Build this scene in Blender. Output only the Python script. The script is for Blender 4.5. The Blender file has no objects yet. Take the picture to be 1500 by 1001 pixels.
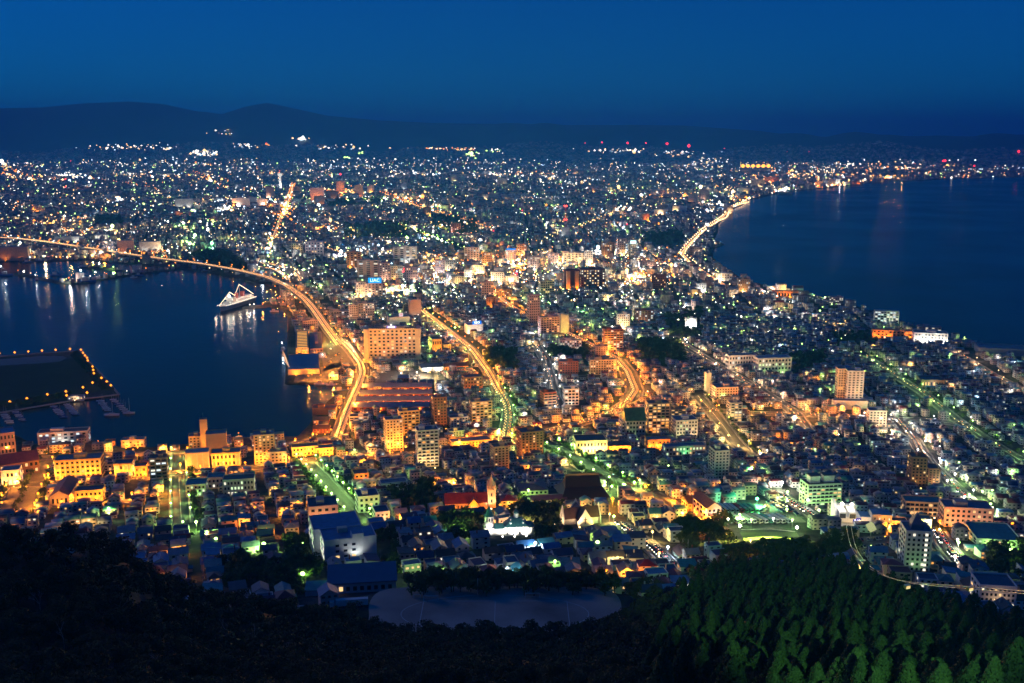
SUN_EL, SUN_ROT, SKY_TINT, SKY_STR, HAZE = 32.0, -80.0, (0.003, 0.36, 1.0, 1), 0.051, 7.5e-5
LAMP_K, SPOT_W = 7.5, 1700000
import bpy, bmesh, math, random
import numpy as np
R = math.radians
random.seed(7)
rng = np.random.default_rng(11)
sc = bpy.context.scene
C = sc.collection

# ------------------------------------------------------------------ camera
H = 334.0                    # the lookout stands this high above the harbour
F = 1530.0                   # focal length in photo pixels (photo 1500 x 1001)
PITCH = math.atan(303.5 / F)
cd = bpy.data.cameras.new('camera')
cd.sensor_width = 36.0
cd.lens = 36.0 * F / 1500.0
cd.clip_start = 1.0
cd.clip_end = 120000.0
cam = bpy.data.objects.new('camera', cd)
cam.location = (0, 0, H)
cam.rotation_euler = (math.pi / 2 - PITCH, 0, 0)
C.objects.link(cam)
sc.camera = cam

# ------------------------------------------------------------------ sky, last daylight, exposure
w = bpy.data.worlds.new('World')
sc.world = w
w.use_nodes = True
nt = w.node_tree
nt.nodes.clear()
sky = nt.nodes.new('ShaderNodeTexSky')
sky.sky_type = 'NISHITA'
sky.sun_disc = False
sky.sun_elevation = R(SUN_EL)
sky.sun_rotation = R(SUN_ROT)
sky.altitude = 300
sky.air_density = 1.0
sky.dust_density = 0.2
sky.ozone_density = 6.0
tint = nt.nodes.new('ShaderNodeMix')
tint.data_type = 'RGBA'
tint.blend_type = 'MULTIPLY'
tint.inputs[0].default_value = 1.0
tint.inputs[7].default_value = SKY_TINT
bg = nt.nodes.new('ShaderNodeBackground')
bg.inputs[1].default_value = SKY_STR
wo = nt.nodes.new('ShaderNodeOutputWorld')
nt.links.new(sky.outputs[0], tint.inputs[6])
nt.links.new(tint.outputs[2], bg.inputs[0])
nt.links.new(bg.outputs[0], wo.inputs[0])
sd = bpy.data.lights.new('afterglow', 'SUN')     # the last light of the western sky, very weak and soft
sd.energy = 0.16
sd.angle = R(20)
sd.color = (1.0, 0.92, 0.88)
so = bpy.data.objects.new('afterglow', sd)
so.rotation_euler = (R(62), 0, R(-120))
C.objects.link(so)

vs = sc.view_settings
vs.view_transform = 'Standard'
vs.look = 'None'
vs.exposure = 0.0
vs.gamma = 1.0
cy = sc.cycles
cy.use_denoising = True
cy.max_bounces = 4
cy.diffuse_bounces = 2
cy.glossy_bounces = 2
cy.transmission_bounces = 2
cy.volume_bounces = 1
cy.transparent_max_bounces = 4
cy.sample_clamp_indirect = 2.0
cy.use_light_tree = True
cy.adaptive_threshold = 0.025
cy.caustics_reflective = False
cy.caustics_refractive = False
sc.render.film_transparent = False
# ------------------------------------------------------------------ photo pixel -> point on the ground
SP, CP = math.sin(PITCH), math.cos(PITCH)
def ray(px, py):
    u, v = (np.asarray(px, float) - 750.0) / F, (500.5 - np.asarray(py, float)) / F
    return u, CP + v * SP, -SP + v * CP
def flat(px, py, z=1.0):
    a, b, c = ray(px, py)
    t = (z - H) / c
    return a * t, b * t
def azdep(px, py):
    a, b, c = ray(px, py)
    return np.arctan2(a, b), np.arctan2(-c, np.hypot(a, b))
def project(x, y, z):
    dz = z - H
    dep = y * CP - dz * SP
    up = y * SP + dz * CP
    return 750 + F * x / dep, 500.5 - F * up / dep, dep

COAST = [(-700, 392), (-100, 384), (60, 384), (130, 381), (170, 386), (230, 389), (300, 399), (360, 409), (402, 421), (412, 434), (385, 444),
         (388, 449), (410, 451), (421, 463), (421, 505), (417, 562), (489, 563), (493, 576), (470, 596), (452, 622), (436, 638),
         (395, 640), (345, 640), (300, 643), (255, 654), (180, 655), (140, 646), (50, 650), (15, 632), (-100, 618), (-700, 600),
         (-2200, 900), (-600, 1500), (750, 2600), (2100, 1500), (2800, 700), (1800, 578), (1600, 540), (1500, 519), (1440, 505), (1385, 491),
         (1340, 478), (1300, 462), (1230, 441), (1172, 430), (1125, 419), (1090, 409), (1060, 392), (1045, 377), (1043, 366),
         (1062, 358), (1046, 352), (1052, 340), (1053, 327), (1068, 311), (1098, 294), (1150, 281.5), (1200, 277), (1245, 272.5),
         (1255, 268), (1280, 268.5), (1300, 266.5), (1400, 262.5), (1500, 259.5), (1700, 256), (2600, 248), (2600, 226), (-700, 226)]
ISLAND = [(-60, 527), (0, 523), (60, 518), (116, 515), (146, 545), (176, 579), (120, 586), (60, 596), (0, 606), (-60, 614)]
MOLE = [(20, 400), (34, 399), (60, 407), (85, 411), (112, 411), (150, 405), (178, 401), (255, 393), (272, 391), (272, 394), (200, 403), (150, 411), (112, 417), (86, 416), (50, 408), (20, 403.5)]
SPIT = [(116, 391), (128, 387), (142, 388), (192, 398), (188, 400), (140, 394), (118, 394)]
PIER = [(368, 447.5), (392, 446.5), (392, 451), (355, 452.5), (354, 450)]
RIDGE_Y = [(-300, 160), (0, 159), (60, 158), (120, 152), (190, 149), (240, 153), (290, 164), (325, 168), (358, 157), (390, 151), (430, 159), (480, 170), (560, 177),
           (650, 181), (800, 183), (1000, 184), (1100, 191), (1200, 204), (1260, 201), (1300, 199), (1400, 201), (1500, 197), (1800, 200)]
polys = []
for P in (COAST, ISLAND, MOLE, SPIT, PIER):
    a = np.array(P, float)
    px, py = a[:, 0], a[:, 1].copy()
    if P is COAST:                       # rows behind the viewer stand in for the near side of the mountain
        x, y = flat(px, np.minimum(py, 900))
        near = py > 900
        x[near] = np.array([-900, 0, 900])[: near.sum()]
        y[near] = np.array([-700, -900, -700])[: near.sum()]
    else:
        x, y = flat(px, py)
    polys.append(np.stack([x, y], 1))
def sdf_poly(x, y, P):
    best = np.full(x.shape, 1e18)
    inside = np.zeros(x.shape, bool)
    for (ax, ay), (bx, by) in zip(P, np.roll(P, -1, 0)):
        ex, ey = bx - ax, by - ay
        t = np.clip(((x - ax) * ex + (y - ay) * ey) / (ex * ex + ey * ey + 1e-9), 0, 1)
        best = np.minimum(best, (x - ax - t * ex) ** 2 + (y - ay - t * ey) ** 2)
        if ay != by:
            inside ^= ((ay > y) != (by > y)) & (x < ex * (y - ay) / (by - ay) + ax)
    s = np.sqrt(best)
    return np.where(inside, s, -s)
def land_sdf(x, y):
    x, y = np.asarray(x, float), np.asarray(y, float)
    s = sdf_poly(x, y, polys[0])
    for P in polys[1:]:
        s = np.maximum(s, sdf_poly(x, y, P))
    return s
# foreground spur of the mountain: where its edge meets the view of the town (photo pixels of the ground, trees stand above it)
CREST = [(-200, 775, 330), (0, 796, 340), (100, 794, 350), (180, 814, 370), (250, 864, 390), (310, 882, 400), (420, 902, 410), (480, 912, 420),
         (560, 936, 430), (650, 948, 430), (780, 962, 430), (850, 955, 435), (890, 925, 450), (930, 905, 470), (1000, 880, 490), (1060, 850, 560), (1120, 842, 570), (1240, 840, 570),
         (1265, 856, 540), (1330, 880, 500), (1420, 905, 470), (1500, 935, 450), (1700, 960, 430)]
ca = np.array(CREST, float)
c_az, c_dep = azdep(ca[:, 0], ca[:, 1])
c_dc = ca[:, 2]
bx = np.linspace(-300, 1800, 40)
b_az, b_dep = azdep(bx, np.full(40, 1030.0))
def wob(x, y, s=1.0):
    return s * (np.sin(x * .021 + 1.3) * np.cos(y * .017 + .4) + .6 * np.sin(x * .047 + y * .031) + .4 * np.cos(x * .09 - y * .083 + 2))
FIELD = None
def z_town(d):
    return 62.0 * (np.clip((1150 - d) / 460.0, 0, None)) ** 1.3
def terrain(x, y, field=True):
    x, y = np.asarray(x, float), np.asarray(y, float)
    d, az = np.hypot(x, y), np.arctan2(x, y)
    s = land_sdf(x, y)
    zt = np.where(s > 0, np.minimum(s * .9, z_town(np.maximum(d, 380)) + 2.0), np.maximum(s * .9, -8))
    if field and FIELD is not None:
        fx, fy, fz, ra, rb = FIELD
        q = np.hypot((x - fx) / ra, (y - fy) / rb)
        k = np.clip((q - 1) / .5, 0, 1)
        k = k * k * (3 - 2 * k)
        zt = zt * k + fz * (1 - k)
    dc = np.interp(az, c_az, c_dc)
    dep1 = np.interp(az, c_az, c_dep)
    dep0 = np.interp(az, b_az, b_dep)
    t = np.clip((d - 235) / (dc - 235), 0, 1)
    dep = dep0 + (dep1 - dep0) * t
    zh = H - np.minimum(d, dc) * np.tan(dep) - 36 * np.clip(1 - d / 235, 0, 1)
    zh = zh - np.clip(d - dc, 0, None) * .85 + wob(x, y, 1.0) * np.clip((d - 100) / 60, 0, 1) * np.clip((dc + 60 - d) / 60, 0, 1)
    zz = np.maximum(zt, np.where(d < 900, zh, -50))
    # foothills and the far ranges
    ry = np.array(RIDGE_Y, float)
    r_az, r_dep = azdep(ry[:, 0], ry[:, 1])
    el = -np.interp(az, r_az, r_dep)
    foot = 245 * np.clip((d - 11800) / 3600, 0, 1.3) ** 1.2 * (1 + .25 * np.sin(az * 22 + 1) + .15 * np.sin(az * 61))
    ridge = H + 17500 * np.tan(el)
    k = np.clip((d - 14300) / 3200, 0, 1)
    k = k * k * (3 - 2 * k)
    bump = (np.sin(az * 47 + d * .0016) + .6 * np.sin(az * 113 - d * .0025)) * 40 * k * (1 - k) * 3
    far = foot * (1 - k) + ridge * k + bump - np.clip(d - 17500, 0, None) * .12
    zz = np.where(s > 0, np.maximum(zz, far), zz)
    return np.where(d > 17500, np.maximum(far, -20), zz)
def at(px, py, dz=0.0):
    """where the line of sight through a photo pixel first meets the ground (or dz above it)"""
    px, py = np.atleast_1d(np.asarray(px, float)), np.atleast_1d(np.asarray(py, float))
    a, b, c = ray(px, py)
    n = np.sqrt(a * a + b * b)
    with np.errstate(divide='ignore', invalid='ignore'):
        d0 = np.where(c < 0, (2.0 + dz - H) / c * n, 1e9)
    lo, hi = d0 - 30, d0 + 30
    slow = np.where((d0 < 1260) | (d0 > 12000))[0]
    for ch in np.array_split(slow, max(1, len(slow) // 300)):
        if not len(ch):
            continue
        lad = np.concatenate([np.geomspace(430, 1300, 150), np.geomspace(1310, 12000, 30), np.geomspace(12100, 26000, 90)])
        g = terrain(a[ch, None] / n[ch, None] * lad, b[ch, None] / n[ch, None] * lad) + dz
        under = H + c[ch, None] / n[ch, None] * lad <= g
        under[:, -1] = True
        k = np.maximum(under.argmax(1), 1)
        lo[ch], hi[ch] = lad[k - 1], lad[k]
    for i in range(16):
        m = (lo + hi) / 2
        under = H + c / n * m <= terrain(a / n * m, b / n * m) + dz
        hi = np.where(under, m, hi)
        lo = np.where(under, lo, m)
    x, y = a / n * hi, b / n * hi
    return np.stack([x, y, terrain(x, y)], 1)
def at1(px, py, dz=0.0):
    return at(px, py, dz)[0]
_f = at1(725, 897)
FIELD = (_f[0], _f[1], float(_f[2]) , 68.0, 33.0)
# ------------------------------------------------------------------ materials
MATS = {}
def nodes_of(name):
    m = bpy.data.materials.new(name)
    m.use_nodes = True
    t = m.node_tree
    return m, t, t.nodes['Principled BSDF']
def mat(name, col, rough=.7, vary=.18, scale=.4, metal=0.0, coords='Object', spec=.3):
    """plain painted / built surface with a little uneven weathering"""
    if name in MATS:
        return MATS[name]
    m, t, b = nodes_of(name)
    tc = t.nodes.new('ShaderNodeTexCoord')
    nz = t.nodes.new('ShaderNodeTexNoise')
    nz.inputs['Scale'].default_value = scale
    nz.inputs['Detail'].default_value = 5
    t.links.new(tc.outputs[coords], nz.inputs['Vector'])
    mp = t.nodes.new('ShaderNodeMapRange')
    mp.inputs[1].default_value = .14
    mp.inputs[2].default_value = .7
    mp.inputs[3].default_value = 1 - vary
    mp.inputs[4].default_value = 1 + vary
    t.links.new(nz.outputs[0], mp.inputs[0])
    mx = t.nodes.new('ShaderNodeMix')
    mx.data_type = 'RGBA'
    mx.blend_type = 'MULTIPLY'
    mx.inputs[0].default_value = 1
    mx.inputs[6].default_value = (*col, 1)
    t.links.new(mp.outputs[0], mx.inputs[7])
    t.links.new(mx.outputs[2], b.inputs['Base Color'])
    b.inputs['Roughness'].default_value = rough
    b.inputs['Metallic'].default_value = metal
    b.inputs['Specular IOR Level'].default_value = spec
    MATS[name] = m
    return m
def glow(name, col, strength):
    """something that gives off light: a lamp globe, a lit window, a backlit sign"""
    if name in MATS:
        return MATS[name]
    m = bpy.data.materials.new(name)
    m.use_nodes = True
    t = m.node_tree
    t.nodes.clear()
    e = t.nodes.new('ShaderNodeEmission')
    e.inputs[0].default_value = (*col, 1)
    e.inputs[1].default_value = strength
    o = t.nodes.new('ShaderNodeOutputMaterial')
    t.links.new(e.outputs[0], o.inputs[0])
    m.cycles.emission_sampling = 'NONE'
    MATS[name] = m
    return m
def ground_mat():
    m, t, b = nodes_of('town_ground')
    tc = t.nodes.new('ShaderNodeTexCoord')
    n1 = t.nodes.new('ShaderNodeTexNoise'); n1.inputs['Scale'].default_value = .012; n1.inputs['Detail'].default_value = 8
    n2 = t.nodes.new('ShaderNodeTexNoise'); n2.inputs['Scale'].default_value = .15; n2.inputs['Detail'].default_value = 6
    r1 = t.nodes.new('ShaderNodeValToRGB')
    r1.color_ramp.elements[0].position = .40; r1.color_ramp.elements[0].color = (.035, .05, .028, 1)
    r1.color_ramp.elements[1].position = .56; r1.color_ramp.elements[1].color = (.085, .083, .08, 1)
    r2 = t.nodes.new('ShaderNodeMapRange'); r2.inputs[1].default_value = .3; r2.inputs[2].default_value = .7; r2.inputs[3].default_value = .55; r2.inputs[4].default_value = 1.4
    mx = t.nodes.new('ShaderNodeMix'); mx.data_type = 'RGBA'; mx.blend_type = 'MULTIPLY'; mx.inputs[0].default_value = 1
    for n in (n1, n2):
        t.links.new(tc.outputs['Object'], n.inputs['Vector'])
    t.links.new(n1.outputs[0], r1.inputs[0]); t.links.new(n2.outputs[0], r2.inputs[0])
    t.links.new(r1.outputs[0], mx.inputs[6]); t.links.new(r2.outputs[0], mx.inputs[7])
    t.links.new(mx.outputs[2], b.inputs['Base Color'])
    b.inputs['Roughness'].default_value = .9
    b.inputs['Specular IOR Level'].default_value = .15
    return m
def water_mat():
    m, t, b = nodes_of('sea_water')
    b.inputs['Base Color'].default_value = (.002, .008, .022, 1)
    b.inputs['Roughness'].default_value = .17
    b.inputs['IOR'].default_value = 1.33
    b.inputs['Specular IOR Level'].default_value = .14
    tc = t.nodes.new('ShaderNodeTexCoord')
    n1 = t.nodes.new('ShaderNodeTexNoise'); n1.inputs['Scale'].default_value = .05; n1.inputs['Detail'].default_value = 6
    bp = t.nodes.new('ShaderNodeBump'); bp.inputs['Strength'].default_value = .5; bp.inputs['Distance'].default_value = 1.2
    t.links.new(tc.outputs['Object'], n1.inputs['Vector'])
    t.links.new(n1.outputs[0], bp.inputs['Height'])
    t.links.new(bp.outputs[0], b.inputs['Normal'])
    n2 = t.nodes.new('ShaderNodeTexNoise'); n2.inputs['Scale'].default_value = .003; n2.inputs['Detail'].default_value = 3
    mp = t.nodes.new('ShaderNodeMapRange'); mp.inputs[1].default_value = .35; mp.inputs[2].default_value = .65; mp.inputs[3].default_value = .13; mp.inputs[4].default_value = .24
    t.links.new(tc.outputs['Object'], n2.inputs['Vector']); t.links.new(n2.outputs[0], mp.inputs[0]); t.links.new(mp.outputs[0], b.inputs['Roughness'])
    return m
# ------------------------------------------------------------------ mesh helpers
def mesh_np(name, verts, faces, mats, fm=None, uv=None, smooth=False):
    """verts (n,3), faces: list of index arrays of equal width, or one (m,k) array"""
    me = bpy.data.meshes.new(name)
    groups = faces if isinstance(faces, list) else [faces]
    groups = [np.asarray(g, np.int32) for g in groups if len(g)]
    nl = sum(g.size for g in groups)
    nf = sum(len(g) for g in groups)
    me.vertices.add(len(verts))
    me.vertices.foreach_set('co', np.asarray(verts, np.float32).ravel())
    me.loops.add(nl)
    me.loops.foreach_set('vertex_index', np.concatenate([g.ravel() for g in groups]))
    tot = np.concatenate([np.full(len(g), g.shape[1], np.int32) for g in groups])
    me.polygons.add(nf)
    me.polygons.foreach_set('loop_start', np.concatenate([[0], np.cumsum(tot)[:-1]]).astype(np.int32))
    me.polygons.foreach_set('loop_total', tot)
    if fm is not None:
        me.polygons.foreach_set('material_index', np.asarray(fm, np.int32))
    if smooth:
        me.polygons.foreach_set('use_smooth', np.ones(nf, bool))
    if uv is not None:
        ul = me.uv_layers.new(name='UVMap')
        ul.data.foreach_set('uv', np.asarray(uv, np.float32).ravel())
    for m in (mats if isinstance(mats, (list, tuple)) else [mats]):
        me.materials.append(m)
    me.update(calc_edges=True)
    return me
def link(name, me, parent=None, loc=(0, 0, 0), rz=0.0, scale=None):
    o = bpy.data.objects.new(name, me)
    C.objects.link(o)
    o.location = loc
    if rz:
        o.rotation_euler = (0, 0, rz)
    if scale is not None:
        o.scale = scale
    if parent is not None:
        o.parent = parent
    return o
def thing(name, label, cat, loc, rz=0.0, group=None):
    return tag(link(name, None, None, loc, rz), label, cat, group)
def tag(o, label, cat, group=None):
    o['label'] = label
    o['category'] = cat
    if group:
        o['group'] = group
    return o
def setting(o, kind='structure', label=None):
    o['kind'] = kind
    if label:
        o['label'] = label
    return o
class MB:
    """collects simple solids into one mesh"""
    def __init__(s):
        s.v, s.q, s.m, s.n = [], [], [], 0
    def add(s, v, faces, m=0):
        s.v.append(np.asarray(v, float))
        for f in faces:
            s.q.append([i + s.n for i in f]); s.m.append(m)
        s.n += len(v)
        return s
    def box(s, x0, x1, y0, y1, z0, z1, m=0, bottom=True):
        v = [(x0, y0, z0), (x1, y0, z0), (x1, y1, z0), (x0, y1, z0), (x0, y0, z1), (x1, y0, z1), (x1, y1, z1), (x0, y1, z1)]
        f = [(0, 1, 5, 4), (1, 2, 6, 5), (2, 3, 7, 6), (3, 0, 4, 7), (4, 5, 6, 7)] + ([(3, 2, 1, 0)] if bottom else [])
        return s.add(v, f, m)
    def tube(s, p, q, r0, r1=None, n=8, m=0):
        p, q = np.array(p, float), np.array(q, float)
        r1 = r0 if r1 is None else r1
        d = (q - p) / np.linalg.norm(q - p)
        a = np.cross(d, (0, 0, 1) if abs(d[2]) < .9 else (1, 0, 0)); a /= np.linalg.norm(a)
        b = np.cross(d, a)
        t = np.linspace(0, 2 * math.pi, n, endpoint=False)
        ring = np.cos(t)[:, None] * a + np.sin(t)[:, None] * b
        v = np.concatenate([p + ring * r0, q + ring * r1])
        f = [(i, (i + 1) % n, n + (i + 1) % n, n + i) for i in range(n)] + [tuple(range(n))[::-1], tuple(range(n, 2 * n))]
        return s.add(v, f, m)
    def lathe(s, prof, n=10, c=(0, 0), m=0):
        t = np.linspace(0, 2 * math.pi, n, endpoint=False)
        v = [(c[0] + r * math.cos(a), c[1] + r * math.sin(a), z) for r, z in prof for a in t]
        f = []
        for k in range(len(prof) - 1):
            f += [(k * n + i, k * n + (i + 1) % n, (k + 1) * n + (i + 1) % n, (k + 1) * n + i) for i in range(n)]
        f += [tuple(range(n))[::-1], tuple(range((len(prof) - 1) * n, len(prof) * n))]
        return s.add(v, f, m)
    def prism(s, pts, z0, z1, m=0):
        n = len(pts)
        v = [(x, y, z0) for x, y in pts] + [(x, y, z1) for x, y in pts]
        return s.add(v, [(i, (i + 1) % n, n + (i + 1) % n, n + i) for i in range(n)] + [tuple(range(n, 2 * n)), tuple(range(n))[::-1]], m)
    def extr(s, pts, y0, y1, m=0):
        """outline in x,z pushed along y"""
        n = len(pts)
        v = [(x, y0, z) for x, z in pts] + [(x, y1, z) for x, z in pts]
        return s.add(v, [(i, (i + 1) % n, n + (i + 1) % n, n + i) for i in range(n)] + [tuple(range(n))[::-1], tuple(range(n, 2 * n))], m)
    def mesh(s, name, mats, smooth=False):
        me = bpy.data.meshes.new(name)
        me.from_pydata(np.concatenate(s.v).tolist(), [], s.q)
        for m in (mats if isinstance(mats, (list, tuple)) else [mats]):
            me.materials.append(m)
        me.polygons.foreach_set('material_index', np.array(s.m, np.int32))
        if smooth:
            me.polygons.foreach_set('use_smooth', np.ones(len(s.q), bool))
        me.update()
        return me
    def obj(s, name, mats, parent=None, loc=(0, 0, 0), rz=0.0, smooth=False):
        return link(name, s.mesh(name, mats, smooth), parent, loc, rz)

# ------------------------------------------------------------------ ground, mountains, sea, air
def polar(name, r, az, mats):
    A, D = np.meshgrid(az, r)
    x, y = D * np.sin(A), D * np.cos(A)
    z = terrain(x, y)
    nr, na = x.shape
    i = np.arange(nr * na).reshape(nr, na)
    f = np.stack([i[:-1, :-1], i[:-1, 1:], i[1:, 1:], i[1:, :-1]], -1).reshape(-1, 4)[:, ::-1]
    return mesh_np(name, np.stack([x, y, z], -1).reshape(-1, 3), f, mats, smooth=True)
AZ = np.linspace(R(-34), R(34), 560)
rad = np.concatenate([np.geomspace(12, 420, 90)[:-1], np.geomspace(420, 5000, 420)[:-1], np.geomspace(5000, 13500, 130)])
setting(link('ground', polar('ground', rad, AZ, ground_mat())))
setting(link('mountains', polar('mountains', np.geomspace(13500, 26000, 100), AZ, mat('forest_slope', (.03, .045, .03), .95, .4, .002))))
sw = MB().prism([(-42000, -1200), (42000, -1200), (42000, 46000), (-42000, 46000)], -30, 0)
setting(sw.obj('sea', water_mat()))
if HAZE:
    m = bpy.data.materials.new('evening_air')
    m.use_nodes = True
    t = m.node_tree
    t.nodes.clear()
    pv = t.nodes.new('ShaderNodeVolumePrincipled')
    pv.inputs['Color'].default_value = (.04, .40, 1, 1)
    pv.inputs['Density'].default_value = HAZE
    pv.inputs['Anisotropy'].default_value = .2
    mo = t.nodes.new('ShaderNodeOutputMaterial')
    t.links.new(pv.outputs[0], mo.inputs['Volume'])
    hz = MB().box(-42500, 42500, -1300, 46500, -32, 900).obj('haze', m)
    setting(hz, 'stuff', 'thin blue evening air over the town and the hills')
    hz.display_type = 'WIRE'
# ------------------------------------------------------------------ roads (traced in photo pixels, laid on the ground)
# name, half width m, lamp colour, lamp spacing m, lamp power, points
ROADS = [
    ('bypass', 7, 'O', 24, 3.4, [(497, 497), (515, 515), (528, 533), (532, 546), (527, 562), (518, 582), (508, 606), (496, 640)]),
    ('tram_street', 6, 'O', 24, 3.0, [(618, 455), (650, 480), (690, 511), (715, 545), (728, 570)]),
    ('tram_street', 6, 'G', 22, 1.3, [(728, 570), (742, 592), (745, 612), (740, 644)]),
    ('avenue', 6, 'O', 24, 2.8, [(712, 420), (745, 447), (768, 461), (800, 470), (830, 488), (870, 508), (904, 527)]),
    ('avenue', 10, 'O', 20, 3.4, [(904, 527), (920, 545), (931, 573), (921, 588)]),
    ('avenue', 7, 'O', 18, 3.0, [(921, 588), (895, 606), (860, 618), (805, 632), (740, 645)]),
    ('shopping_street', 8, 'O', 20, 1.8, [(740, 645), (660, 655), (600, 668), (520, 672), (445, 676)]),
    ('shopping_street', 8, 'O', 20, 1.7, [(445, 676), (380, 686), (300, 692), (215, 698), (120, 707), (30, 712), (-60, 716)]),
    ('side_street', 5, 'O', 24, 1.3, [(60, 742), (150, 738), (235, 733)]),
    ('waterfront_road', 6, 'O', 26, 1.4, [(-30, 668), (60, 672), (140, 668), (250, 664), (330, 660), (400, 655), (496, 640)]),
    ('slope_street', 7, 'G', 15, .75, [(447, 676), (470, 700), (500, 735), (531, 768)]),
    ('slope_street', 6, 'G', 26, .45, [(262, 664), (262, 700), (264, 735), (266, 768)]),
    ('harbour_avenue', 14, 'O', 22, 1.0, [(58, 676), (45, 700), (22, 755)]),
    ('slope_street', 9, 'G', 18, .9, [(797, 649), (844, 675), (880, 698), (913, 714), (932, 724)]),
    ('slope_street', 5, 'O', 34, 1.6, [(955, 722), (985, 740), (1015, 758), (1043, 774)]),
    ('slope_street', 7, 'Y', 26, 1.0, [(1022, 580), (1045, 606), (1060, 625), (1074, 645), (1100, 672)]),
    ('tram_street', 7, 'O', 20, 2.8, [(1000, 597), (1030, 600), (1100, 606), (1180, 608), (1265, 612)]),
    ('tram_street', 8, 'W', 30, 1.2, [(1265, 612), (1300, 615), (1360, 616), (1420, 624)]),
    ('residential_street', 6, 'P', 36, .8, [(985, 495), (1024, 519), (1062, 542), (1113, 570), (1166, 606), (1186, 634)]),
    ('ropeway_street', 6, 'W', 36, .8, [(1314, 616), (1337, 642), (1347, 660), (1370, 687), (1388, 705), (1420, 735), (1452, 768)]),
    ('residential_street', 6, 'G', 30, .9, [(1268, 522), (1304, 546), (1352, 576), (1400, 615), (1460, 654), (1510, 684)]),
    ('residential_street', 5, 'P', 40, .7, [(1410, 522), (1454, 549), (1498, 571)]),
    ('hill_street', 5, 'W', 40, .6, [(1372, 778), (1380, 793), (1392, 809), (1413, 832)]),
    ('hill_street', 5, 'W', 50, .6, [(1140, 722), (1152, 733), (1171, 744), (1198, 761), (1216, 770)]),
    ('hill_street', 5, 'Y', 46, .6, [(905, 766), (933, 788), (956, 802), (980, 826)]),
    ('residential_street', 6, 'W', 32, .8, [(787, 507), (800, 530), (812, 575), (822, 603)]),
    ('coast_road', 6, 'P', 28, 4.0, [(1095, 296), (1068, 306), (1062, 318), (1030, 339), (1012, 357), (998, 373), (1010, 385), (1034, 402), (1064, 421)]),
    ('avenue', 9, 'O', 75, 2.0, [(430, 270), (424, 292), (411, 320), (402, 345), (394, 368)]),
    ('avenue', 10, 'O', 170, 1.0, [(285, 252), (302, 262), (332, 277)]),
    ('avenue', 10, 'O', 150, 1.0, [(0, 240), (30, 255), (60, 262), (130, 262), (190, 270), (240, 281)]),
    ('avenue', 10, 'O', 50, 1.6, [(560, 283), (600, 298), (640, 312), (680, 322), (722, 336)]),
    ('park_avenue', 9, 'G', 30, 1.5, [(588, 332), (620, 345), (650, 357), (684, 369)]),
    ('avenue', 8, 'P', 40, 1.5, [(395, 346), (440, 356), (480, 364), (512, 374)]),
    ('avenue', 7, 'Y', 40, 1.0, [(790, 357), (820, 343), (845, 335), (872, 325), (900, 314)]),
    ('avenue', 7, 'O', 36, 1.2, [(640, 378), (690, 372), (760, 386), (830, 384)]),
    ('avenue', 7, 'P', 40, 1.2, [(880, 372), (915, 380), (960, 392)]),
    ('platform_strip', 5, 'P', 26, 2.0, [(374, 386), (400, 388), (420, 394), (434, 403), (439, 412)]),  # road strips with lamps and traffic standing in for lit station platforms
    ('platform_strip', 5, 'W', 26, 1.6, [(380, 392), (402, 395), (415, 402), (424, 413)]),
]
asphalt = mat('asphalt', (.12, .117, .112), .85, .25, .3)
pave = mat('pavement_slabs', (.22, .215, .21), .85, .2, .5)
paint = mat('road_paint', (.75, .75, .7), .7, .1)
def resample(p, step):
    p = np.asarray(p, float)
    s = np.concatenate([[0], np.cumsum(np.hypot(*np.diff(p[:, :2], axis=0).T))])
    n = max(2, int(s[-1] / step) + 1)
    q = np.linspace(0, s[-1], n)
    return np.stack([np.interp(q, s, p[:, k]) for k in range(p.shape[1])], 1)
def side(p):
    t = np.gradient(p[:, :2], axis=0)
    t /= np.linalg.norm(t, axis=1)[:, None] + 1e-9
    return np.stack([-t[:, 1], t[:, 0]], 1)
def smooth_line(p, k=2):
    for _ in range(k):
        q = p.copy()
        q[1:-1] = (p[:-2] + 2 * p[1:-1] + p[2:]) / 4
        p = q
    return p
def ribbon(name, p, o0, o1, lift, m, parent=None):
    nrm = side(p)
    a, b = p[:, :2] + nrm * o0, p[:, :2] + nrm * o1
    za, zb = terrain(a[:, 0], a[:, 1]) + lift, terrain(b[:, 0], b[:, 1]) + lift
    zc = np.maximum(za, zb)
    n = len(p)
    v = np.concatenate([np.c_[a, zc], np.c_[b, zc], np.c_[a, zc - lift - 1.5], np.c_[b, zc - lift - 1.5]])
    i = np.arange(n - 1)
    f = [np.stack([i, i + 1, n + i + 1, n + i], 1)[:, ::-1], np.stack([i, 2 * n + i, 2 * n + i + 1, i + 1], 1)[:, ::-1], np.stack([n + i, n + i + 1, 3 * n + i + 1, 3 * n + i], 1)[:, ::-1]]
    return link(name, mesh_np(name, v, np.concatenate(f), m), parent)
LINES = []          # every road centre line with its half width, for keeping houses and trees off it
LAMPS = []          # x, y, colour, power, height
def lamp_row(p, off, sp, colr, power, h=8.0, jit=.15):
    q = resample(p, sp)
    nr = side(q)
    for k in range(len(q)):
        if k % 2 or off == 0:
            sgn = 1
        else:
            sgn = -1
        x, y = q[k, :2] + nr[k] * off * sgn
        LAMPS.append((x, y, colr, power * random.uniform(1 - jit, 1 + jit), h))
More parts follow.
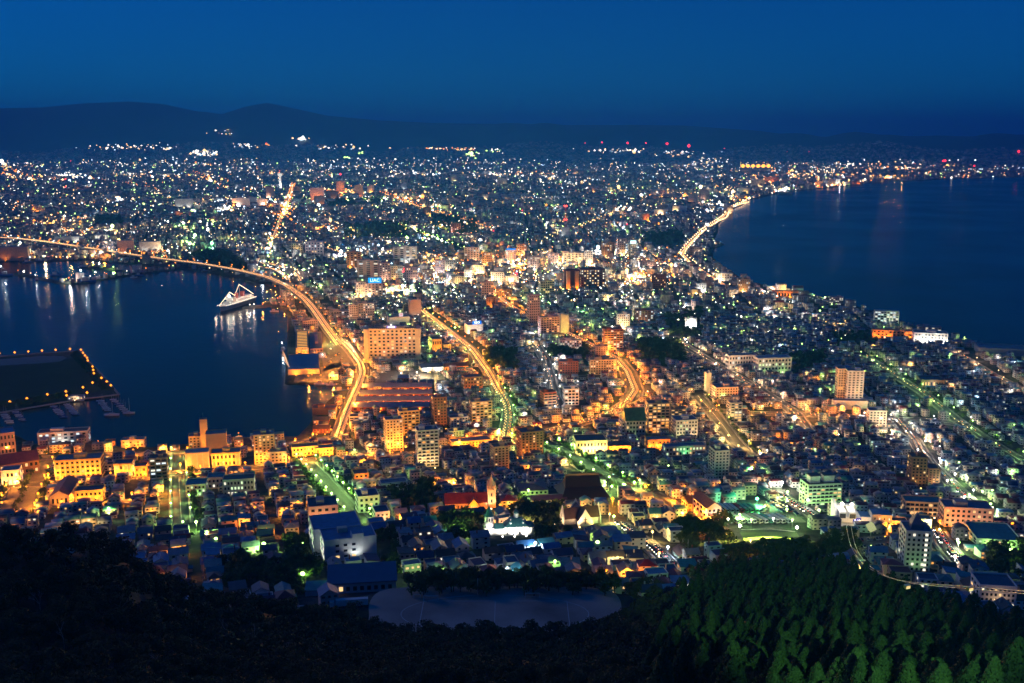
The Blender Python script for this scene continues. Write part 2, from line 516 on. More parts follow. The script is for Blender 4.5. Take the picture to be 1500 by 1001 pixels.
for nm, hw, lc, sp, pw, pts in ROADS:
    a = np.array(pts, float)
    fine = resample(a, 6)
    g = at(fine[:, 0], fine[:, 1])
    g = smooth_line(resample(g[:, :2], 6), 1)
    LINES.append((g, hw))
    d = np.hypot(*g.T).min()
    road = setting(ribbon(nm, g, -hw, hw, .35, asphalt))
    if d < 2600:
        setting(ribbon('pavement', g, -hw - 3, -hw, .5, pave)); setting(ribbon('pavement', g, hw, hw + 3, .5, pave))
        setting(ribbon('centre_line', g, -.18, .18, .354, paint))
    lamp_row(g, hw + 1.2, sp, lc, pw, 8.5 if hw > 6 else 7)
# ------------------------------------------------------------------ elevated bypass over the inner harbour
BYP = [(-60, 346), (20, 349.5), (60, 353.5), (120, 362.5), (180, 371.5), (240, 380), (290, 386), (340, 394.5), (390, 406), (420, 419), (445, 437), (462, 456), (480, 478), (497, 497)]
fine = resample(np.array(BYP, float), 6)
x, y = flat(fine[:, 0], fine[:, 1], 12.0)
bp = smooth_line(resample(np.stack([x, y], 1), 14), 6)
t = np.linspace(0, 1, len(bp))
bz = 12 - 9.4 * np.clip((t - .86) / .14, 0, 1)
conc = mat('concrete', (.36, .35, .33), .85, .15, .2)
bridge = thing('elevated_highway', 'long curved elevated highway on piers skirting the harbour, lit orange', 'bridge', (0, 0, 0))
nr = side(bp)
def strip(o0, o1, z0, z1, name, m):
    a, b = bp + nr * o0, bp + nr * o1
    n = len(bp)
    v = np.concatenate([np.c_[a, bz + z1], np.c_[b, bz + z1], np.c_[b, bz + z0], np.c_[a, bz + z0]])
    i = np.arange(n - 1)
    f = np.concatenate([np.stack([i + k * n, i + 1 + k * n, ((k + 1) % 4) * n + i + 1, ((k + 1) % 4) * n + i], 1)[:, ::-1] for k in range(4)])
    return link(name, mesh_np(name, v, f, m), bridge)
strip(-9, 9, -1.6, 0, 'deck', mat('pale_asphalt', (.13, .125, .12), .8, .2, .2))
strip(-9.4, -9, -1.6, 1.0, 'parapet', conc); strip(9, 9.4, -1.6, 1.0, 'parapet', conc)
for k in range(2, len(bp) - 8, 4):
    MB().prism([(-6, -1), (6, -1), (6, 1), (-6, 1)], -3, float(bz[k]) - 1.6).obj('pier', conc, bridge, (*bp[k], 0), float(math.atan2(nr[k, 1], nr[k, 0])))
BYL = []
q = resample(np.c_[bp, bz], 30)
nq = side(q)
for k in range(len(q)):
    for sg in (-1, 1):
        if (k + (sg > 0)) % 2:
            x, y = q[k, :2] + nq[k] * 8.6 * sg
            BYL.append((x, y, 'O', 3.4, 9.0, q[k, 2]))
LINES.append((bp, 12))
LP = [(p, hw) for p, hw in LINES]
def road_gap(x, y):
    """distance from the edge of the nearest road"""
    x, y = np.asarray(x, float), np.asarray(y, float)
    best = np.full(x.shape, 1e9)
    for p, hw in LP:
        p = p[::2] if len(p) > 6 else p
        m = (x > p[:, 0].min() - 60) & (x < p[:, 0].max() + 60) & (y > p[:, 1].min() - 60) & (y < p[:, 1].max() + 60)
        if not m.any():
            continue
        d = np.sqrt(((x[m][:, None] - p[None, :, 0]) ** 2 + (y[m][:, None] - p[None, :, 1]) ** 2).min(1)) - hw
        best[m] = np.minimum(best[m], d)
    return best
# ------------------------------------------------------------------ building kit
WALL = {'white': (.70, .69, .66), 'cream': (.62, .54, .40), 'grey': (.36, .36, .37), 'pale blue': (.48, .56, .62), 'tan': (.45, .35, .25), 'pink': (.58, .42, .38),
        'dark grey': (.15, .15, .165), 'brown': (.20, .12, .085), 'brick red': (.22, .07, .05), 'mauve': (.34, .26, .30), 'pale green': (.50, .60, .50), 'yellow': (.66, .50, .20), 'orange': (.55, .28, .12), 'maroon': (.13, .04, .04)}
ROOF = {'navy': (.035, .055, .11), 'blue': (.06, .155, .31), 'teal': (.05, .19, .20), 'charcoal': (.06, .062, .07), 'red': (.11, .018, .024), 'brown': (.10, .055, .04), 'pale grey': (.30, .32, .35), 'plum': (.10, .04, .07), 'slate': (.13, .16, .20), 'black': (.007, .006, .008), 'steel blue': (.17, .21, .29), 'green': (.05, .13, .07)}
def wm(c):
    return mat('wall_' + c.replace(' ', '_'), WALL[c], .75, .14, .25)
def rm(c):
    return mat('roof_' + c.replace(' ', '_'), ROOF[c], .45, .4, .3, 0, 'Object', .5)
glass = mat('dark_window_glass', (.012, .016, .024), .12, .1, 1, 0, 'Object', .6)
trimm = mat('white_trim', (.62, .62, .6), .6, .1)
steel = mat('grey_steel', (.28, .29, .30), .5, .15, 1, .4)
dark = mat('dark_metal', (.03, .03, .033), .5, .1)
LITC = {'warm': (1, .62, .26), 'white': (1, .93, .74), 'cool': (.8, .95, 1), 'orange': (1, .45, .10), 'green': (.75, 1, .55)}
WIN = {}
def win_mesh(kind):
    if kind not in WIN:
        m = glass if kind == 'dark' else glow('lit_window_' + kind, LITC[kind], 1.25)
        WIN[kind] = MB().box(-.5, .5, -.5, .5, -.5, .5).mesh('window', m)
    return WIN[kind]
FIX = None
LCOL = {'O': (1, .285, .02), 'Y': (1, .60, .16), 'P': (1, .62, .30), 'W': (1, .93, .80), 'G': (.52, 1, .22), 'B': (.6, .82, 1), 'E': (.12, 1, .35), 'R': (1, .02, .03)}
def light(name, loc, col, watts, parent=None, rad=.4, spot=None, aim=None):
    l = bpy.data.lights.new(name, 'SPOT' if spot else 'POINT')
    l.energy = watts
    l.color = col
    l.shadow_soft_size = rad
    o = bpy.data.objects.new(name, l)
    C.objects.link(o)
    o.location = loc
    if spot:
        l.spot_size = R(spot); l.spot_blend = .7
        from mathutils import Vector
        o.rotation_euler = Vector(aim).to_track_quat('-Z', 'Y').to_euler()
    if parent is not None:
        o.parent = parent
    return o
def flood(parent, loc, colr, watts, aim=(0, 1, .5), spot=120):
    """a floodlight on the ground in front of a facade: a small glowing fixture and its light"""
    k = 'flood_' + colr
    if k not in WIN:
        WIN[k] = MB().box(-.45, .45, -.3, .3, 0, .6).mesh('floodlight', glow('flood_glow_' + colr, LCOL[colr], 8))
    a = parent.rotation_euler[2]
    gx, gy = parent.location[0] + loc[0] * math.cos(a) - loc[1] * math.sin(a), parent.location[1] + loc[0] * math.sin(a) + loc[1] * math.cos(a)
    loc = (loc[0], loc[1], max(loc[2], float(terrain(gx, gy)) + .3 - parent.location[2]))
    f = link('floodlight', WIN[k], parent, loc)
    light('floodlight_beam', (loc[0], loc[1], loc[2] + 1.0), LCOL[colr], watts, parent, .5, spot, aim)
FOOT = []           # x, y, radius kept free of scattered houses
ANCH = []           # landmarks that labels can point to: words, px, py
def grid_deg(px):
    return 17.0 if px < 830 else (6.0 if px < 1000 else (9.0 if px < 1240 else -6.0))
def windows(parent, x0, x1, y, z0, z1, fl, bays, litp, cols, axis='x', out=-1, wf=.5, hf=.5, rnd=random, frame=False):
    """single windows of one face, each an object"""
    fh = (z1 - z0) / fl
    bw = (x1 - x0) / bays
    for r in range(fl):
        for b in range(bays):
            k = rnd.choice(cols) if rnd.random() < litp else 'dark'
            u, z = x0 + (b + .5) * bw, z0 + (r + .5) * fh
            if axis == 'x':
                o = link('window', win_mesh(k), parent, (u, y + out * .04, z), 0, (bw * wf, .16, fh * hf))
            else:
                o = link('window', win_mesh(k), parent, (y + out * .04, u, z), 0, (.16, bw * wf, fh * hf))
LITK = .62
def block(name, label, cat, xl, xr, yb, yt, wall, roof='slate', style='grid', fl=5, litp=.3, cols=('warm', 'white'), depth=None, rot=None, fl_light=None, extra='box', anchor=None, bays=None, group=None, cap=60, dz=0, hmin=4.0):
    cx = (xl + xr) / 2
    litp *= LITK
    p = at1(cx, yb)
    dist = math.sqrt(p[0] ** 2 + p[1] ** 2 + (H - p[2]) ** 2)
    wa = (xr - xl) / F * dist
    az = math.degrees(math.atan2(p[0], p[1]))
    th = grid_deg(cx) if rot is None else rot
    rel = R(th + az)                   # turn of the front away from the line of sight
    c, s = abs(math.cos(rel)), abs(math.sin(rel))
    dp = depth or min(max(.55 * wa, 9), 18)
    if wa - dp * s < .45 * wa:
        dp = .5 * wa / max(s, .05)
    wd = (wa - dp * s) / c
    dep = math.asin((H - p[2]) / dist)
    h = max(hmin, ((yb - yt) * dist / F - dp * c * math.sin(dep)) / math.cos(dep))
    # p is the nearest base edge in view: push the body back by half its depth
    f = math.hypot(p[0], p[1])
    bx_, by_ = p[0] + p[0] / f * dp * .5, p[1] + p[1] / f * dp * .5
    t = thing(name, label, cat, (bx_, by_, p[2]), R(th), group)
    FOOT.append((bx_, by_, max(wd, dp) * .5, min(wd, dp) * .5, R(th) if wd >= dp else R(th) + math.pi / 2))
    if dist < 1150:
        q = 1 - (dp * .5 + 4) / f
        FOOT.append((p[0] * (1 - 5 / f), p[1] * (1 - 5 / f), wd * .5, 4.5, R(th)))
    if anchor:
        ANCH.append((anchor, cx, (yb + yt) / 2))
    x0, x1, y0, y1 = -wd / 2, wd / 2, -dp / 2, dp / 2
    W = wm(wall)
    if style == 'gable':
        MB().box(x0, x1, y0, y1, -4, h * .68).obj('wall', W, t)
        MB().extr([(x0, h * .68), (x1, h * .68), (0, h)], y0 + .05, y1 - .05).obj('gable_wall', W, t)
        sl = .4
        MB().extr([(x0 - .5, h * .68 - .3), (x0 - .5, h * .68 + .05), (0, h + .4), (x1 + .5, h * .68 + .05), (x1 + .5, h * .68 - .3), (0, h + .04)], y0 - .6, y1 + .6).obj('roof', rm(roof), t)
        top = h * .68
    elif style == 'ridge':                # long roof, ridge along the front
        e = h * .62
        MB().box(x0, x1, y0, y1, -4, e).obj('wall', W, t)
        m = MB()
        pr = [(y0 - .6, e - .1), (y0 - .6, e + .15), (0, h + .3), (y1 + .6, e + .15), (y1 + .6, e - .1)]
        v = [(x, y, z) for x in (x0 - .5, x1 + .5) for y, z in pr]
        m.add(v, [(0, 1, 6, 5), (1, 2, 7, 6), (2, 3, 8, 7), (3, 4, 9, 8), (4, 0, 5, 9), (0, 4, 3, 2, 1), (5, 6, 7, 8, 9)])
        m.obj('roof', rm(roof), t)
        top = e
    elif style == 'hip':
        e = h * .65
        MB().box(x0, x1, y0, y1, -4, e).obj('wall', W, t)
        r = min(wd, dp) * .5
        xa, xb = (x0 + r, x1 - r) if wd > dp else (-.1, .1)
        v = [(x0 - .6, y0 - .6, e), (x1 + .6, y0 - .6, e), (x1 + .6, y1 + .6, e), (x0 - .6, y1 + .6, e), (xa, 0, h), (xb, 0, h)]
        MB().add(v, [(0, 1, 5, 4), (1, 2, 5), (2, 3, 4, 5), (3, 0, 4), (3, 2, 1, 0)]).obj('roof', rm(roof), t)
        top = e
    else:
        MB().box(x0, x1, y0, y1, -4, h).obj('wall', W, t)
        m = MB().box(x0 + .3, x1 - .3, y0 + .3, y1 - .3, h, h + .12)
        m.obj('roof', rm(roof), t)
        pm = MB().box(x0 - .1, x1 + .1, y0 - .1, y0 + .25, h + .003, h + .9).box(x0 - .1, x1 + .1, y1 - .25, y1 + .1, h + .003, h + .9)
        pm.box(x0 - .1, x0 + .25, y0 + .25, y1 - .25, h + .003, h + .9).box(x1 - .25, x1 + .1, y0 + .25, y1 - .25, h + .003, h + .9)
        pm.obj('parapet', W, t)
        top = h
        if extra and 'box' in extra:
            k = random.uniform(-.25, .2) * wd
            MB().box(k - wd * .13, k + wd * .13, -dp * .2, dp * .25, h + .1, h + 3.2).obj('penthouse', W, t)
        if extra and 'tank' in extra:
            MB().lathe([(1.2, h + .1), (1.2, h + 2.2), (.9, h + 2.5)], 10, (wd * .3, 0)).obj('water_tank', trimm, t)
        if extra and 'mast' in extra:
            MB().tube((0, 0, h), (0, 0, h + 7), .2, .1, 6).obj('aerial', steel, t)
    fl = max(1, fl)
    if style == 'bands':
        bays = bays or max(2, min(8, round(wd / 5)))
        fh = top / fl
        for r in range(1, fl):
            MB().box(x0 + .1, x1 - .1, y0 - 1.3, y0, r * fh - .15, r * fh + .95).obj('balcony', wm(wall if wall not in ('brown', 'brick red', 'maroon') else 'tan'), t)
        windows(t, x0 + .4, x1 - .4, y0, .3, top - .2, fl, bays, litp, cols, 'x', -1, .72, .6)
    elif style != 'plain':
        bays = bays or max(2, min(10, round(wd / 3.8)))
        while bays * fl > cap and bays > 3:
            bays -= 1
        windows(t, x0 + .6, x1 - .6, y0, .5, top - .3, fl, bays, litp, cols)
    if style not in ('plain',):
        sb = max(1, min(4, round(dp / 5)))
        sx, so_ = (x1, 1) if az + th < 0 else (x0, -1)
        windows(t, y0 + .8, y1 - .8, sx, .5, top - .3, fl, sb, litp * .7, cols, 'y', so_)
    if name in ('bank_building',) or 'public' in cat:
        nb = (bays or 4) + 1
        for k in range(nb):
            px_ = x0 + .6 + (wd - 1.2) * k / (nb - 1)
            MB().box(px_ - .35, px_ + .35, y0 - .5, y0 - .003, -2, top - .6).obj('pilaster', trimm, t)
        MB().box(x0 - .5, x1 + .5, y0 - .8, y0 - .002, top - .599, top + .2).obj('cornice', W, t)
    if fl_light:
        colr, wt, n = fl_light
        for i in range(n):
            fx = x0 + (i + .5) * wd / n
            q = min(10, 3.5 + .22 * h)
            flood(t, (fx, y0 - q, .15), colr, wt * .9, (0, q, h * .4))
    return t, wd, dp, h
def text_mesh(name, s, size, m, parent, loc, rot=(math.pi / 2, 0, 0)):
    cu = bpy.data.curves.new(name, 'FONT')
    cu.body = s
    cu.size = size
    cu.align_x = 'CENTER'; cu.align_y = 'CENTER'
    cu.extrude = .05
    cu.materials.append(m)
    o = bpy.data.objects.new(name, cu)
    C.objects.link(o)
    o.location = loc
    o.rotation_euler = rot
    o.parent = parent
    me = bpy.data.meshes.new_from_object(o)
    bpy.data.objects.remove(o)
    o = link(name, me, parent, loc)
    o.rotation_euler = rot
    return o
def roof_sign(t, x, y, z, wd, hg, s, bgc, fgc, bgs=1.2, fgs=3.0):
    b = MB().box(-wd / 2, wd / 2, -.3, .3, 0, hg).obj('sign_board', glow('sign_%s' % str(bgc), bgc, bgs), t, (x, y, z))
    MB().box(-wd / 2 + .3, -wd / 2 + .6, .3, .9, -1.0, hg * .8).box(wd / 2 - .6, wd / 2 - .3, .3, .9, -1.0, hg * .8).obj('sign_frame', steel, t, (x, y, z))
    if s == '':
        MB().box(-wd * .4, wd * .4, -.42, -.31, hg * .25, hg * .75).obj('lettering_band', glow('letter_band', (.95, .9, 1), 2.2), b)
    if s:
        text_mesh('lettering', s, hg * .85, glow('letter_%s' % str(fgc), fgc, fgs), b, (0, -.36, hg / 2))
# ------------------------------------------------------------------ traced buildings, harbour side
B = block
t, wd, dp, h = B('hotel', 'big golden orange harbour hotel with long rows of small windows, lit warm', 'hotel', 541, 611, 528, 480, 'cream', 'plum', 'grid', 9, .32, ('warm', 'orange', 'white'), 16, 4, ('O', 52000, 5), 'box', 'the big orange harbour hotel', 11, cap=99)
MB().box(-wd / 2 - 6, -wd / 2 - .05, -dp / 2 - 8, dp / 2, -2, h + 2.0).obj('wing', wm('cream'), t); MB().box(wd / 2 + .05, wd / 2 + 6, -dp / 2 - 8, dp / 2, -2, h + 2.0).obj('wing', wm('cream'), t)
MB().box(-wd / 2 - 8, wd / 2 + 8, -dp / 2 - 16, -dp / 2 - 8.1, -2, 5).obj('podium', wm('cream'), t)
for i in range(24):
    link('roof_lamp', win_mesh('orange'), t, (-wd / 2 + wd * (i + .5) / 24, -dp / 2 - .3, h + 1.3), 0, (.9, .5, .9))
roof_sign(t, -wd * .02, -dp / 2 + 1, h + 1.8, 14, 3.2, '', (.30, .16, .75), (.95, .9, 1), 1.2, 2.5)
t, wd, dp, h = B('shop_building', 'white box store with a glowing blue rooftop sign beside the tram street', 'shop', 680, 708, 489, 473, 'white', 'blue', 'plain', 2, 0, (), 22, None, ('W', 9000, 3), '', 'the white blue sign store')
roof_sign(t, wd * .12, -dp / 2 + 2, h + 1, wd * .55, 5.5, 'GEO', (.02, .22, .95), (1, 1, 1), 1.6, 3)
t, wd, dp, h = B('shop_building', 'low hall with a red and white V sign on its roof', 'shop', 567, 600, 478, 462, 'white', 'slate', 'plain', 2, 0, (), 24, None, None, '')
roof_sign(t, wd * .1, -dp / 2 + 3, h + 1, 7, 6.5, 'V', (1, .72, .72), (.9, .02, .03), 1.0, 1.2)
B('office_building', 'windowless pale concrete tower block behind the V sign hall', 'office block', 598, 617, 465, 438, 'mauve', 'slate', 'plain', 6, 0, (), 14, None, ('P', 8000, 1), 'tank')
B('office_building', 'dark narrow block joined to the windowless concrete tower', 'office block', 590, 599, 463, 445, 'dark grey', 'slate', 'grid', 5, .1)
B('hotel', 'white slab hotel with lit window strips left of the V sign hall', 'hotel', 524, 549, 474, 443, 'grey', 'slate', 'grid', 8, .35, ('warm', 'white'), 14, None, ('W', 6000, 2), 'box', 'the white slab hotel')
B('hotel', 'narrow white wing standing left of the white slab hotel', 'hotel', 511, 525, 474, 446, 'white', 'slate', 'grid', 8, .1, ('white',), 14)
B('parking_building', 'long low white parking deck left of the white slab hotel', 'parking deck', 483, 512, 466, 454, 'grey', 'slate', 'bands', 3, .2, ('cool',), 22)
B('hall', 'orange lit warehouse hall right of the big orange harbour hotel', 'hall', 628, 647, 517, 493, 'yellow', 'navy', 'grid', 2, .15, ('orange',), 26, None, ('O', 16000, 2), '', 'the orange lit hall')
B('hall', 'lower yellow annex joined to the orange lit warehouse hall', 'hall', 646, 661, 515, 503, 'yellow', 'navy', 'grid', 3, .3, ('orange',), 15, None, ('O', 12000, 2), '')
B('restaurant', 'brown roofed beer hall with orange lit eaves below the orange hall', 'restaurant', 648, 686, 543, 530, 'orange', 'brown', 'ridge', 1, .7, ('orange', 'warm'), 16, None, ('O', 8000, 3), '')
B('restaurant', 'dark roofed long hall with glowing windows behind the beer hall', 'restaurant', 650, 686, 530, 520, 'cream', 'charcoal', 'ridge', 1, .8, ('warm', 'white'), 14, None, ('Y', 12000, 3), '')
B('shop_building', 'white lit shop with pitched blue roof beside the beer hall', 'shop', 613, 650, 544, 530, 'white', 'navy', 'ridge', 1, .9, ('white', 'warm'), 22, None, ('W', 16000, 2), '')
B('apartment_building', 'brown brick block lit orange at the foot of the tram street', 'apartment block', 676, 707, 573, 549, 'brown', 'navy', 'grid', 4, .25, ('orange', 'warm'), 16, None, ('O', 10000, 2), '')
# brick warehouses by the bay: long parallel roofs
for i, (xl, xr, yb, yt, lab) in enumerate([(531, 634, 573, 563, 'northernmost long blue roofed brick warehouse in the row by the bay'), (527, 634, 583, 572, 'second long blue roofed brick warehouse from the hotel'), (522, 632, 593, 582, 'third long blue roofed brick warehouse from the hotel'), (516, 630, 602, 591, 'southernmost long blue roofed brick warehouse of the row by the bay')]):
    B('warehouse', lab, 'warehouse', xl, xr, yb, yt, 'brick red', 'steel blue', 'ridge', 1, .35, ('orange', 'warm'), 24, 2, ('O', 6000, 4) if i in (0, 3) else None, '', 'the brick warehouse row' if i == 1 else None, 12, None, 60, 0, 8)
B('warehouse', 'short blue roofed shed between hotel car park and brick warehouses', 'warehouse', 583, 600, 559, 548, 'brick red', 'blue', 'ridge', 1, .1, ('orange',), 12, 2)
B('office_building', 'cream low office with bright ground floor windows behind the bay road', 'office block', 512, 541, 622, 607, 'white', 'charcoal', 'bands', 3, .7, ('warm', 'white'), 13, 2)
B('apartment_building', 'brown tower block right of the brick warehouse row', 'apartment block', 632, 655, 626, 579, 'brown', 'navy', 'grid', 10, .25, ('orange', 'warm'), 13, None, ('O', 9000, 2), 'box', 'the brown warehouse tower')
B('apartment_building', 'yellow lit balcony block behind the pale lit tower', 'apartment block', 583, 615, 638, 599, 'yellow', 'slate', 'bands', 8, .5, ('orange', 'warm'), 13, None, ('O', 9000, 2), 'box')
B('apartment_building', 'pale tower lit glowing yellow at its base beside the shopping street', 'apartment block', 563, 591, 661, 611, 'cream', 'slate', 'grid', 11, .25, ('warm', 'white'), 14, None, ('O', 30000, 2), 'box', 'the pale base lit tower', 5)
B('apartment_building', 'white balcony tower with dark blue roof in front of the brown tower', 'apartment block', 609, 643, 684, 625, 'white', 'navy', 'bands', 11, .3, ('warm', 'orange'), 16, 12, ('P', 5000, 2), 'boxtank', 'the white balcony tower', 5)
B('apartment_building', 'wide beige balcony block right of the brown warehouse tower', 'apartment block', 687, 721, 622, 585, 'tan', 'slate', 'bands', 8, .3, ('warm',), 13, None, ('O', 8000, 2), 'box')
B('apartment_building', 'brown tower between the shopping street and the red roofed church', 'apartment block', 718, 746, 690, 650, 'tan', 'charcoal', 'grid', 9, .12, ('warm',), 13, None, None, 'boxmast')
B('apartment_building', 'broad brown tower beside the green tree lined slope', 'apartment block', 756, 796, 669, 627, 'brown', 'navy', 'grid', 9, .15, ('warm', 'orange'), 17, None, ('O', 7000, 2), 'box', 'the broad brown tower')
B('office_building', 'long yellow lit arcade block on the shopping street', 'office block', 657, 720, 655, 641, 'yellow', 'slate', 'grid', 2, .5, ('orange', 'warm'), 16, None, ('O', 11000, 4), '', 'the yellow arcade block', 12)
B('shop_building', 'pale block with lit shopfront beside the white balcony tower', 'shop', 655, 681, 640, 628, 'cream', 'slate', 'grid', 3, .3, ('warm',), 12)
B('office_building', 'grey blue office beside the wide beige balcony block', 'office block', 656, 686, 626, 608, 'pale blue', 'slate', 'grid', 4, .2, ('warm',), 13)
# pier end
t, wd, dp, h = B('market_hall', 'long low market hall on the pier with glowing skylight strips across its roof', 'market hall', 434, 453, 519, 484, 'cream', 'charcoal', 'grid', 2, .9, ('orange', 'warm'), 150, 11.3, ('O', 9000, 2), '', 'the striped pier hall', 4, None, 60, 0, 9)
for k in range(11):
    link('skylight', win_mesh('orange'), t, (0, -dp / 2 + 7 + k * dp / 11.5, h + .25), 0, (wd * .8, 4.5, .3))
B('market_hall', 'dark flat roofed hall joined to the striped market hall', 'market hall', 454, 473, 519, 487, 'mauve', 'navy', 'grid', 2, .2, ('orange',), 140, 11.3, ('O', 7000, 1), 'box', None, 4, None, 60, 0, 8)
t, wd, dp, h = B('market_hall', 'low flat blue roofed pavilion with lit masts at the pier edge', 'pavilion', 423, 468, 549, 518, 'cream', 'blue', 'plain', 1, .5, ('orange',), 105, 11.3, ('O', 9000, 2), '', 'the blue roofed pavilion', 6, None, 60, 0, 6)
for i in range(5):
    MB().tube((-wd / 2 + 2 - i * 1.2, -dp / 2 + 20 + i * 14, h), (-wd / 2 - 8, -dp / 2 + 20 + i * 14, h + 14), .45, .2, 6).obj('mast', glow('lit_mast', (1, .55, .3), 1.3), t)
B('office_building', 'plain grey mauve block behind the striped pier hall', 'office block', 443, 466, 484, 468, 'mauve', 'slate', 'grid', 4, .1)
B('warehouse', 'brown brick house with hipped roof on the wharf corner', 'warehouse', 495, 505, 550, 536, 'brown', 'brown', 'hip', 2, .2, ('orange',), 11, 4)
B('warehouse', 'low brick shed with dark roof beside the bay road', 'warehouse', 504, 521, 546, 536, 'brick red', 'navy', 'ridge', 1, .3, ('orange',), 10, 4)
B('shop_building', 'white flat roofed wharf shed in front of the pavilion', 'shop', 482, 496, 557, 547, 'white', 'slate', 'grid', 1, .3, ('orange',), 10, 4)
B('warehouse', 'dark brick restaurant with string lights on the wharf edge', 'warehouse', 459, 483, 621, 609, 'brick red', 'charcoal', 'ridge', 1, .7, ('orange', 'warm'), 11, 4, ('O', 4000, 2), '', 'the string light wharf house')
B('warehouse', 'red brick wharf warehouse with outlined gable near the road end', 'warehouse', 459, 484, 635, 621, 'brick red', 'brown', 'ridge', 2, .2, ('orange',), 11, 4, ('O', 4000, 2))
B('warehouse', 'dark shed with rooftop lights over the inner wharf', 'warehouse', 458, 494, 608, 594, 'brown', 'charcoal', 'plain', 1, 0, (), 16, 4, None, 'box')
# waterfront, lower left
B('office_building', 'long white harbour office with bluish lit windows on the quay', 'office block', 62, 128, 650, 630, 'white', 'plum', 'grid', 3, .5, ('cool', 'cool', 'white'), 16, 12, ('W', 3500, 1), 'box', 'the long white harbour office', 8)
B('warehouse', 'pale stone warehouse with tall windows at the far left quay', 'warehouse', -18, 20, 668, 632, 'mauve', 'blue', 'grid', 3, .1, ('warm',), 24, 30, None, '')
B('warehouse', 'long brown shed with rust roof below the far left quay', 'warehouse', -10, 52, 698, 664, 'brown', 'plum', 'ridge', 2, .15, ('warm',), 18, 32, ('O', 7000, 1), '')
B('office_building', 'slim concrete tower rising over the tan office on the waterfront', 'tower', 295, 305, 657, 615, 'tan', 'slate', 'plain', 9, 0, (), 8, 14, ('O', 6000, 1), 'mast', 'the slim concrete tower')
B('office_building', 'plain tan block right of the slim concrete tower', 'office block', 304, 333, 668, 632, 'tan', 'slate', 'plain', 5, 0, (), 16, 14, ('O', 5000, 1), '')
B('office_building', 'tan office left of the slim concrete tower with few lit windows', 'office block', 278, 300, 657, 636, 'tan', 'slate', 'grid', 4, .4, ('warm',), 14, 14)
B('bank_building', 'yellow block with a dazzling white lit front by the wide slope street', 'bank', 274, 307, 689, 659, 'cream', 'pale grey', 'plain', 3, 0, (), 15, 14, ('W', 9000, 3), '', 'the dazzling yellow block')
B('bank_building', 'yellow classical hall with columns glowing under floodlights', 'bank', 312, 353, 684, 658, 'yellow', 'slate', 'grid', 2, .5, ('warm', 'orange'), 17, 12, ('O', 5000, 4), 'box', 'the yellow columned hall', 7)
B('office_building', 'ten storey tan office, lit yellow below, left of the tree lined slope', 'office block', 374, 403, 680, 632, 'tan', 'slate', 'grid', 10, .35, ('orange', 'warm'), 18, 14, ('O', 9000, 2), 'boxtank', 'the ten storey tan office', 5)
B('office_building', 'dark stepped apartment block with white lit balconies by the wide slope', 'apartment block', 222, 247, 706, 669, 'dark grey', 'charcoal', 'bands', 7, .5, ('white', 'cool'), 12, 14, None, 'box', 'the dark stepped block', 3)
B('office_building', 'grand yellow four storey public building with flat roof, floodlit', 'public building', 87, 150, 701, 668, 'yellow', 'slate', 'grid', 4, .25, ('warm', 'orange'), 20, 12, ('O', 5000, 4), 'box', 'the grand yellow building', 9)
B('warehouse', 'big dark gabled barn roof in front of the grand yellow building', 'warehouse', 78, 115, 741, 700, 'cream', 'brown', 'gable', 1, .3, ('orange',), 42, 12, ('O', 9000, 1), '', 'the dark barn roof')
B('shop_building', 'yellow lit two storey row house right of the dark barn roof', 'shop', 114, 153, 736, 714, 'yellow', 'plum', 'grid', 2, .4, ('orange',), 14, 12, ('O', 8000, 3), '')
B('bank_building', 'small yellow corner hall with rounded roof edge and bright lamps', 'bank', 170, 197, 700, 675, 'yellow', 'navy', 'grid', 2, .6, ('orange', 'warm'), 15, 12, ('O', 9000, 3), '')
B('shop_building', 'orange lit shop with dark roof between yellow hall and dark stepped block', 'shop', 199, 217, 700, 680, 'orange', 'plum', 'grid', 2, .5, ('orange',), 12, 12, ('O', 14000, 2), '')
B('shop_building', 'cream two storey shop left of the small yellow corner hall', 'shop', 153, 167, 690, 678, 'cream', 'charcoal', 'grid', 2, .2, ('warm',), 10, 12)
B('shop_building', 'white lit shop with arched front beside the harbour avenue', 'shop', 6, 32, 712, 686, 'white', 'slate', 'grid', 2, .6, ('warm', 'white'), 16, 14, ('Y', 12000, 2), '')
B('shop_building', 'small orange lit kiosk on the quay', 'shop', 155, 169, 653, 645, 'orange', 'plum', 'grid', 1, .6, ('orange',), 8, 14, ('O', 6000, 1), '')
B('shop_building', 'pale twin roofed ferry office on the waterfront, lit orange', 'shop', 180, 213, 655, 642, 'cream', 'pale grey', 'grid', 2, .6, ('orange', 'warm'), 12, 8, ('O', 9000, 2), 'box')
B('shop_building', 'orange lit market front behind the tree lined slope corner', 'shop', 428, 466, 668, 650, 'yellow', 'plum', 'grid', 2, .6, ('orange', 'warm'), 14, 14, ('O', 11000, 3), '')
B('office_building', 'dark office with small lit windows beside the ten storey tan office', 'office block', 397, 420, 682, 658, 'grey', 'slate', 'grid', 4, .3, ('warm',), 13, 14)
B('shop_building', 'yellow floodlit front with tall windows on the shopping street corner', 'shop', 462, 488, 668, 652, 'yellow', 'slate', 'grid', 2, .5, ('orange',), 14, 14, ('O', 12000, 2), '')
B('shop_building', 'flat roofed pale green shop below the shopping street corner', 'shop', 489, 504, 705, 684, 'pale green', 'navy', 'grid', 3, .1, ('warm',), 14)
B('shop_building', 'orange lit corner shop halfway down the tree lined slope', 'shop', 516, 540, 707, 688, 'orange', 'plum', 'grid', 2, .3, ('orange',), 14, None, ('O', 9000, 1), '')
B('school_building', 'pale teal school with lit classrooms, left wing near the wide slope', 'school', 274, 305, 728, 703, 'pale green', 'teal', 'grid', 3, .5, ('white', 'green'), 17, 10, ('G', 2500, 1), '', 'the pale teal school', 5)
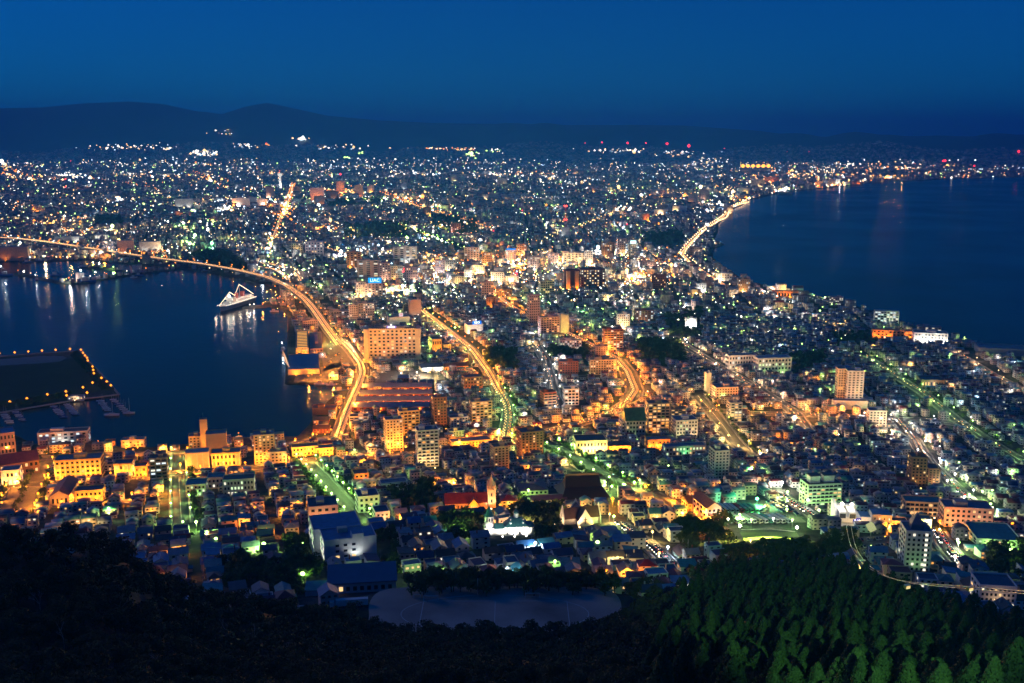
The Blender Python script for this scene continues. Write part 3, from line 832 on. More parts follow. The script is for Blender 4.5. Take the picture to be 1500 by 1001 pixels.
B('school_building', 'pale teal school long right wing with a row of lit windows', 'school', 329, 374, 727, 697, 'pale green', 'charcoal', 'grid', 3, .45, ('white', 'green'), 14, 10, None, '', None, 9)
B('school_building', 'teal roofed hall joining the two wings of the pale teal school', 'school', 305, 331, 716, 694, 'pale green', 'teal', 'grid', 2, .2, ('white',), 15, 10, None, '')
B('apartment_building', 'pinkish concrete block with lettered wall beside the tree lined slope', 'apartment block', 452, 495, 776, 730, 'pink', 'charcoal', 'grid', 4, .05, ('warm',), 20, 14, ('P', 5000, 2), 'box', 'the pinkish concrete block', 4)
B('apartment_building', 'white two part block with navy roof right of the tree lined slope', 'apartment block', 521, 556, 752, 718, 'white', 'navy', 'grid', 3, .05, ('warm',), 17, None, ('G', 3000, 1), 'box')
B('apartment_building', 'white lower block with dark flat roof in front of the two part block', 'apartment block', 546, 571, 770, 742, 'white', 'charcoal', 'grid', 3, .05, ('warm',), 14, None, ('P', 4000, 1), '')
B('apartment_building', 'long white three storey house with slate roof above the dark lawn', 'apartment block', 556, 597, 720, 702, 'white', 'slate', 'grid', 2, .1, ('warm',), 11, None, None, '', 'the long white house', 6)
# ------------------------------------------------------------------ traced buildings, centre and right
B('apartment_building', 'dark mauve tower beyond the orange avenue', 'apartment block', 772, 791, 478, 431, 'mauve', 'slate', 'grid', 12, .08, ('warm',), 13)
B('apartment_building', 'pinkish tower in front of the dark mauve tower', 'apartment block', 788, 820, 494, 463, 'mauve', 'slate', 'bands', 9, .15, ('warm',), 14, None, ('P', 5000, 1))
B('apartment_building', 'pale narrow slab standing at the right of the pinkish tower', 'apartment block', 818, 833, 490, 460, 'pale green', 'slate', 'plain', 8, 0, (), 12, None, ('G', 5000, 1))
B('apartment_building', 'red brown striped tower with white balcony bands by the orange avenue', 'apartment block', 882, 912, 516, 481, 'brick red', 'navy', 'bands', 10, .3, ('warm', 'white'), 15, None, ('O', 6000, 1), 'box', 'the red striped tower')
B('apartment_building', 'white low slab with rows of small windows beside the orange avenue', 'apartment block', 818, 852, 512, 497, 'white', 'slate', 'grid', 4, .4, ('white', 'cool'), 12)
B('apartment_building', 'dark red block with few lit windows left of the grey wide slab', 'apartment block', 817, 847, 552, 527, 'brick red', 'navy', 'grid', 6, .15, ('warm',), 14)
B('apartment_building', 'grey wide slab with even rows of windows left of the orange avenue', 'apartment block', 862, 903, 549, 525, 'tan', 'slate', 'grid', 6, .3, ('white', 'warm'), 13, None, None, 'box', 'the grey wide slab')
B('apartment_building', 'dark tower rising behind the grey wide slab', 'apartment block', 870, 891, 527, 506, 'mauve', 'charcoal', 'grid', 7, .1)
B('office_building', 'red brick office with pale bands in front of the dark red block', 'office block', 791, 815, 600, 572, 'brick red', 'red', 'bands', 6, .15, ('warm',), 14)
B('office_building', 'white office with ribbon windows right of the red brick office', 'office block', 824, 848, 594, 567, 'white', 'slate', 'bands', 5, .3, ('white', 'cool'), 14, None, ('W', 4000, 1))
B('apartment_building', 'tower with yellow lit balconies standing over the orange avenue bend', 'apartment block', 944, 980, 635, 587, 'tan', 'charcoal', 'bands', 10, .8, ('warm', 'orange'), 16, None, ('O', 8000, 2), 'box', 'the yellow balcony tower')
B('apartment_building', 'dark wing joined behind the yellow balcony tower', 'apartment block', 978, 1004, 620, 596, 'dark grey', 'charcoal', 'bands', 7, .3, ('warm',), 14)
B('office_building', 'pale arcaded five storey building with rooftop hall below the yellow tower', 'office block', 982, 1021, 642, 610, 'white', 'slate', 'grid', 5, .2, ('warm', 'green'), 20, None, ('P', 6000, 2), 'box', 'the pale arcaded building')
B('office_building', 'dark green roofed hall beside the orange avenue bend', 'office block', 910, 945, 642, 594, 'grey', 'green', 'ridge', 4, .05, ('warm',), 22, None, ('G', 4000, 1))
B('office_building', 'pale lit shop block left of the dark green roofed hall', 'office block', 906, 932, 640, 614, 'white', 'slate', 'grid', 4, .2, ('warm',), 14, None, ('P', 14000, 2))
B('department_store', 'long pale store building on the orange avenue', 'store', 868, 908, 628, 615, 'cream', 'slate', 'grid', 3, .3, ('warm',), 15, None, ('O', 16000, 3))
B('hall', 'large pale hall with dark flat roof, dazzling lights along its base', 'hall', 838, 889, 666, 637, 'cream', 'brown', 'grid', 2, .25, ('warm',), 24, None, ('Y', 26000, 5), '', 'the large pale hall', 9)
B('hall', 'yellow classical villa glowing right of the large pale hall', 'hall', 888, 924, 662, 643, 'yellow', 'navy', 'hip', 2, .5, ('warm', 'orange'), 14, None, ('O', 22000, 3), '')
B('hall', 'orange brick block with teal roof below the yellow balcony tower', 'hall', 944, 981, 658, 640, 'orange', 'slate', 'grid', 2, .4, ('orange',), 14, None, ('O', 16000, 3), '')
B('school_building', 'long green grey school with a strip of yellow windows', 'school', 970, 1033, 668, 650, 'pale green', 'slate', 'grid', 2, .75, ('warm', 'green'), 12, None, ('E', 3000, 1), '', 'the long green school', 12)
B('apartment_building', 'tall dark grey tower standing alone among small houses', 'apartment block', 1037, 1067, 702, 655, 'grey', 'charcoal', 'grid', 9, .08, ('warm',), 17, None, None, 'box', 'the lone dark tower')
B('department_store', 'big peach coloured block with a pale lit corner behind the tram street', 'store', 1040, 1080, 588, 563, 'pink', 'slate', 'grid', 5, .1, ('warm',), 22, None, ('O', 12000, 3), 'box', 'the big peach block')
B('office_building', 'slim white tower at the left corner of the big peach block', 'office block', 1031, 1041, 580, 546, 'white', 'slate', 'plain', 8, 0, (), 9, None, ('W', 5000, 1), 'box')
B('apartment_building', 'dark balcony block right of the yellow tree street', 'apartment block', 1064, 1086, 618, 588, 'grey', 'slate', 'bands', 7, .3, ('warm', 'white'), 13)
B('school_building', 'white three storey school with navy roof beyond the peach block', 'school', 1063, 1107, 541, 519, 'white', 'slate', 'grid', 3, .3, ('cool', 'white'), 14, None, None, '', 'the white school')
B('school_building', 'long white L shaped school with pale lit walls', 'school', 1103, 1157, 549, 522, 'white', 'pale grey', 'grid', 4, .25, ('white', 'green'), 20, None, ('G', 4000, 2), '')
B('apartment_building', 'very tall white tower with orange lit flank above the tram street', 'apartment block', 1236, 1262, 592, 543, 'white', 'slate', 'grid', 13, .12, ('warm',), 15, -4, ('P', 7000, 2), 'box', 'the very tall white tower', 4)
B('apartment_building', 'taller orange lit wing at the left of the very tall white tower', 'apartment block', 1222, 1237, 589, 540, 'cream', 'slate', 'grid', 13, .1, ('orange',), 14, -4, ('O', 5000, 1), 'mast')
B('shop_building', 'low white podium in front of the very tall white tower', 'shop', 1220, 1268, 600, 586, 'white', 'slate', 'plain', 2, 0, (), 10, -4, None, '')
B('apartment_building', 'white seven storey block at the end of the orange tram street', 'apartment block', 1269, 1296, 630, 600, 'white', 'slate', 'grid', 7, .2, ('warm', 'white'), 14, None, ('P', 4000, 1), 'box', 'the white seven storey block')
B('apartment_building', 'brown brick tower with a lower brown wing below the lit bend', 'apartment block', 1328, 1354, 713, 668, 'brown', 'charcoal', 'grid', 9, .25, ('warm',), 15, -6, ('Y', 4000, 1), 'box', 'the brown twin tower')
B('apartment_building', 'lower right wing of the brown brick twin tower', 'apartment block', 1353, 1374, 711, 683, 'brown', 'charcoal', 'grid', 7, .2, ('warm',), 15, -6, ('O', 3000, 1), '')
B('apartment_building', 'white block of bright lit gallery floors near the strait shore', 'apartment block', 1281, 1314, 475, 456, 'white', 'slate', 'bands', 6, .9, ('white', 'cool'), 14, -14, ('W', 8000, 2), '', 'the bright gallery block')
B('hospital', 'big white hospital wing with a dazzling entrance on the strait shore', 'hospital', 1338, 1384, 505, 486, 'white', 'slate', 'grid', 4, .5, ('cool', 'white'), 26, -14, ('W', 30000, 3), 'box', 'the white shore hospital')
B('hospital', 'rear wing of the white shore hospital facing the sea', 'hospital', 1345, 1376, 490, 478, 'mauve', 'slate', 'bands', 4, .5, ('white',), 18, -14)
B('hall', 'orange brick school front glowing left of the white shore hospital', 'hall', 1279, 1333, 497, 483, 'orange', 'plum', 'grid', 3, .3, ('orange',), 16, -14, ('O', 26000, 4), '', 'the orange brick front')
B('apartment_building', 'small mauve block with a lit stair near the strait shore', 'apartment block', 1214, 1234, 449, 435, 'mauve', 'slate', 'grid', 6, .3, ('white',), 14, -14)
B('shop_building', 'long red brown store with a lit entrance beside the tree street', 'shop', 1344, 1380, 568, 553, 'brown', 'charcoal', 'grid', 1, .3, ('warm',), 24, None, ('W', 9000, 1), '')
B('hall', 'wide low pale roofed sports hall at the right shore', 'hall', 1432, 1498, 521, 506, 'grey', 'slate', 'plain', 1, 0, (), 40, -14, None, '')
B('hall', 'long orange lit wall building on the beach', 'hall', 1131, 1173, 437, 426, 'orange', 'plum', 'grid', 1, .3, ('orange',), 16, -14, ('O', 26000, 4), '', 'the orange beach hall')
t, wd, dp, h = B('city_hall', 'dark red brick city hall with glowing window rows and two orange lit shafts', 'city hall', 848, 886, 424, 393, 'maroon', 'plum', 'grid', 8, .7, ('white', 'warm'), 26, 4, None, 'box', 'the dark red city hall', 9, cap=80)
for k, xo in enumerate((-wd / 2 - 8, -wd / 2 - 27)):
    MB().box(xo - 4, xo + 4, -dp / 2 - 2, -dp / 2 + 7, -2, h * .92).obj('shaft', wm('orange'), t)
    flood(t, (xo, -dp / 2 - 8, .2), 'O', 26000, (0, 6, 7))
MB().box(-wd / 2 - 34, -wd / 2 - .1, 3, dp / 2 + 8, -2, h * .95).obj('rear_wing', wm('maroon'), t)
B('apartment_building', 'dark red block with scattered lit windows right of the city hall', 'apartment block', 952, 975, 425, 402, 'maroon', 'plum', 'grid', 7, .35, ('warm', 'white'), 16)
B('office_building', 'brown office with pale bands left of the city hall', 'office block', 788, 812, 433, 411, 'tan', 'slate', 'bands', 6, .2, ('warm',), 18)
# lower right
t, wd, dp, h = B('hotel', 'green lit five storey hotel with balcony bands and two rooftop boxes', 'hotel', 1172, 1229, 741, 704, 'pale green', 'charcoal', 'bands', 6, .35, ('warm', 'green'), 16, None, ('G', 3000, 3), '', 'the green lit hotel', 8)
for x in (-wd * .22, wd * .2):
    b = MB().box(x - 4.2, x + 4.2, -3, 4, h + .1, h + 6).obj('rooftop_box', wm('white'), t)
    MB().box(x - 4.8, x + 4.8, -3.6, 4.6, h + 6, h + 6.5).obj('cap', rm('charcoal'), b)
t, wd, dp, h = B('hotel', 'tall pale hotel with a pyramid cap and a lit stair window column', 'hotel', 1316, 1358, 838, 772, 'white', 'slate', 'grid', 8, .08, ('white',), 17, -8, ('G', 1500, 1), '', 'the tall pale hotel', 5)
MB().add([(-4, -4, h + 3), (4, -4, h + 3), (4, 4, h + 3), (-4, 4, h + 3), (0, 0, h + 10)], [(0, 1, 4), (1, 2, 4), (2, 3, 4), (3, 0, 4), (3, 2, 1, 0)]).box(-3.8, 3.8, -3.8, 3.8, h + .1, h + 2.99).obj('pyramid_cap', rm('slate'), t)
for r in range(8):
    link('stair_window', win_mesh('white'), t, (wd * .28, -dp / 2 - .1, (r + .55) * h / 8), 0, (1.7, .3, 1.5))
B('apartment_building', 'grey four storey block with a few warm windows above the cedar slope', 'apartment block', 1424, 1480, 890, 848, 'white', 'navy', 'grid', 4, .3, ('warm', 'white'), 17, -8, ('P', 1500, 1), '', 'the grey four storey block', 8)
B('school_building', 'teal roofed wide building with lit entrance left of the green lamps', 'school', 1415, 1488, 800, 771, 'pale green', 'teal', 'grid', 2, .4, ('warm', 'green'), 34, -8, ('G', 3000, 2), '', 'the teal roofed building', 9)
B('hotel', 'pinkish stepped building with terraces beside the lamp lit road', 'hotel', 1378, 1446, 774, 738, 'pink', 'slate', 'grid', 4, .3, ('warm',), 18, -8, ('P', 3500, 3), 'box', 'the pinkish stepped building', 9)
B('hotel', 'long teal roofed inn with balconies behind the ropeway car park', 'inn', 1322, 1375, 756, 730, 'tan', 'teal', 'bands', 3, .5, ('warm',), 15, -8, ('P', 2500, 2), '', 'the teal roofed inn', 8)
B('apartment_building', 'cream two storey flats with warm light right of the ropeway station', 'apartment block', 1300, 1327, 776, 760, 'cream', 'navy', 'grid', 2, .1, ('warm',), 9, -8, ('O', 5000, 2), '')
B('apartment_building', 'pale yellow flats with navy roof right of the cream flats', 'apartment block', 1336, 1362, 775, 757, 'yellow', 'teal', 'grid', 2, .1, ('warm',), 10, -8, ('G', 5000, 2), '')
B('hall', 'brick church like hall with brown gabled roof and white lit porch', 'hall', 1014, 1055, 760, 722, 'pink', 'brown', 'gable', 2, .15, ('warm',), 26, 14, ('W', 6000, 1), '', 'the brown gabled hall')
B('hall', 'orange lit brick flank wing of the brown gabled hall', 'hall', 998, 1017, 750, 724, 'orange', 'brown', 'ridge', 2, .1, ('orange',), 16, 14, ('O', 7000, 1), '')
# far landmarks
for a in [(138, 158, 352, 344, 'pale grey warehouse box beyond the bypass curve', 'white'), (258, 282, 305, 292, 'white lit box store amid the far left lights', 'white'), (84, 121, 356, 347, 'big pale shed beside the bypass at the far left', 'white'),
          (174, 196, 372, 353, 'pale hotel block behind the bypass, left of the dark shed', 'pink'), (206, 235, 369, 354, 'grey block with teal roof behind the bypass', 'grey'), (2, 40, 382, 363, 'fish market shed glowing orange at the far left harbour', 'tan')]:
    B('warehouse', a[4], 'warehouse', a[0], a[1], a[2], a[3], a[5], 'slate', 'plain', 1, 0, (), 30, None, ('O' if a[5] in ('tan', 'pink') else 'W', 14000, 2), '')
CITY = [  # downtown mid rises: xl xr yb yt wall floors lit
    (524, 557, 412, 381, 'pink', 10), (556, 573, 413, 385, 'mauve', 9), (573, 590, 411, 389, 'pale green', 6), (592, 612, 414, 391, 'mauve', 6), (522, 536, 436, 413, 'pink', 6), (534, 566, 436, 414, 'pink', 6), (508, 530, 395, 369, 'orange', 8), (576, 611, 387, 361, 'white', 9),
    (637, 652, 403, 381, 'mauve', 7), (649, 668, 398, 381, 'pale blue', 6), (619, 635, 410, 395, 'brown', 5), (680, 702, 384, 362, 'pink', 7), (692, 710, 402, 388, 'white', 5), (706, 721, 390, 370, 'orange', 6), (700, 714, 371, 358, 'grey', 5), (740, 756, 384, 366, 'pink', 6), (757, 771, 376, 358, 'orange', 6),
    (772, 790, 396, 376, 'pink', 7), (802, 818, 388, 371, 'mauve', 6), (824, 858, 389, 370, 'cream', 6), (855, 868, 390, 368, 'white', 7), (880, 900, 377, 355, 'brown', 7), (903, 916, 375, 350, 'mauve', 8), (919, 934, 377, 357, 'pale green', 7), (935, 960, 394, 383, 'mauve', 4), (882, 896, 402, 386, 'brown', 6),
    (719, 738, 415, 398, 'white', 5), (737, 760, 415, 404, 'white', 4), (705, 723, 439, 413, 'pink', 7), (726, 750, 436, 422, 'brown', 6), (748, 757, 446, 435, 'orange', 6), (712, 726, 452, 435, 'brown', 6), (680, 692, 408, 395, 'grey', 4), (660, 680, 418, 404, 'grey', 5), (876, 900, 440, 430, 'white', 3), (925, 935, 470, 446, 'pale blue', 6), (902, 922, 482, 459, 'white', 6), (928, 957, 474, 453, 'brown', 6), (1003, 1020, 481, 466, 'white', 4), (1117, 1130, 459, 449, 'grey', 5),
    (461, 476, 302, 288, 'grey', 7), (455, 475, 295, 276, 'pink', 8), (493, 505, 283, 266, 'pink', 8), (538, 548, 283, 272, 'white', 6), (588, 596, 281, 269, 'pale blue', 7), (520, 532, 290, 272, 'orange', 6), (378, 391, 303, 292, 'white', 5), (366, 377, 302, 290, 'white', 5), (390, 402, 290, 275, 'mauve', 7), (430, 440, 287, 274, 'orange', 6), (341, 366, 303, 291, 'white', 4), (478, 496, 294, 281, 'brown', 5), (448, 474, 375, 354, 'mauve', 5), (424, 445, 372, 356, 'grey', 5),
    (620, 632, 318, 304, 'brown', 5), (660, 675, 342, 327, 'brown', 6), (1008, 1022, 302, 285, 'pale green', 6), (1025, 1038, 295, 278, 'mauve', 8), (985, 1006, 310, 302, 'white', 3), (958, 978, 315, 307, 'white', 3), (940, 951, 324, 314, 'orange', 3), (1060, 1073, 312, 302, 'cream', 4), (1000, 1012, 410, 396, 'mauve', 6), (1020, 1034, 428, 415, 'grey', 5), (1048, 1072, 412, 400, 'white', 3), (1080, 1098, 429, 409, 'brown', 6), (1064, 1081, 437, 424, 'grey', 5), (1010, 1028, 375, 362, 'brown', 4),
    (1205, 1213, 272, 264, 'grey', 6), (1214, 1222, 272, 263, 'white', 7), (1223, 1230, 271, 263, 'grey', 6), (1196, 1204, 273, 266, 'cream', 5), (1240, 1262, 270, 266, 'orange', 2), (1140, 1160, 285, 280, 'cream', 3), (1100, 1120, 274, 264, 'cream', 5), (1120, 1140, 268, 260, 'orange', 5), (1080, 1098, 285, 276, 'cream', 4),
    (660, 682, 268, 256, 'white', 5), (700, 730, 292, 285, 'grey', 3), (728, 742, 272, 262, 'white', 4), (596, 612, 338, 330, 'white', 3)]
# ------------------------------------------------------------------ downtown mid rises
def where(px, py, skip=None):
    best = None
    for a, ax, ay in ANCH:
        if a == skip:
            continue
        d = math.hypot(px - ax, (py - ay) * 1.6)
        if best is None or d < best[0]:
            best = (d, a, px - ax, (py - ay) * 1.6)
    d, a, dx, dy = best
    if abs(dx) > abs(dy) * 1.2:
        rel = 'right of' if dx > 0 else 'left of'
    else:
        rel = 'in front of' if dy > 0 else 'behind'
    return rel, a, d
SEEN = {}
ORD = ['', 'second ', 'third ', 'fourth ', 'fifth ', 'sixth ', 'seventh ', 'eighth ', 'ninth ', 'tenth ', 'eleventh ', 'twelfth ']
def auto_labels(items):
    """items: (object, description, px, py); gives each its own words, counted outwards from the landmark it is described by"""
    got = {}
    for o, desc, px, py in items:
        rel, a, d = where(px, py)
        got.setdefault((desc, rel, a), []).append((d, o))
    for (desc, rel, a), v in got.items():
        v.sort(key=lambda t: t[0])
        for k, (d, o) in enumerate(v):
            n = ORD[k] if k < len(ORD) else str(k + 1) + 'th '
            o['label'] = n + desc + ' ' + rel + ' ' + a
ANCH += [('the slim white tower', 413, 262), ('the red lit mast', 828, 325), ('the floodlit stadium', 1105, 248), ('the museum ship', 345, 440), ('the white domed church', 742, 765), ('the red roofed church', 690, 730), ('the cross shaped church', 850, 750), ('the black temple roof', 850, 708),
         ('the blue roofed school', 508, 800), ('the sports ground', 725, 900), ('the ropeway station', 1243, 752), ('the bus park', 1090, 750), ('the floodlit lawn', 1130, 790)]
auto = []
random.seed(21)
for i, (xl, xr, yb, yt, wall, fl) in enumerate(CITY):
    t, wd, dp, h = B('office_building', 'x', 'office block', xl, xr, yb, yt, wall, random.choice(['slate', 'charcoal', 'navy']), 'grid' if yb > 330 else 'plain', fl, .35, ('white', 'warm', 'cool'), None, 4 if xl < 960 else -6, None, 'box', None, min(6, max(3, int((xr - xl) / 3))), 'mid rise blocks of the downtown lights', 36)
    flood(t, (random.uniform(-.3, .3) * wd, -dp / 2 - 9, .3), random.choice('OPYPYW'), random.uniform(16000, 60000) * (1 + (400 - yb) / 150 if yb < 400 else 1), (0, 6, 3))  # randomly placed floodlight added to brighten each downtown block
    if (xl, xr) == (534, 566):
        roof_sign(t, 0, -dp / 2 + 1, h + 1, wd * .6, 11, 'LIAC', (.01, .35, .95), (.8, .95, 1), 1.6, 2.2)
    if (xl, xr) == (740, 756):
        roof_sign(t, 0, -dp / 2 + 1, h - 4, wd * .9, 9, None, (.01, .25, .95), (1, 1, 1), 1.4, 2.2)
    if (xl, xr) == (919, 934):
        roof_sign(t, 0, -dp / 2 + 1, h + 1, wd * .6, 8, None, (.6, 1, .9), (1, 1, 1), 3, 2.2)
    tall = 'tall ' if yb - yt > 20 else ('low ' if yb - yt < 12 else '')
    auto.append((t, tall + wall + ' block', (xl + xr) / 2, (yb + yt) / 2))
# ------------------------------------------------------------------ churches and temple
def place(px, py, name, label, cat, rot=None, rad=14):
    p = at1(px, py)
    FOOT.append((p[0], p[1], rad, rad, 0))
    f = math.hypot(p[0], p[1])
    FOOT.append((p[0] * (1 - 20 / f), p[1] * (1 - 20 / f), rad, 13, 0))
    return thing(name, label, cat, tuple(p), R(grid_deg(px) if rot is None else rot))
def cone(m, x, y, z, r, h, n=8, mi=0):
    m.lathe([(r, z), (.05, z + h)], n, (x, y), mi)
white, teal = wm('white'), mat('church_copper', (.05, .20, .20), .5, .2, .5)
t = place(743, 783, 'orthodox_church', 'floodlit white domed church with teal roofs and a pointed bell tower', 'church', 6, 17)
MB().box(-2, 14, -5, 5, -3, 7).box(-9.2, -2.003, -3, 3, -3, 5.5).obj('wall', white, t)
MB().lathe([(4.6, -3), (4.6, 6)], 12, (14, 0)).obj('apse', white, t)
MB().lathe([(4.9, 6), (3.2, 8), (.1, 8.8)], 12, (14, 0)).obj('apse_roof', teal, t)
MB().add([(-2.4, -5.4, 7), (14.2, -5.4, 7), (14.2, 5.4, 7), (-2.4, 5.4, 7), (3, -2, 12), (9, -2, 12), (9, 2, 12), (3, 2, 12)], [(0, 1, 5, 4), (1, 2, 6, 5), (2, 3, 7, 6), (3, 0, 4, 7), (4, 5, 6, 7), (3, 2, 1, 0)]).obj('roof', teal, t)
MB().extr([(-3.4, 5.5), (3.4, 5.5), (0, 8.4)], -.001, 7).obj('porch_roof', teal, t, (-2.1, 0, 0), R(90))
def cupola(x, y, z, s, par):
    d = MB().lathe([(1.3 * s, z), (1.3 * s, z + 2.4 * s)], 8, (x, y)).obj('cupola', white, par)
    MB().lathe([(1.35 * s, z + 2.4 * s), (1.6 * s, z + 3.0 * s), (1.1 * s, z + 3.9 * s), (.15 * s, z + 4.8 * s)], 8, (x, y)).obj('onion_dome', teal, d)
    MB().box(x - .1, x + .1, y - .1, y + .1, z + 4.7 * s, z + 6.6 * s).box(x - .6, x + .6, y - .08, y + .08, z + 5.6 * s, z + 5.9 * s).obj('cross', trimm, d)
cupola(6, 0, 12, 1.25, t)
for x, y in ((2, -3.4), (10.5, -3.4), (2, 3.4), (10.5, 3.4)):
    cupola(x, y, 8.2, .6, t)
bt = MB().box(-15.5, -9.203, -3.2, 3.2, -3, 6).lathe([(3.0, 6), (3.0, 14)], 8, (-12.3, 0)).obj('bell_tower', white, t)
MB().lathe([(3.5, 14), (2.4, 16), (.1, 21)], 8, (-12.3, 0)).obj('spire', teal, bt)
MB().box(-12.4, -12.2, -.1, .1, 20.8, 23.4).box(-13, -11.6, -.08, .08, 22.2, 22.5).obj('cross', trimm, bt)
MB().lathe([(3.35, 9.2), (3.35, 9.9)], 8, (-12.3, 0)).obj('cornice', trimm, bt)
for k in range(3):
    link('window', win_mesh('dark'), bt, (-12.3 + (k - 1) * 1.7, -2.85, 11.8), 0, (.8, .4, 2.2))
for k in range(3):
    MB().extr([(-1.6, -2), (-1.6, 2.6), (-1, 3.8), (0, 4.3), (1, 3.8), (1.6, 2.6), (1.6, -2)], -.25, .25).obj('gable_arch', white, t, (1 + k * 4.7, -5.2, 3.0))
for k in range(7):
    link('window', win_mesh('dark'), t, (-.5 + k * 2.1, -5.5 if k % 2 == 0 else -5.1, 2.9), 0, (.6, .2, 2.0))
for x, y in ((-13, -9), (-4, -9), (4, -10), (12, -9)):
    flood(t, (x, y, .1), 'W', 7000, (0, 6, 4))
t = place(690, 744, 'catholic_church', 'long red roofed church with a pale pointed bell tower at its right end', 'church', 6, 18)
MB().box(-20, 12, -6, 6, -3, 6).obj('wall', wm('pink'), t)
v = [(x, y, z) for x in (-20.6, 12.5) for y, z in ((-6.8, 5.9), (-6.8, 6.2), (0, 12.5), (6.8, 6.2), (6.8, 5.9))]
MB().add(v, [(0, 1, 6, 5), (1, 2, 7, 6), (2, 3, 8, 7), (3, 4, 9, 8), (4, 0, 5, 9), (0, 4, 3, 2, 1), (5, 6, 7, 8, 9)]).obj('roof', rm('red'), t)
tr = MB().box(-2, 5, -9, -6.003, -3, 5.6).extr([(-2, 5.6), (5, 5.6), (1.5, 10)], -9, -6.1).obj('transept', wm('yellow'), t)
MB().add([(-2.5, -9.5, 5.5), (1.5, -9.5, 10.4), (5.5, -9.5, 5.5), (-2.5, -3, 5.9), (1.5, -3, 10.7), (5.5, -3, 5.9)], [(0, 1, 4, 3), (1, 2, 5, 4)]).obj('transept_roof', rm('red'), t)
for k in range(3):
    link('window', win_mesh('warm'), tr, (-.5 + k * 2, -9.05, 3.2), 0, (.9, .2, 2.6))
bt = MB().box(12.6, 19, -3.2, 3.2, -3, 15).obj('bell_tower', wm('cream'), t)
MB().lathe([(3.9, 15), (2.6, 18), (.1, 26)], 8, (15.8, 0)).obj('spire', wm('cream'), bt)
for x in (12.9, 18.7):
    for y in (-2.9, 2.9):
        MB().lathe([(.7, 15), (.7, 17), (.05, 20)], 6, (x, y)).obj('pinnacle', wm('cream'), bt)
for k in range(2):
    link('window', win_mesh('dark'), bt, (15.8, -3.25, 6 + k * 5), 0, (1.2, .2, 2.6))
for k in range(6):
    link('window', win_mesh('dark'), t, (-18 + k * 2.6, -6.05, 3), 0, (.8, .2, 2.4))
flood(t, (15, -9, .1), 'P', 9000, (0, 5, 8)); flood(t, (1, -15, .1), 'O', 5000, (0, 5, 3))
t = place(850, 766, 'episcopal_church', 'white cross shaped church with pointed gables and brown roof, brightly lit', 'church', 14, 16)
for rz, L in ((0, 13), (90, 11)):
    MB().box(-L, L, -4.2, 4.2, -3, 6 if rz == 0 else 5.9).extr([(-4.2, 0), (4.2, 0), (0, 7)], -.01, .01).obj('wall', white, t, (0, 0, 0), R(rz))
    v = [(x, y, z) for x in (-L - .1, L + .1) for y, z in ((-4.9, 5.2), (-4.9, 5.5), (0, 12.2 if rz == 0 else 12.0), (4.9, 5.5), (4.9, 5.2))]
    MB().add(v, [(0, 1, 6, 5), (1, 2, 7, 6), (2, 3, 8, 7), (3, 4, 9, 8), (4, 0, 5, 9), (0, 4, 3, 2, 1), (5, 6, 7, 8, 9)]).obj('roof', rm('brown'), t, (0, 0, 0), R(rz))
for rz in (0, 90, 180, 270):
    g = MB().extr([(-5.6, -3), (-5.6, 5.5), (-2, 11), (0, 14.5), (2, 11), (5.6, 5.5), (5.6, -3)], -.3, .3).obj('gable_wall', white, t, (math.sin(R(rz)) * (13.5 if rz % 180 else 11.5), -math.cos(R(rz)) * 11.5, 0), R(rz))
    MB().box(-.25, .25, -.42, -.3, 3.5, 8.5).box(-1.4, 1.4, -.42, -.3, 6.4, 6.9).obj('cross', dark, g)
flood(t, (-6, -17, .1), 'P', 10000, (0, 6, 5)); flood(t, (6, -17, .1), 'Y', 10000, (0, 6, 5)); flood(t, (-20, -4, .1), 'P', 7000, (6, 2, 5))
t = place(852, 730, 'temple', 'huge black temple roof sloping above the churches, unlit', 'temple', 8, 26)
MB().box(-15, 15, -13, 13, -4, 6).obj('wall', wm('dark grey'), t)
MB().add([(-20, -18, 5.8), (20, -18, 5.8), (20, 18, 5.8), (-20, 18, 5.8), (-15, -7, 12), (15, -7, 12), (15, 7, 12), (-15, 7, 12), (-13.5, 0, 20), (13.5, 0, 20)],
         [(0, 1, 5, 4), (1, 2, 6, 5), (2, 3, 7, 6), (3, 0, 4, 7), (4, 5, 9, 8), (5, 6, 9), (6, 7, 8, 9), (7, 4, 8), (3, 2, 1, 0)]).obj('roof', rm('black'), t)
MB().box(-14, 14, -.5, .5, 19.5, 21).obj('ridge_cap', rm('charcoal'), t)
MB().box(-5, 5, -17.5, -13.003, -3, 5).obj('porch', wm('dark grey'), t)
B('hall', 'temple hall with plum hipped roof left of the black temple roof', 'temple hall', 757, 803, 726, 702, 'cream', 'plum', 'hip', 1, .05, ('warm',), 22, 8)
B('hall', 'low temple gallery with plum roof in front of the temple hall', 'temple hall', 776, 830, 737, 722, 'cream', 'plum', 'ridge', 1, .05, ('warm',), 12, 8)
B('hall', 'yellow parish house with red roof beside the pale bell tower', 'parish house', 732, 758, 744, 721, 'yellow', 'red', 'hip', 2, .1, ('warm',), 12, 6, ('Y', 2500, 1), '')
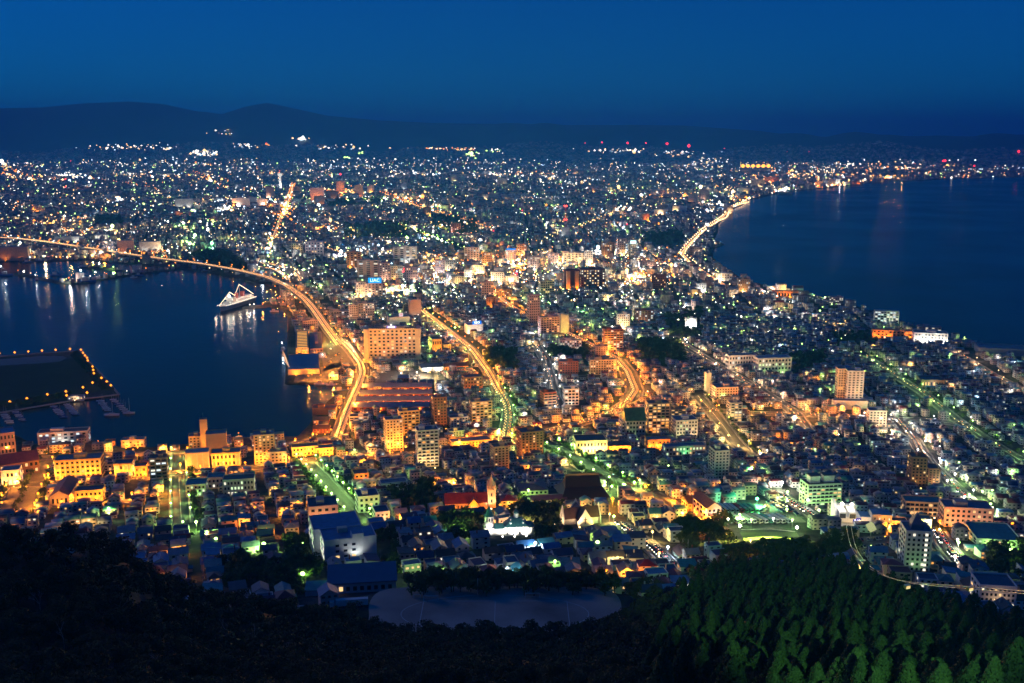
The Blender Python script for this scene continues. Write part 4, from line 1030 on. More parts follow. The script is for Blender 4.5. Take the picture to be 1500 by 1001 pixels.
# ------------------------------------------------------------------ school with blue roofs, gym, sports ground
p = at1(510, 822)
t = thing('school_building', 'large pale school with big flat blue roofs in two stepped blocks', 'school', tuple(p), R(17)); FOOT.append((p[0], p[1] + 14, 24, 24, 0))
blue = rm('blue')
pale = wm('pale blue')
for k, (x0, x1, y0, y1, hh) in enumerate([(-14, 18, 2, 22, 13), (-18, 12, 22.1, 50, 13)]):
    b = MB().box(x0, x1, y0, y1, -6, hh).obj('wing', pale, t)
    MB().box(x0 + .3, x1 - .3, y0 + .3, y1 - .3, hh, hh + .15).obj('roof', blue, b)
    MB().box(x0, x1, y0, y0 + .3, hh + .01, hh + .9).box(x0, x0 + .3, y0 + .3, y1, hh + .01, hh + .9).box(x1 - .3, x1, y0 + .3, y1, hh + .01, hh + .9).obj('parapet', pale, b)
    for r in range(4):
        for j in range(5):
            link('window', win_mesh(random.choice(['dark', 'dark', 'white', 'green'])), b, (x0 - .04, y0 + 2.5 + j * (y1 - y0 - 4) / 4, 1.8 + r * 3), 0, (.16, 2.4, 1.5))
    for j in range(3):
        for r in range(3):
            link('window', win_mesh('warm' if (j, r) in ((0, 0), (2, 0)) and k == 0 else 'dark'), b, (x0 + 8 + j * 5, y0 - .04, 2.5 + r * 3.6), 0, (2.2, .16, 1.5))
st = MB().box(3, 10, 1, 8, 13.2, 16.5).obj('stair_tower', pale, t)
MB().box(3.2, 9.8, 1.2, 7.8, 16.5, 16.6).obj('roof', blue, st)
MB().box(-4, 2, 14, 18, 13.2, 16).obj('roof_hut', wm('cream'), t)
flood(t, (-22, 10, 1), 'W', 5000, (4, 0, 3)); flood(t, (-24, 34, 1), 'G', 3500, (4, 0, 3)); flood(t, (5, -3, 1), 'W', 3000, (0, 3, 4))  # floodlights added to brighten the school walls
p = at1(528, 868)
t = thing('gymnasium', 'low wide gymnasium with a plain dark blue roof below the school', 'gymnasium', (p[0], p[1] + 8, p[2]), R(8)); FOOT.append((p[0], p[1] + 8, 22, 22, 0))
MB().box(-18, 18, -8, 9, -6, 6).obj('wall', pale, t)
MB().add([(-18.6, -9, 5.6), (18.6, -9, 5.6), (18.6, 10, 8.6), (-18.6, 10, 8.6), (-18.6, -9, 6.2), (18.6, -9, 6.2), (18.6, 10, 9.2), (-18.6, 10, 9.2)], [(0, 1, 5, 4), (1, 2, 6, 5), (2, 3, 7, 6), (3, 0, 4, 7), (4, 5, 6, 7), (3, 2, 1, 0)]).obj('roof', mat('roof_deep_blue', (.04, .13, .23), .5, .15, .2), t)
for k in range(9):
    link('window', win_mesh('dark' if k not in (1,) else 'warm'), t, (-15 + k * 3.7, -8.04, 2.5), 0, (2, .16, 2.4))
an = MB().box(-30, -18.01, -9, 3, -6, 3).obj('annex', pale, t)
MB().box(-30.3, -18.3, -9.3, 3.3, 3, 3.3).obj('roof', rm('teal'), an)
ff = []
for a in np.linspace(0, 2 * math.pi, 64, endpoint=False):
    k = 1.0 / (abs(math.cos(a)) ** 7 + abs(math.sin(a)) ** 7) ** (1 / 7)
    ff.append((FIELD[0] + (62 + 1.0 * math.sin(a * 5)) * k * math.cos(a), FIELD[1] + 29 * k * math.sin(a)))
setting(MB().prism(ff, FIELD[2] - 2, FIELD[2] + .3).obj('sports_ground', mat('dusty_earth', (.34, .29, .25), .95, .5, .035)))
chalk = mat('chalk_line', (.6, .6, .58), .9)
def field_line(pts):
    m = MB()
    z = FIELD[2] + .304
    for a, b in zip(pts[:-1], pts[1:]):
        d = np.subtract(b, a); d = d / np.hypot(*d) * .17
        m.add([(a[0] + d[1], a[1] - d[0], z), (b[0] + d[1], b[1] - d[0], z), (b[0] - d[1], b[1] + d[0], z), (a[0] - d[1], a[1] + d[0], z)], [(0, 1, 2, 3)])
    setting(m.obj('field_line', chalk))
tt_ = np.linspace(0, 2 * math.pi, 49)
field_line([(FIELD[0] + 46 * math.cos(a), FIELD[1] - 2 + 21 * math.sin(a)) for a in tt_])
field_line([(FIELD[0] + sx, FIELD[1] - 2 + sy) for sx, sy in ((-36, -14), (36, -14), (36, 14), (-36, 14), (-36, -14))])
field_line([(FIELD[0], FIELD[1] - 16), (FIELD[0], FIELD[1] + 12)])
def goal(px, py, w, h, lab, rot=0):
    p = at1(px, py)
    g = thing('football_goal', lab, 'goal', (p[0], p[1], FIELD[2] + .3), R(rot))
    MB().tube((-w / 2, 0, 0), (-w / 2, 0, h), .2).obj('post', trimm, g); MB().tube((w / 2, 0, 0), (w / 2, 0, h), .14).obj('post', trimm, g)
    MB().tube((-w / 2 - .1, 0, h), (w / 2 + .1, 0, h), .22).obj('crossbar', trimm, g)
    for s_ in (-1, 1):
        MB().tube((s_ * w / 2, 0, h), (s_ * w / 2, 1.6, 0), .07).obj('stay', trimm, g)
goal(631, 881, 7.3, 2.6, 'larger white goal at the left edge of the dusty sports ground')
goal(780, 877, 7.3, 2.6, 'white goal at the right end of the dusty sports ground')
goal(611, 877, 3.4, 2, 'small white goal left of the larger goal')
p = at1(700, 874)
t = thing('radio_mast', 'slim pale pole standing between gym trees and sports ground', 'mast', tuple(p))
MB().tube((0, 0, -1), (0, 0, 10), .25, .12, 6).obj('pole', trimm, t); MB().tube((0, 0, 2), (0, 0, 5), .5, .5, 6).obj('sleeve', mat('wall_pink2', (.5, .3, .28), .7), t)
p = at1(514, 886, 1.0)
t = thing('truck', 'white articulated truck parked at the left edge of the sports ground', 'truck', (p[0], p[1], p[2]), R(8))
MB().box(-7.5, 8.5, -1.3, 1.3, 1.0, 4.2).obj('trailer', white, t)
cb = MB().box(-10.4, -8, -1.25, 1.25, .6, 3.6).obj('cab', white, t); MB().box(-10.45, -10.38, -1.05, 1.05, 2.0, 3.3).obj('windscreen', glass, cb)
for x in (-9.4, -5.5, 4, 5.4, 6.8):
    for y in (-1.1, 1.1):
        MB().tube((x, y - .2, .5), (x, y + .2, .5), .5, .5, 10).obj('wheel', dark, t)
MB().box(-8, 8, -.8, .8, .7, .95).obj('chassis', dark, t)
# ------------------------------------------------------------------ towers far off
p = at1(411, 280)
t = thing('observation_tower', 'slim white observation tower with a wide lit top in the far city', 'tower', tuple(p))
MB().lathe([(11, -2), (8, 8), (6.5, 60), (7, 86)], 10).obj('shaft', white, t)
MB().lathe([(7, 86), (14, 92), (14, 100), (10, 104)], 10).obj('deck', glow('tower_deck', (1, .92, .8), 1.2), t)
MB().tube((0, 0, 104), (0, 0, 118), 1.2, .4, 6).obj('aerial', trimm, t)
MB().lathe([(1.6, 118), (1.6, 121)], 6).obj('beacon', glow('beacon', (1, .05, .03), 8), t)
for a in range(4):
    flood(t, (28 * math.cos(a * 1.57 - 2.3), 28 * math.sin(a * 1.57 - 2.3), 1), 'W', 900000, (-14 * math.cos(a * 1.57 - 2.3), -14 * math.sin(a * 1.57 - 2.3), 40), 70)
p = at1(828, 350)
t = thing('telephone_mast', 'red and white lattice mast with red lamps on a pale block', 'mast', tuple(p))
b = MB().box(-13, 13, -11, 11, -2, 38).obj('building', wm('pale blue'), t); MB().box(-12.5, 12.5, -10.5, 10.5, 38, 38.3).obj('roof', rm('slate'), b)
ms = MB()
for k in range(8):
    r0, r1, z0 = 6 - k * .65, 6 - (k + 1) * .65, 38.3 + k * 8.5
    for a in range(4):
        c0, s0 = math.cos(a * 1.5708 + .785), math.sin(a * 1.5708 + .785)
        c1, s1 = math.cos(a * 1.5708 + 2.356), math.sin(a * 1.5708 + 2.356)
        ms.tube((r0 * c0, r0 * s0, z0), (r1 * c0, r1 * s0, z0 + 8.5), .4, .4, 4, k % 2)
        ms.tube((r0 * c0, r0 * s0, z0), (r1 * c1, r1 * s1, z0 + 8.5), .25, .25, 4, k % 2)
ms.obj('lattice', [mat('mast_red', (.5, .05, .04), .6), trimm], t)
for z in (62, 106):
    for x in (-3, 3):
        MB().lathe([(.3, z - 3), (3.4, z), (.3, z + 3)], 6, (x, -2)).obj('beacon', glow('beacon', (1, .05, .03), 8), t)
flood(t, (-18, -20, 1), 'W', 30000, (0, 8, 10))
p = at1(1105, 252)
t = thing('stadium', 'far stadium with a row of dazzling orange floodlight towers', 'stadium', tuple(p))
MB().lathe([(120, -3), (130, 18), (110, 18), (90, 2)], 24).obj('stand', conc, t)
SG = glow('stadium_lamp', (1, .34, .03), 6)
for k in range(6):
    x = -115 + k * 46
    tw = MB().tube((x, -40, 0), (x, -40, 50), 1.5, .8, 6).obj('lamp_tower', steel, t)
    MB().lathe([(1, 38), (18, 48), (18, 60), (1, 70)], 10, (x, -41)).obj('lamp_bank', SG, tw)
    light('stadium_light', (x, -44, 60), (1, .40, .05), 7e6, t, 6)
p = at1(1302, 262)
t = thing('port_lights', 'row of orange lit harbour lamp towers on the far right shore', 'lamp towers', tuple(p))
for k in range(5):
    x = -120 + k * 55
    tw = MB().tube((x, 0, 0), (x, 0, 24), 1, .6, 6).obj('lamp_tower', steel, t); MB().lathe([(1, 20), (7, 24), (1, 29)], 8, (x, 0)).obj('lamp_bank', glow('port_lamp', (1, .40, .05), 5), tw)
    light('port_light', (x, -6, 24), (1, .5, .1), 3e5, t, 4)
for px, py, lab, colr, e in ((3, 241, 'dazzling white floodlight mast at the far left edge of town', (1, .95, .75), 1.2e6), (444, 206, 'lone bright pair of lamps high on the far hillside', (1, .95, .85), 3e5), (288, 227, 'bright white lamp mast on the hill foot at left', (1, .93, .8), 3e5), (691, 229, 'yellow green floodlights on the far hill foot', (.8, 1, .3), 3e5), (906, 280, 'single orange floodlight in the far middle of town', (1, .55, .12), 3e5), (1026, 280, 'yellow white mast lamp left of the strait road', (1, .85, .5), 2e5), (467, 308, 'white star bright floodlight in the dark park of town', (1, .97, .8), 2e5),
                         (311, 366, 'green floodlight mast over the railway yard', (.25, 1, .35), 1.4e5), (286, 354, 'yellow green floodlight mast left of the railway yard', (.6, 1, .3), 1.6e5), (165, 340, 'yellow floodlight mast behind the bypass at left', (.9, 1, .35), 1e5), (983, 399, 'orange floodlight near the strait road', (1, .5, .1), 4e4), (918, 407, 'yellow floodlit corner right of the city hall', (1, .7, .15), 9e4), (876, 372, 'white dazzling floodlight bank behind the city hall', (1, 1, .85), 2.2e5), (911, 371, 'peach floodlight mast right of the white bank', (1, .75, .5), 1.6e5), (760, 391, 'orange floodlit square left of the city hall', (1, .55, .12), 2.4e5), (590, 431, 'white green floodlit car park of the station front', (.85, 1, .5), 2.4e5), (500, 379, 'pale white floodlight by the station tracks', (.9, 1, .9), 8e4)):
    p = at1(px, py)
    dist = float(np.hypot(p[0], p[1]))
    r = dist / 1044 * 1.7
    t = thing('floodlight_mast', lab, 'floodlight', tuple(p))
    MB().tube((0, 0, -1), (0, 0, 14 + r), .6, .4, 6).obj('pole', steel, t)
    MB().lathe([(r * .3, 14), (r, 14 + r), (r * .3, 14 + 2 * r)], 10).obj('lamp_bank', glow('mast_%d_%d' % (px, py), colr, 9), t)
    light('mast_light', (0, -r - 2, 18), colr, e * 2, t, 3)
# ------------------------------------------------------------------ ropeway
p = at1(1243, 770)
t = thing('ropeway_station', 'dazzling white ropeway station with open cable docks and a blue clock display', 'ropeway station', tuple(p), R(-8)); FOOT.append((p[0] + 8, p[1] + 6, 22, 16, 0))
MB().box(-10, 8, -2, 16, -5, 7).obj('wall', white, t)
MB().add([(-11, -6, -5), (-8.5, -6, -5), (-8.5, 14, -5), (-11, 14, -5), (-11, -6, 9), (-8.5, -6, 8), (-8.5, 14, 16), (-11, 14, 17)], [(0, 1, 5, 4), (1, 2, 6, 5), (2, 3, 7, 6), (3, 0, 4, 7), (4, 5, 6, 7)]).obj('side_fin', white, t)
for x in (-5.5, 1.5):
    MB().box(x - 2.6, x + 2.6, -5, 10, 7.01, 11.5).obj('dock', white, t)
    MB().box(x - 2.2, x + 2.2, -5.06, -5.01, 7.3, 10.8).obj('dock_shade_panel', dark, t)  # dark panel on the closed dock stands in for its shaded opening
    MB().lathe([(.3, 13.2), (1.3, 14.4), (.3, 15.6)], 8, (x + 1, 6)).obj('lamp', glow('station_lamp', (1, .9, .66), 30), t)
    light('station_light', (x + 1, 2, 16), (1, .93, .8), 2200, t, 1)
MB().box(-9, 7, 9.5, 15, 11.6, 12.1).obj('lamp_frame', trimm, t)
for s_ in (-1, 1):
    MB().tube((-1 + s_ * 7.5, 12, 7), (-1 + s_ * 7.5, 12, 11.6), .25).obj('frame_post', trimm, t)
MB().box(-9, 6, -9, -2.01, -5, 3.2).obj('terrace', white, t)
ck = MB().box(2.4, 8.2, -2.6, -2.05, 3.5, 6.8).obj('clock_display', glow('clock_blue', (.03, .03, .45), .9), t)
text_mesh('digits', '8:18', 2.4, glow('clock_digits', (.9, .9, 1), 2.2), ck, (5.3, -2.68, 5.1))
MB().box(8.01, 16, 2, 14, -5, 6.5).obj('hall', white, t); MB().box(8.2, 15.8, 2.2, 13.8, 6.5, 6.7).obj('hall_roof', blue, t)
rb = MB().box(16.01, 30, -2, 11, -5, 10).obj('office_wing', wm('grey'), t); MB().box(16.3, 29.7, -1.7, 10.7, 10, 10.2).obj('roof', blue, rb)
for r in range(3):
    for k in range(4):
        link('window', win_mesh('white' if (k + r) % 2 else 'dark'), rb, (18 + k * 3.4, -2.04, .5 + r * 3.3), 0, (.8, .16, 1.4))
MB().box(10, 14.5, 1.6, 1.98, 2.6, 3.4).obj('lettering_band', mat('sign_brown', (.3, .14, .08), .6), t)
for x, y in ((-6, -13), (2, -13), (12, -4), (-15, -4)):
    flood(t, (x, y, .2), 'W', 1000, (0 if x > -10 else 6, 6, 4))
cb = MB()
def cubepts(s, h, c):
    return None
q = at1(1308, 790)
t = thing('glass_lantern', 'tilted glowing pale yellow glass cube on a post beside the ropeway station', 'lantern', (*at1(1275, 786)[:2], float(at1(1275, 786)[2])), R(45))
o = MB().box(-2.4, 2.4, -2.4, 2.4, -2.4, 2.4).obj('lantern', glow('lantern_yellow', (.62, .66, .30), .75), t, (0, 0, 7))
o.rotation_euler = (R(45), R(35), 0)
MB().tube((0, 0, -1), (0, 0, 3.8), .4, .4).obj('post', steel, t)
# cables: sag down from the summit station off to the right, then rise to the valley dock
cpts = [(1243, 768, 690), (1247, 795, 640), (1256, 815, 600), (1272, 832, 560), (1300, 846, 510), (1330, 854, 460), (1375, 858, 400), (1430, 862, 340), (1500, 868, 280), (1620, 880, 200)]
def pix3(px, py, d):
    a, b, c = (float(v) for v in ray(px, py))
    k = d / math.hypot(a, b)
    return np.array([a * k, b * k, H + c * k])
W3 = smooth_line(resample(np.array([pix3(*c) for c in cpts]), 12), 5)
cable = mat('cable_lit_tone', (.62, .56, .42), .4, .05)  # pale tan stands for light on the cable, put into its colour
for off, lab in ((-1.6, 'pale ropeway cable sagging over the cedar wood, upper of the two'), (1.6, 'pale ropeway cable sagging over the cedar wood, lower of the two')):
    m = MB()
    for a, b in zip(W3[:-1], W3[1:]):
        m.tube(a + (off, 0, -off * .3), b + (off, 0, -off * .3), .16, .16, 6)
    tag(m.obj('ropeway_cable', cable), lab, 'cable', 'ropeway cables')
def gondola(px, py, d, lab):
    c = pix3(px, py, d)
    t = thing('cable_car', lab, 'cable car', tuple(c), R(20))
    gl = glow('gondola_light', (1, .88, .35), 1.2)
    k = d / 800
    MB().extr([(-1.8 * k, -3 * k), (-2.4 * k, -1.6 * k), (-2.1 * k, 0), (2.1 * k, 0), (2.4 * k, -1.6 * k), (1.8 * k, -3 * k)], -1.3 * k, 1.3 * k).obj('cabin', mat('gondola_paint', (.5, .45, .12), .4, .05), t)
    for x in (-1.35, -.45, .45, 1.35):
        link('window', win_mesh('warm'), t, (x * k, -1.31 * k, -1.1 * k), 0, (.8 * k, .12, 1.2 * k))
    MB().tube((0, 0, -.1), (0, 0, 1.9 * k), .14 * k, .12 * k, 6).box(-.9 * k, .9 * k, -.2, .2, 1.9 * k, 2.3 * k).obj('hanger', steel, t)
    MB().box(-2.2 * k, 2.2 * k, -1.35 * k, 1.35 * k, .01, .12).obj('roof', trimm, t)
    MB().box(-1.9 * k, 1.9 * k, -1.36 * k, -1.32 * k, -2.6 * k, -1.9 * k).obj('floor_lamp', gl, t)
gondola(1329, 857, 455, 'yellow lit cable car hanging over the cedar edge below the tall hotel')
gondola(1421, 860, 350, 'yellow lit cable car hanging in front of the grey four storey block')
# ------------------------------------------------------------------ bus park, car park, lawn
def lot(pxs, name, m, lift=.3):
    g = at([a for a, b in pxs], [b for a, b in pxs])
    c = resample(np.r_[g, g[:1]], 4)[:-1]
    z = terrain(c[:, 0], c[:, 1]) + lift
    ctr = c.mean(0)
    rings, faces, vs_ = 7, [], []
    for k in range(rings):
        s = 1 - k / rings
        pt = ctr[:2] + (c[:, :2] - ctr[:2]) * s
        vs_.append(np.c_[pt, terrain(pt[:, 0], pt[:, 1]) + lift])
    n = len(c)
    v = np.concatenate(vs_ + [np.array([[ctr[0], ctr[1], terrain(ctr[0], ctr[1]) + lift]])])
    i = np.arange(n); j = (i + 1) % n
    qd = np.concatenate([np.stack([k * n + i, k * n + j, (k + 1) * n + j, (k + 1) * n + i], 1) for k in range(rings - 1)])
    tr = np.stack([(rings - 1) * n + i, (rings - 1) * n + j, np.full(n, rings * n)], 1)
    me = mesh_np(name, v, [qd, tr], m)
    bm = bmesh.new(); bm.from_mesh(me); bmesh.ops.recalc_face_normals(bm, faces=bm.faces); 
    if sum(f.normal.z for f in bm.faces) < 0:
        bmesh.ops.reverse_faces(bm, faces=bm.faces)
    bm.to_mesh(me); bm.free()
    return setting(link(name, me))
LOTS = [[(1050, 738), (1112, 732), (1152, 742), (1182, 766), (1050, 770), (1040, 756)], [(1252, 788), (1300, 784), (1318, 810), (1262, 816)], [(560, 545), (650, 540), (652, 560), (545, 562)], [(434, 548), (500, 530), (500, 560), (430, 562)], [(468, 484), (512, 500), (520, 530), (474, 545)]]
for L in LOTS:
    lot(L, 'parking_lot', asphalt)
lot([(1084, 781), (1166, 780), (1184, 804), (1140, 808), (1092, 796)], 'lawn', mat('mown_grass', (.07, .13, .03), .95, .25, .25), .35)
LAWN = [(1046, 766), (1192, 764), (1196, 812), (1085, 812), (1070, 790)]
def poly_world(pxs):
    return at([a for a, b in pxs], [b for a, b in pxs])[:, :2]
KEEP = [poly_world(L) for L in LOTS] + [poly_world(LAWN)]
buses = []
bw = {'white': white, 'pale blue': wm('pale blue'), 'red': mat('bus_red', (.35, .04, .03), .4), 'green': mat('bus_green', (.10, .35, .26), .4), 'cream': wm('cream')}
def bus(px, py, colr, rz, dim):
    p = at1(px, py, .4)
    z2 = terrain(p[0] - math.sin(rz) * 0, p[1] + 6)
    t = thing('coach', 'x', 'coach', (p[0], p[1], p[2] + .3), rz, 'coaches in the bus park')
    L = dim
    MB().extr([(-1.3, .45), (-1.3, 2.9), (-1.1, 3.3), (1.1, 3.3), (1.3, 2.9), (1.3, .45)], 0, L).obj('body', bw[colr], t)
    MB().box(-1.1, 1.1, -.06, -.005, 1.5, 2.9).obj('windscreen', glass, t)
    for s_ in (-1, 1):
        MB().box(min(s_ * 1.305, s_ * 1.36), max(s_ * 1.305, s_ * 1.36), .8, L - .6, 1.7, 2.7).obj('side_glass', glass, t)
        for y in (1.9, L - 2.6):
            MB().tube((s_ * 1.1, y, .5), (s_ * 1.34, y, .5), .5, .5, 10).obj('wheel', dark, t)
    MB().box(-.8, .8, 3, 5, 3.31, 3.55).obj('roof_unit', trimm, t)
    auto.append((t, colr + ' coach', px, py)); buses.append(t)
for i, c in enumerate(['pale blue', 'pale blue', 'pale blue', 'red', 'green', 'green', 'green']):
    bus(1066 + i * 7.2, 752, c, R(14), 15)
for i, c in enumerate(['white', 'red', 'pale blue', 'pale blue', 'white', 'pale blue', 'white', 'cream', 'white', 'green', 'white', 'white', 'pale blue']):
    bus(1056 + i * 8.4, 767.5, c, R(24), 15)
ANCH.append(('the coach row', 1090, 752))
CARM = {}
CCOL = {'white': (.7, .7, .7), 'silver': (.4, .41, .42), 'black': (.02, .02, .022), 'blue': (.04, .09, .25), 'red': (.35, .03, .03), 'grey': (.15, .15, .16)}
def car_meshes(c):
    if c not in CARM:
        b = MB().extr([(-2.2, .35), (-2.25, .8), (-2.0, 1.0), (-1.2, 1.02), (1.4, 1.02), (2.15, .9), (2.25, .6), (2.2, .35)], -.85, .85).mesh('body', mat('car_' + c, CCOL[c], .3, .05, 1, .2, 'Object', .6))
        CARM[c] = b
    if 'cabin' not in CARM:
        CARM['cabin'] = MB().add([(-1.9, -.78, 1.0), (1.1, -.78, 1.0), (1.1, .78, 1.0), (-1.9, .78, 1.0), (-1.5, -.66, 1.5), (.4, -.66, 1.5), (.4, .66, 1.5), (-1.5, .66, 1.5)], [(0, 1, 5, 4), (1, 2, 6, 5), (2, 3, 7, 6), (3, 0, 4, 7), (4, 5, 6, 7)]).mesh('cabin', glass)
        wb = MB()
        CARM['wheel'] = wb.tube((0, -.1, 0), (0, .1, 0), .34, .34, 8).mesh('wheel', dark)
        CARM['headlight'] = MB().lathe([(.02, -.25), (.3, 0), (.02, .25)], 6).mesh('headlight', glow('headlight', (1, .93, .8), 14))
        CARM['tail_light'] = MB().lathe([(.02, -.22), (.26, 0), (.02, .22)], 6).mesh('tail_light', glow('tail_light', (1, .06, .03), 6))
    return CARM[c]
def car(x, y, rz, c, lit, group, px, py, z=None):
    z = float(terrain(x, y)) + .36 if z is None else z
    t = thing('car', 'x', 'car', (x, y, z), rz, group)
    link('body', car_meshes(c), t); link('cabin', CARM['cabin'], t)
    for xx in (-1.4, 1.4):
        for yy in (-.8, .8):
            link('wheel', CARM['wheel'], t, (xx, yy, .34))
    if lit:
        for yy in (-.6, .6):
            link('headlight', CARM['headlight'], t, (2.2, yy, .7)); link('tail_light', CARM['tail_light'], t, (-2.2, yy, .8))
    auto.append((t, c + ' car' + (' with lit lamps' if lit else ''), px, py))
random.seed(5)
cc = ['white', 'white', 'silver', 'black', 'blue', 'red', 'grey']
for r, (a, b) in enumerate([((1258, 793), (1302, 790)), ((1262, 803), (1308, 799)), ((1266, 810), (1296, 808))]):
    g = resample(at([a[0], b[0]], [a[1], b[1]])[:, :2], 2.7)
    for x, y in g:
        if random.random() < .85:
            q = project(x, y, float(terrain(x, y)))
            car(x, y, R(80) + random.uniform(-.05, .05), random.choice(cc), False, 'cars in the ropeway car park', float(q[0]), float(q[1]))
for a, b in (((1126, 737), (1150, 752)), ((1131, 734), (1158, 751)), ((1148, 738), (1170, 756)), ((1116, 751), (1122, 746))):
    g = resample(at([a[0], b[0]], [a[1], b[1]])[:, :2], 3.1)
    for x, y in g:
        if random.random() < .8:
            q = project(x, y, float(terrain(x, y)))
            car(x, y, R(15) + random.uniform(-.05, .05), random.choice(cc), False, 'cars beside the bus park', float(q[0]), float(q[1]))
for i in range(36):
    x, y = at1(random.uniform(478, 512), random.uniform(500, 536))[:2] if i < 14 else at1(random.uniform(562, 645), random.uniform(545, 558))[:2]
    q = project(x, y, float(terrain(x, y)))
    car(x, y, R(8 + 90 * random.randint(0, 1)), random.choice(cc), False, 'cars parked by the harbour', float(q[0]), float(q[1]))
# light trails on the roads, imitated by added rows of cars with lamps on
TR = [(19, 5.5, 'W'), (23, 6, 'R'), (24, 6, 'W'), (22, 6, 'W'), (20, 12, 'W'), (18, 14, 'W'), (21, 14, 'W'), (25, 14, 'W'), (17, 14, 'W')]
far_cars = []
# indices follow ROADS
for idx, gap, kind in TR:
    g, hw = LINES[idx]
    q = resample(g, gap)
    nr = side(q)
    for k in range(len(q)):
        for sg in (-1, 1):
            if random.random() < (.75 if idx in (19, 22, 23, 24) else .35):
                x, y = q[k] + nr[k] * sg * 2.0
                tv = (q[min(k + 1, len(q) - 1)] - q[max(k - 1, 0)])
                rz = math.atan2(tv[1], tv[0]) + (math.pi if sg > 0 else 0)
                far_cars.append((x, y, rz, float(terrain(x, y)) + .4, math.hypot(x, y)))
for (g, hw), gap in [(LINES[0], 3), (LINES[1], 5), (LINES[2], 6), (LINES[3], 6), (LINES[4], 5), (LINES[5], 8), (LINES[6], 14), (LINES[7], 20), (LINES[16], 18), (LINES[26], 5), (LINES[27], 26), (LINES[30], 24), (LINES[32], 16), (LINES[36], 4), (LINES[37], 4)]:
    q = resample(g, gap); nr = side(q)
    for k in range(len(q)):
        for sg in (-1, 1):
            x, y = q[k] + nr[k] * sg * (1.9 if k % 2 else 3.6)
            tv = (q[min(k + 1, len(q) - 1)] - q[max(k - 1, 0)])
            far_cars.append((x, y, math.atan2(tv[1], tv[0]) + (math.pi if sg > 0 else 0), float(terrain(x, y)) + .5, math.hypot(x, y)))
q = resample(np.c_[bp, bz], 3); nq = side(q)
for k in range(len(q)):
    for sg in (-1, 1):
        x, y = q[k, :2] + nq[k] * sg * (2.2 if k % 2 else 5.2)
        tv = (q[min(k + 1, len(q) - 1)] - q[max(k - 1, 0)])
        far_cars.append((x, y, math.atan2(tv[1], tv[0]) + (math.pi if sg > 0 else 0), q[k, 2] + .05, math.hypot(x, y)))
far_cars.sort(key=lambda c: c[4])
for x, y, rz, z, d in far_cars[:130]:
    q = project(x, y, z)
    car(x, y, rz, random.choice(cc), True, 'cars standing in for light trails', float(q[0]), float(q[1]), z)
MT = MB()
for x, y, rz, z, d in far_cars[130:]:
    c, s = math.cos(rz), math.sin(rz)
    def tp(u, v, h):
        return (x + u * c - v * s, y + u * s + v * c, z + h)
    b = [tp(u, v, h) for h in (.3, 1.4) for u, v in ((-2.2, -.85), (2.2, -.85), (2.2, .85), (-2.2, .85))]
    MT.add(b, [(0, 1, 5, 4), (1, 2, 6, 5), (2, 3, 7, 6), (3, 0, 4, 7), (4, 5, 6, 7)], 0)
    e = .3 + d / 1044 * .2
    for u, mi in ((2.3, 1), (-2.3, 2)):
        cx_, cy_, cz_ = tp(u, 0, .8 + e * .5)
        MT.add([(cx_ - e, cy_, cz_), (cx_, cy_ - e, cz_), (cx_ + e, cy_, cz_), (cx_, cy_ + e, cz_), (cx_, cy_, cz_ + e), (cx_, cy_, cz_ - e)], [(0, 1, 4), (1, 2, 4), (2, 3, 4), (3, 0, 4), (1, 0, 5), (2, 1, 5), (3, 2, 5), (0, 3, 5)], mi)
setting(MT.obj('distant_trail_cars', [mat('car_grey', CCOL['grey'], .4), glow('trail_head_glow', (1, .66, .30), 3.4), glow('trail_tail_glow', (1, .26, .05), 2.6)]), 'stuff', 'dense rows of far cars with enlarged lamps standing in for light trails')
# the two lawn floodlights
for px, py, lab, tx, ty, wt in ((1167, 783, 'dazzling white floodlight mast at the right corner of the floodlit lawn', 1108, 789.5, 900000), (1083.5, 781, 'smaller white floodlight mast at the left corner of the floodlit lawn', 1158, 791, 450000)):
    p, q = at1(px, py), at1(tx, ty)
    t = thing('floodlight_mast', lab, 'floodlight', tuple(p))
    MB().tube((0, 0, -1), (0, 0, 5), .15, .1, 6).obj('pole', steel, t)
    MB().lathe([(.3, 4.4), (1.0, 5.2), (.3, 6)], 8).obj('lamp_bank', glow('lawn_lamp', (.95, 1, .8), 60), t)
    light('mast_light', (0, -1.4, 6.6), (.85, 1, .12), wt * 7.0, t, .3, 13, (q[0] - p[0], q[1] - p[1] + 1.4, q[2] - p[2] - 6.3))
    light('mast_glow', (0, -.4, 7), (.8, 1, .5), 2500, t, .5)
for i, (a, b) in enumerate([((1086, 776), (1130, 775)), ((1130, 775), (1165, 779))]):
    g = at([a[0], b[0]], [a[1], b[1]], 1)
    f = MB().tube((g[0][0], g[0][1], g[0][2] + 1), (g[1][0], g[1][1], g[1][2] + 1), .25, .25, 6).obj('garden_wall', white)
    tag(f, ['low white garden wall along the left half of the floodlit lawn', 'low white garden wall along the right half of the floodlit lawn'][i], 'wall')
